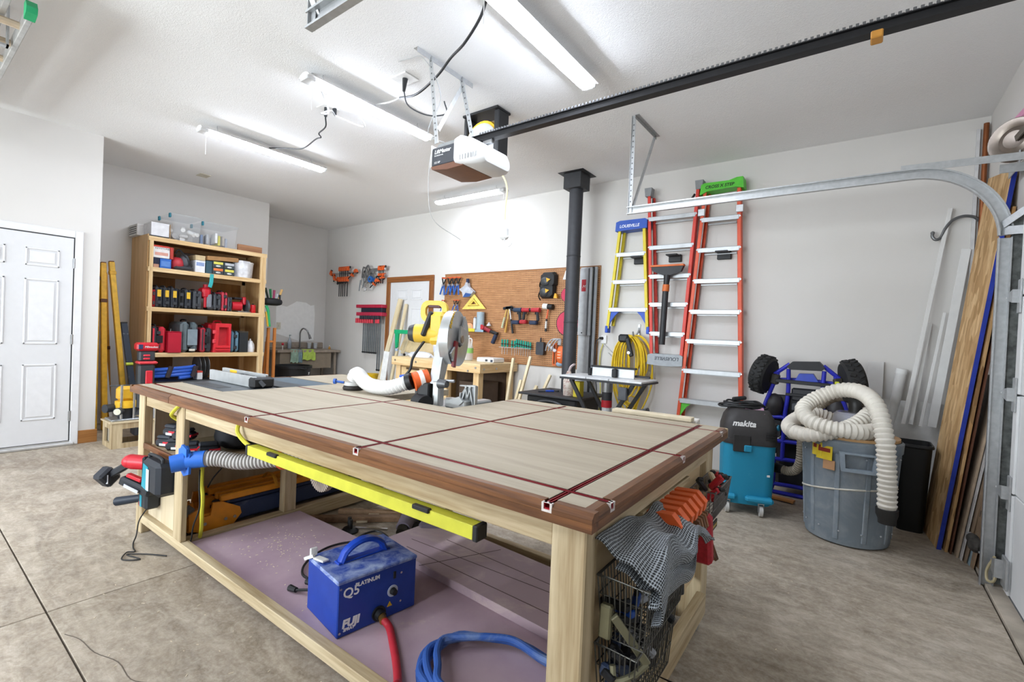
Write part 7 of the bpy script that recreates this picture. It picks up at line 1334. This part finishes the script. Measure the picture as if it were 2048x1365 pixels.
# ================================================================ miter saw in the table cut-out
t = lt('miter_saw', 'yellow and grey sliding miter saw sunk into the table', 'miter saw', (-1.5, 1.1, .75)); SG = P('#a9abab', .35, .6); SY = P('#e0b83c', .45)
lp('base', M().box(-1.74, -1.28, .93, 1.34, .77, .83, .012), SG, t); lp('turntable', M().cyl((-1.5, 1.12, .83), (-1.5, 1.12, .85), .17, n=36), P('#b5b7b7', .35, .6), t); lp('turntable_arm', M().box(-1.54, -1.46, 1.2, 1.50, .80, .845, .01), SG, t)
lp('fence', M().prism([(-1.34, .85), (-1.34, .93), (-1.30, .985), (-1.25, .99), (-1.225, .985), (-1.225, .85)], 1.05, 1.062), P('#8f9294', .4, .5), t)
for a, b in (((-1.335, .86), (-1.29, .985)), ((-1.30, .86), (-1.26, .985)), ((-1.27, .98), (-1.235, .86)), ((-1.30, .98), (-1.27, .86)), ((-1.34, .98), (-1.225, .985)), ((-1.228, .855), (-1.228, .985)), ((-1.34, .86), (-1.335, .94))): lp('fence_rib', M().bar((a[0], 1.046, a[1]), (b[0], 1.046, b[1]), .007, .016, up=(0, 1, 0)), SG, t)
lp('fence_foot', M().box(-1.42, -1.26, 1.0, 1.06, .85, .905, .008), SG, t); lp('fence', M().box(-1.72, -1.60, 1.05, 1.062, .85, .93, .003), P('#8f9294', .4, .5), t); lp('fence_bracket', M().prism([(-1.40, .88), (-1.30, .875), (-1.27, .90), (-1.30, .925), (-1.36, .905)], .99, 1.0), SG, t)
HP = T(-1.5, 1.12, 0) @ RZ(math.radians(23)) @ T(1.53, -1.12, 0)
lp0 = lp
def lp(name, m, mat, parent, **k): return lp0(name, m.xf(HP), mat, parent, **k)
lp('hinge_post', M().box(-1.585, -1.535, .98, 1.06, .83, 1.0, .01), SG, t); lp('black_plate', M().box(-1.66, -1.59, .95, 1.04, .83, .985, .006), P('#232426', .5), t); lp('scale_plate', M().cyl((-1.66, .975, .87), (-1.60, .935, .86), .055, n=20), P('#2d2e30', .45), t)
lp('swing_arm', M().prism([(.98, .98), (1.05, .96), (1.09, 1.02), (1.20, 1.22), (1.18, 1.30), (1.10, 1.30), (1.02, 1.10)], -1.60, -1.545, 'yz'), P('#b4b6b6', .35, .55), t); lp('arm_label', M().prism([(1.04, 1.06), (1.06, 1.05), (1.115, 1.18), (1.095, 1.19)], -1.6015, -1.60, 'yz'), P('#c9b04a', .5), t); lp('hinge_knob', M().cyl((-1.53, .97, .985), (-1.48, .95, .985), .03, .02, 14), P('#5d5e60', .4, .5), t); lp('hinge_lever', M().cyl((-1.53, .98, 1.0), (-1.44, .96, 1.005), .009, n=8), P('#9b9c9d', .35, .7), t)
gc = (1.165, 1.24)
gu = lp('upper_guard', M().prism([(gc[0]+.172*math.cos(math.radians(a)), gc[1]+.172*math.sin(math.radians(a))) for a in range(-60, 245, 12)], -1.56, -1.505, 'yz'), P('#b9bbbb', .3, .6), t)
lp('guard_label', M().prism([(gc[0]+r*math.cos(math.radians(a)), gc[1]+r*math.sin(math.radians(a))) for r, a in ((.165, 200), (.165, 185), (.165, 170), (.165, 155), (.14, 155), (.14, 170), (.14, 185), (.14, 200))], -1.5615, -1.56, 'yz'), YEL, gu)
text('lettering', 'DEWALT', .035, TT @ HP @ Vector((-1.503, 1.04, 1.30)), (TT @ HP).to_3x3() @ Vector((0, .5, .85)), (TT @ HP).to_3x3() @ Vector((0, -.85, .5)), P('#d9b02c', .5), gu, ext=.001, bold=.001)
lp('blade', M().cyl((-1.535, *gc), (-1.532, *gc), .15, n=48), P('#9a9c9e', .25, .9), t); lp('lower_guard', M().prism([(gc[0]+.165*math.cos(math.radians(a)), gc[1]+.165*math.sin(math.radians(a))) for a in range(-150, 61, 10)]+[(gc[0]+.05*math.cos(math.radians(a)), gc[1]+.05*math.sin(math.radians(a))) for a in range(60, -151, -15)], -1.498, -1.488, 'yz'), P('#a3a5a7', .2, .8), t)
lp('guard_link', M().prism([(gc[0]-.02, gc[1]+.08), (gc[0]+.06, gc[1]+.06), (gc[0]+.07, gc[1]+.01), (gc[0]+.02, gc[1]-.04), (gc[0]-.03, gc[1]-.02)], -1.488, -1.476, 'yz'), SG, t); lp('arbor_bolt', M().cyl((-1.49, *gc), (-1.47, *gc), .024, n=14), P('#8a7a68', .35, .6), t); lp('red_kerf', M().prism([(gc[0]-.10, gc[1]-.16), (gc[0]-.06, gc[1]-.17), (gc[0]-.03, gc[1]-.02), (gc[0]-.07, gc[1]-.01)], -1.502, -1.487, 'yz'), P('#7a1620', .4), t)
lp('motor', M().cyl((-1.77, 1.14, 1.265), (-1.62, 1.16, 1.265), .056, .062, 20), SY, t); lp('motor_cap', M().cyl((-1.805, 1.135, 1.265), (-1.77, 1.14, 1.265), .046, .057, 18), P('#2b2b2b', .5), t); lp('gear_case', M().box(-1.68, -1.57, 1.10, 1.22, 1.20, 1.40, .025), SY, t)
hp = rrect(-1.745, -1.575, 1.335, 1.47, .05, 4); hi_ = rrect(-1.715, -1.605, 1.365, 1.442, .03, 4)
lp('handle', M().ring(hp, hi_, 1.15, 1.185), SY, t); lp('switch', M().box(-1.70, -1.62, 1.155, 1.18, 1.425, 1.445, .004), P('#4a2020', .5), t); lp('carry_bar', M().bar((-1.66, 1.12, 1.40), (-1.70, 1.09, 1.25), .035, .03, .008), P('#242426', .5), t)
lp0('power_cord', M().tube(spline([HP @ Vector((-1.70, 1.12, 1.22)), (-1.70, 1.01, 1.12), (-1.695, .985, 1.05), (-1.72, .968, 1.005)], 7), .008, 8), BLACK, t); lp('dust_chute', M().cyl((-1.62, 1.02, 1.01), (-1.69, .97, .985), .05, .055, 18), ORANGE, t); lp('tape_band', M().cyl((-1.645, 1.0, 1.0), (-1.665, .985, .993), .056, n=18), P('#e6e0dc', .5), t)
lp = lp0
t = lt('saw_hose', 'white ribbed hose arching from the miter saw over the table', 'hose', (-1.9, .88, .886)); lp('hose', M().hose([(-1.625, .935, .985), (-1.67, .91, .965), (-1.74, .885, .94), (-1.82, .87, .932), (-1.90, .865, .935), (-1.98, .87, .955), (-2.04, .88, .985), (-2.09, .89, .99), (-2.12, .895, .955)], .044, .022, .13, 20), P('#d8d8d6', .5, var=.02), t); lp('hose_cuff', M().cyl((-1.622, .937, .987), (-1.648, .922, .976), .05, n=18), BLACK, t)
solo('blue_plug', M().cyl((-1.72, .968, 1.005), (-1.745, .955, .995), .012, .016, 10).xf(TT), P('#2450b0', .45), 'blue plug end beside the white saw hose', 'plug')
t = lt('palm_sander', 'round dark sander under the far end of the white hose', 'sander', (-2.13, .89, .886)); lp('pad', M().lathe([(.0, 0), (.06, 0), (.066, .012), (.06, .026), (0, .03)], (-2.12, .895, .886), 24), P('#26221f', .6), t); lp('skirt', M().lathe([(.055, .028), (.058, .03), (.05, .05), (.0, .052)], (-2.12, .895, .886), 22), P('#b9b9b6', .4), t); lp('knob', M().cyl((-2.17, .86, .93), (-2.215, .83, .935), .008, n=8).cyl((-2.213, .832, .935), (-2.225, .824, .935), .018, n=10), P('#2f5aa8', .4), t)
# ---- papers and strips on the far right edge of the table
lsolo('cardboard_strip', M().cb((-.40, 1.53, .885), (.42, .07, .02), .002, .05), P('#cdbfa4', .7), 'tan cardboard strips behind the far table edge', 'cardboard'); lsolo('white_carton', M().cb((-.33, 1.60, .84), (.30, .12, .07), .003, .1), P('#d9d5cc', .6), 'white flat carton between the table and the vacuum', 'box'); lsolo('scrap_bin', M().box(-.78, -.30, 1.47, 1.72, .0, .80, .01), P('#3a3734', .7), 'dark scrap bin behind the far table edge', 'bin'); lsolo('plastic_tray', M().bar((-.62, 1.60, .835), (-.45, 1.62, .89), .06, .03, .006), BLACK, 'black plastic tray on the scrap bin', 'tray')
lsolo('small_carton', M().cb((-1.05, 1.46, .79), (.22, .12, .05), .004, .3), P('#dedede', .6), 'white carton behind the saw fence', 'box')

# ================================================================ things hung on the right end of the table
WR = P('#55544f', .4, .6)
def wire_basket(label, x0, x1, y0, y1, z0, z1, nx, ny, mat=WR, solid=None):
    t = lt('wire_basket', label, 'basket', ((x0+x1)/2, (y0+y1)/2, z0), 0, 'wire baskets on the table end')
    lp('rim', M().tube([(x0, y0, z1), (x1, y0, z1), (x1, y1, z1), (x0, y1, z1)], .0038, 6, closed=True), mat, t); k = .012
    for i in range(nx+1):
        x = x0+(x1-x0)*i/nx; xb = x0+k+(x1-x0-2*k)*i/nx; lp('wire', M().tube([(x, y0, z1), (xb, y0+k, z0), (xb, y1-k, z0), (x, y1, z1)], .0018, 5), mat, t)
    for i in range(ny+1):
        y = y0+(y1-y0)*i/ny; yb = y0+k+(y1-y0-2*k)*i/ny; lp('wire', M().tube([(x0, y, z1), (x0+k, yb, z0), (x1-k, yb, z0), (x1, y, z1)], .0018, 5), mat, t)
    for q in (.35, .7): zz = z0+(z1-z0)*q; e = k*(1-q); lp('wire', M().tube([(x0+e, y0+e, zz), (x1-e, y0+e, zz), (x1-e, y1-e, zz), (x0+e, y1-e, zz)], .0018, 5, closed=True), mat, t)
    return t
wire_basket('wire basket under the mesh cloth on the table end', -.03, .10, .11, .42, .55, .70, 9, 16); wire_basket('lower wire basket full of clamps on the table end', -.03, .075, .11, .42, .36, .53, 8, 16); wire_basket('far grey basket of red clips on the table end', -.03, .06, .93, 1.22, .60, .715, 6, 16, P('#6d6a68', .45, .4))
t = lt('wire_basket', 'bottom wire basket near the floor on the table end', 'basket', (.03, .3, .2), 0, 'wire baskets on the table end'); lp('rim', M().tube([(-.03, .11, .30), (.08, .11, .30), (.08, .42, .30), (-.03, .42, .30)], .0038, 6, closed=True), WR, t)
for i in range(14): y = .12+.29*i/13; lp('wire', M().tube([(-.03, y, .30), (-.02, y, .18), (.07, y, .18), (.08, y, .30)], .0018, 5), WR, t)
sd = random.Random(21)
for k in range(9):
    a = Vector((sd.uniform(-.01, .045), sd.uniform(.15, .36), sd.uniform(.40, .47))); d = Vector((sd.uniform(-.3, .3), sd.uniform(-1, 1), sd.uniform(.2, .9))).normalized()*.08
    t = lt('hand_clamp', 'small black clamp heaped in the lower basket', 'clamp', a, 0, 'black clamps in the lower basket'); c_ = ('#1d1d1f', '#2a2b2f', '#26344f', '#17181a')[k % 4]
    lp('body', M().bar(a-d, a+d, .026, .03, .006), P(c_, .5), t); lp('jaw', M().bar(a+d, a+d+Vector((.03, .0, -.015)), .018, .02, .004), P('#8b8d92' if k % 3 == 0 else '#202124', .4, .4), t); lp('pad', M().ell(a-d, (.014, .014, .012), 8, 5), P('#b39a6a' if k % 2 else '#3c3f45', .5), t)
for k in range(6):
    a = Vector((sd.uniform(-.01, .07), sd.uniform(.15, .38), sd.uniform(.575, .62))); t = lt('clip_clamp', 'small clip lying in the upper basket under the cloth', 'clip', a, 0, 'clips in the upper basket'); d = Vector((sd.uniform(-1, 1), sd.uniform(-1, 1), sd.uniform(-.2, .4))).normalized()*.04
    lp('body', M().bar(a-d, a+d, .02, .022, .005), P(('#1f4fa8', '#222326', '#c9ced6')[k % 3], .45), t); lp('lever', M().bar(a, a+d+Vector((0, 0, .02)), .012, .012, .003), P('#222326', .5), t)
for k in range(14):
    a = Vector((sd.uniform(-.015, .045), .96+.018*k, sd.uniform(.65, .735))); d = Vector((sd.uniform(-.6, .6), sd.uniform(-.8, .8), sd.uniform(.2, 1))).normalized()*.035
    t = lt('spring_clip', 'small red and black clip heaped in the far basket', 'clip', a, 0, 'red clips in the far basket'); lp('handle', M().bar(a-d, a+d, .018, .02, .005), P(('#b8252e', '#1f1f20', '#c03038', '#d8c9a6')[k % 4], .45), t); lp('jaw', M().bar(a+d, a+d+Vector((.02, .01, .0)), .016, .014, .004), P('#202021', .5), t)
# mesh cloth
nu, nv = 40, 26; vs = []; uvs = []; fs = []
def cloth(u, v):
    y = .09+.52*u; lump = .03*math.sin(6.5*u+.6)+.014*math.sin(15*u+2); tip = max(0, u-.72)*.5
    if v < .55: q = v/.55; x = -.025+.125*q; z = .79+lump*(.5+.5*q)-.035*q-max(0, .2-u)*.25*q-tip*.5
    else: q = (v-.55)/.45; x = .10+.022*math.sin(PI*q)+.01*math.sin(12*u+3*q); z = .755+lump-max(0, .2-u)*.25-tip*.5-(.055+.03*math.sin(5*u+.8))*q
    return Vector((x, y+.035*(v-.5)*math.sin(5*u+1), z+.006*math.sin(20*v+9*u)))
for j in range(nv+1):
    for i in range(nu+1): vs.append(cloth(i/nu, j/nv))
for j in range(nv):
    for i in range(nu): a = j*(nu+1)+i; fs.append((a, a+1, a+nu+2, a+nu+1))
def uvmesh(o):
    me = o.data; uv = me.uv_layers.new(name='UV')
    for l in me.loops: i = l.vertex_index % ((nu+1)*(nv+1)); uv.data[l.index].uv = ((i % (nu+1))/nu, (i//(nu+1))/nv*.5)
t = lt('mesh_cloth', 'folded dark grey mesh cloth draped over the wire basket', 'cloth', (.05, .3, .66))
o1 = lp('cloth_fold', M().add(vs, fs), NET, t); uvmesh(o1)
def cloth2(u, v): p = cloth(u*.75+.02, .25+.75*v); return Vector((p.x-.015+.02*v, p.y+.01, p.z-.035-.02*v))
o2 = lp('under_fold', M().add([cloth2(i/nu, j/nv) for j in range(nv+1) for i in range(nu+1)], fs), NET, t); uvmesh(o2)
for o_ in (o1, o2):
    so = o_.modifiers.new('thickness', 'SOLIDIFY'); so.thickness = .004
# orange quick clamps, pads, screwdrivers, red bundle
lsolo('clamp_rail', M().box(-.058, -.03, .42, .92, .745, .765, .003), MAPLE['y'], 'wood rail holding the orange clamps on the table end', 'rail')
for k in range(6):
    y = .46+.055*k; t = lt('orange_clamp', 'orange quick clamp on the table end, %s from the front' % ('first', 'second', 'third', 'fourth', 'fifth', 'sixth')[k], 'clamp', (0, y, .55), 0, 'orange clamps on the table end')
    lp('head', M().prism([(-.03, .765), (.045, .77), (.075, .74), (.07, .71), (.04, .72), (.01, .745), (-.03, .745)], y-.016, y+.016), P('#e0622c', .45), t); lp('bar', M().box(-.02, -.012, y-.008, y+.008, .42, .75), P('#8d9094', .35, .7), t); lp('handle', M().cyl((-.005, y, .50), (.0, y, .40-.0*k), .017, .015, 10), P('#232325', .5), t)
    if k % 2 == 0: lp('ring', M().lathe([(.017, -.005), (.02, 0), (.017, .005)], (-.004, y, .51), 10), P('#d8622c', .5), t)
for k in range(5): y = .755+.028*k; lsolo('clamp_pad', M().prism([(-.02, .68), (.05, .66), (.062, .62), (.05, .60), (-.02, .63)], y-.008, y+.008), P('#8a6040' if k % 2 else '#6f4d34', .6), 'brown clamp pad behind the orange clamps, %s from the front' % ('first', 'second', 'third', 'fourth', 'fifth', 'sixth', 'seventh', 'eighth')[k], 'clamp pad', 'brown clamp pads')
lsolo('red_strap', M().bar((.02, .87, .65), (.025, .90, .46), .05, .09, .012, up=(1, 0, 0)), P('#a81f2c', .6, var=.15, sc=60), 'red cord bundle hanging behind the brown pads', 'cord bundle')
for k, (y, z) in enumerate(((.98, .55), (1.05, .52))): lsolo('walnut_block', M().bar((.0, y, z), (.03, y+.05, z-.12), .045, .02, .003), WALNUT['z'], 'walnut push block at the rear leg, '+('nearer' if k == 0 else 'further'), 'block')
t = lt('small_sign', 'black plate with gold lettering under the far basket', 'sign', (.03, .95, .58)); lp('plate', M().box(.055, .06, .90, .99, .575, .605, .001), P('#23201a', .5), t); lp('gold_bar', M().box(.06, .0612, .91, .98, .585, .595), P('#b39a4a', .4, .5), t)
t = lt('tape_roll', 'black tape roll in the bottom wire basket', 'tape', (.03, .3, .19)); lp('roll', M().lathe([(.03, 0), (.05, 0), (.05, .045), (.03, .045)], (.025, .28, .19), 24), BLACK, t); lp('core', M().lathe([(.026, 0), (.03, 0), (.03, .046), (.026, .046)], (.025, .28, .19), 20), P('#6b665e', .6), t)
t = lt('trigger_clamp', 'olive steel clamp hooked on the side of the lower basket', 'clamp', (.07, .14, .45)); lp('bar', M().bar((.02, .10, .62), (.085, .16, .50), .012, .02, .002), P('#7d7a62', .4, .5), t); lp('jaw', M().bar((.0, .105, .64), (.0, .1, .56), .03, .02, .004), P('#6f6b52', .4, .5), t); lp('swivel', M().tube(spline([(.085, .16, .5), (.06, .12, .48), (.03, .1, .47), (.02, .105, .5)], 5), .008, 7), P('#7d7a62', .4, .5), t)
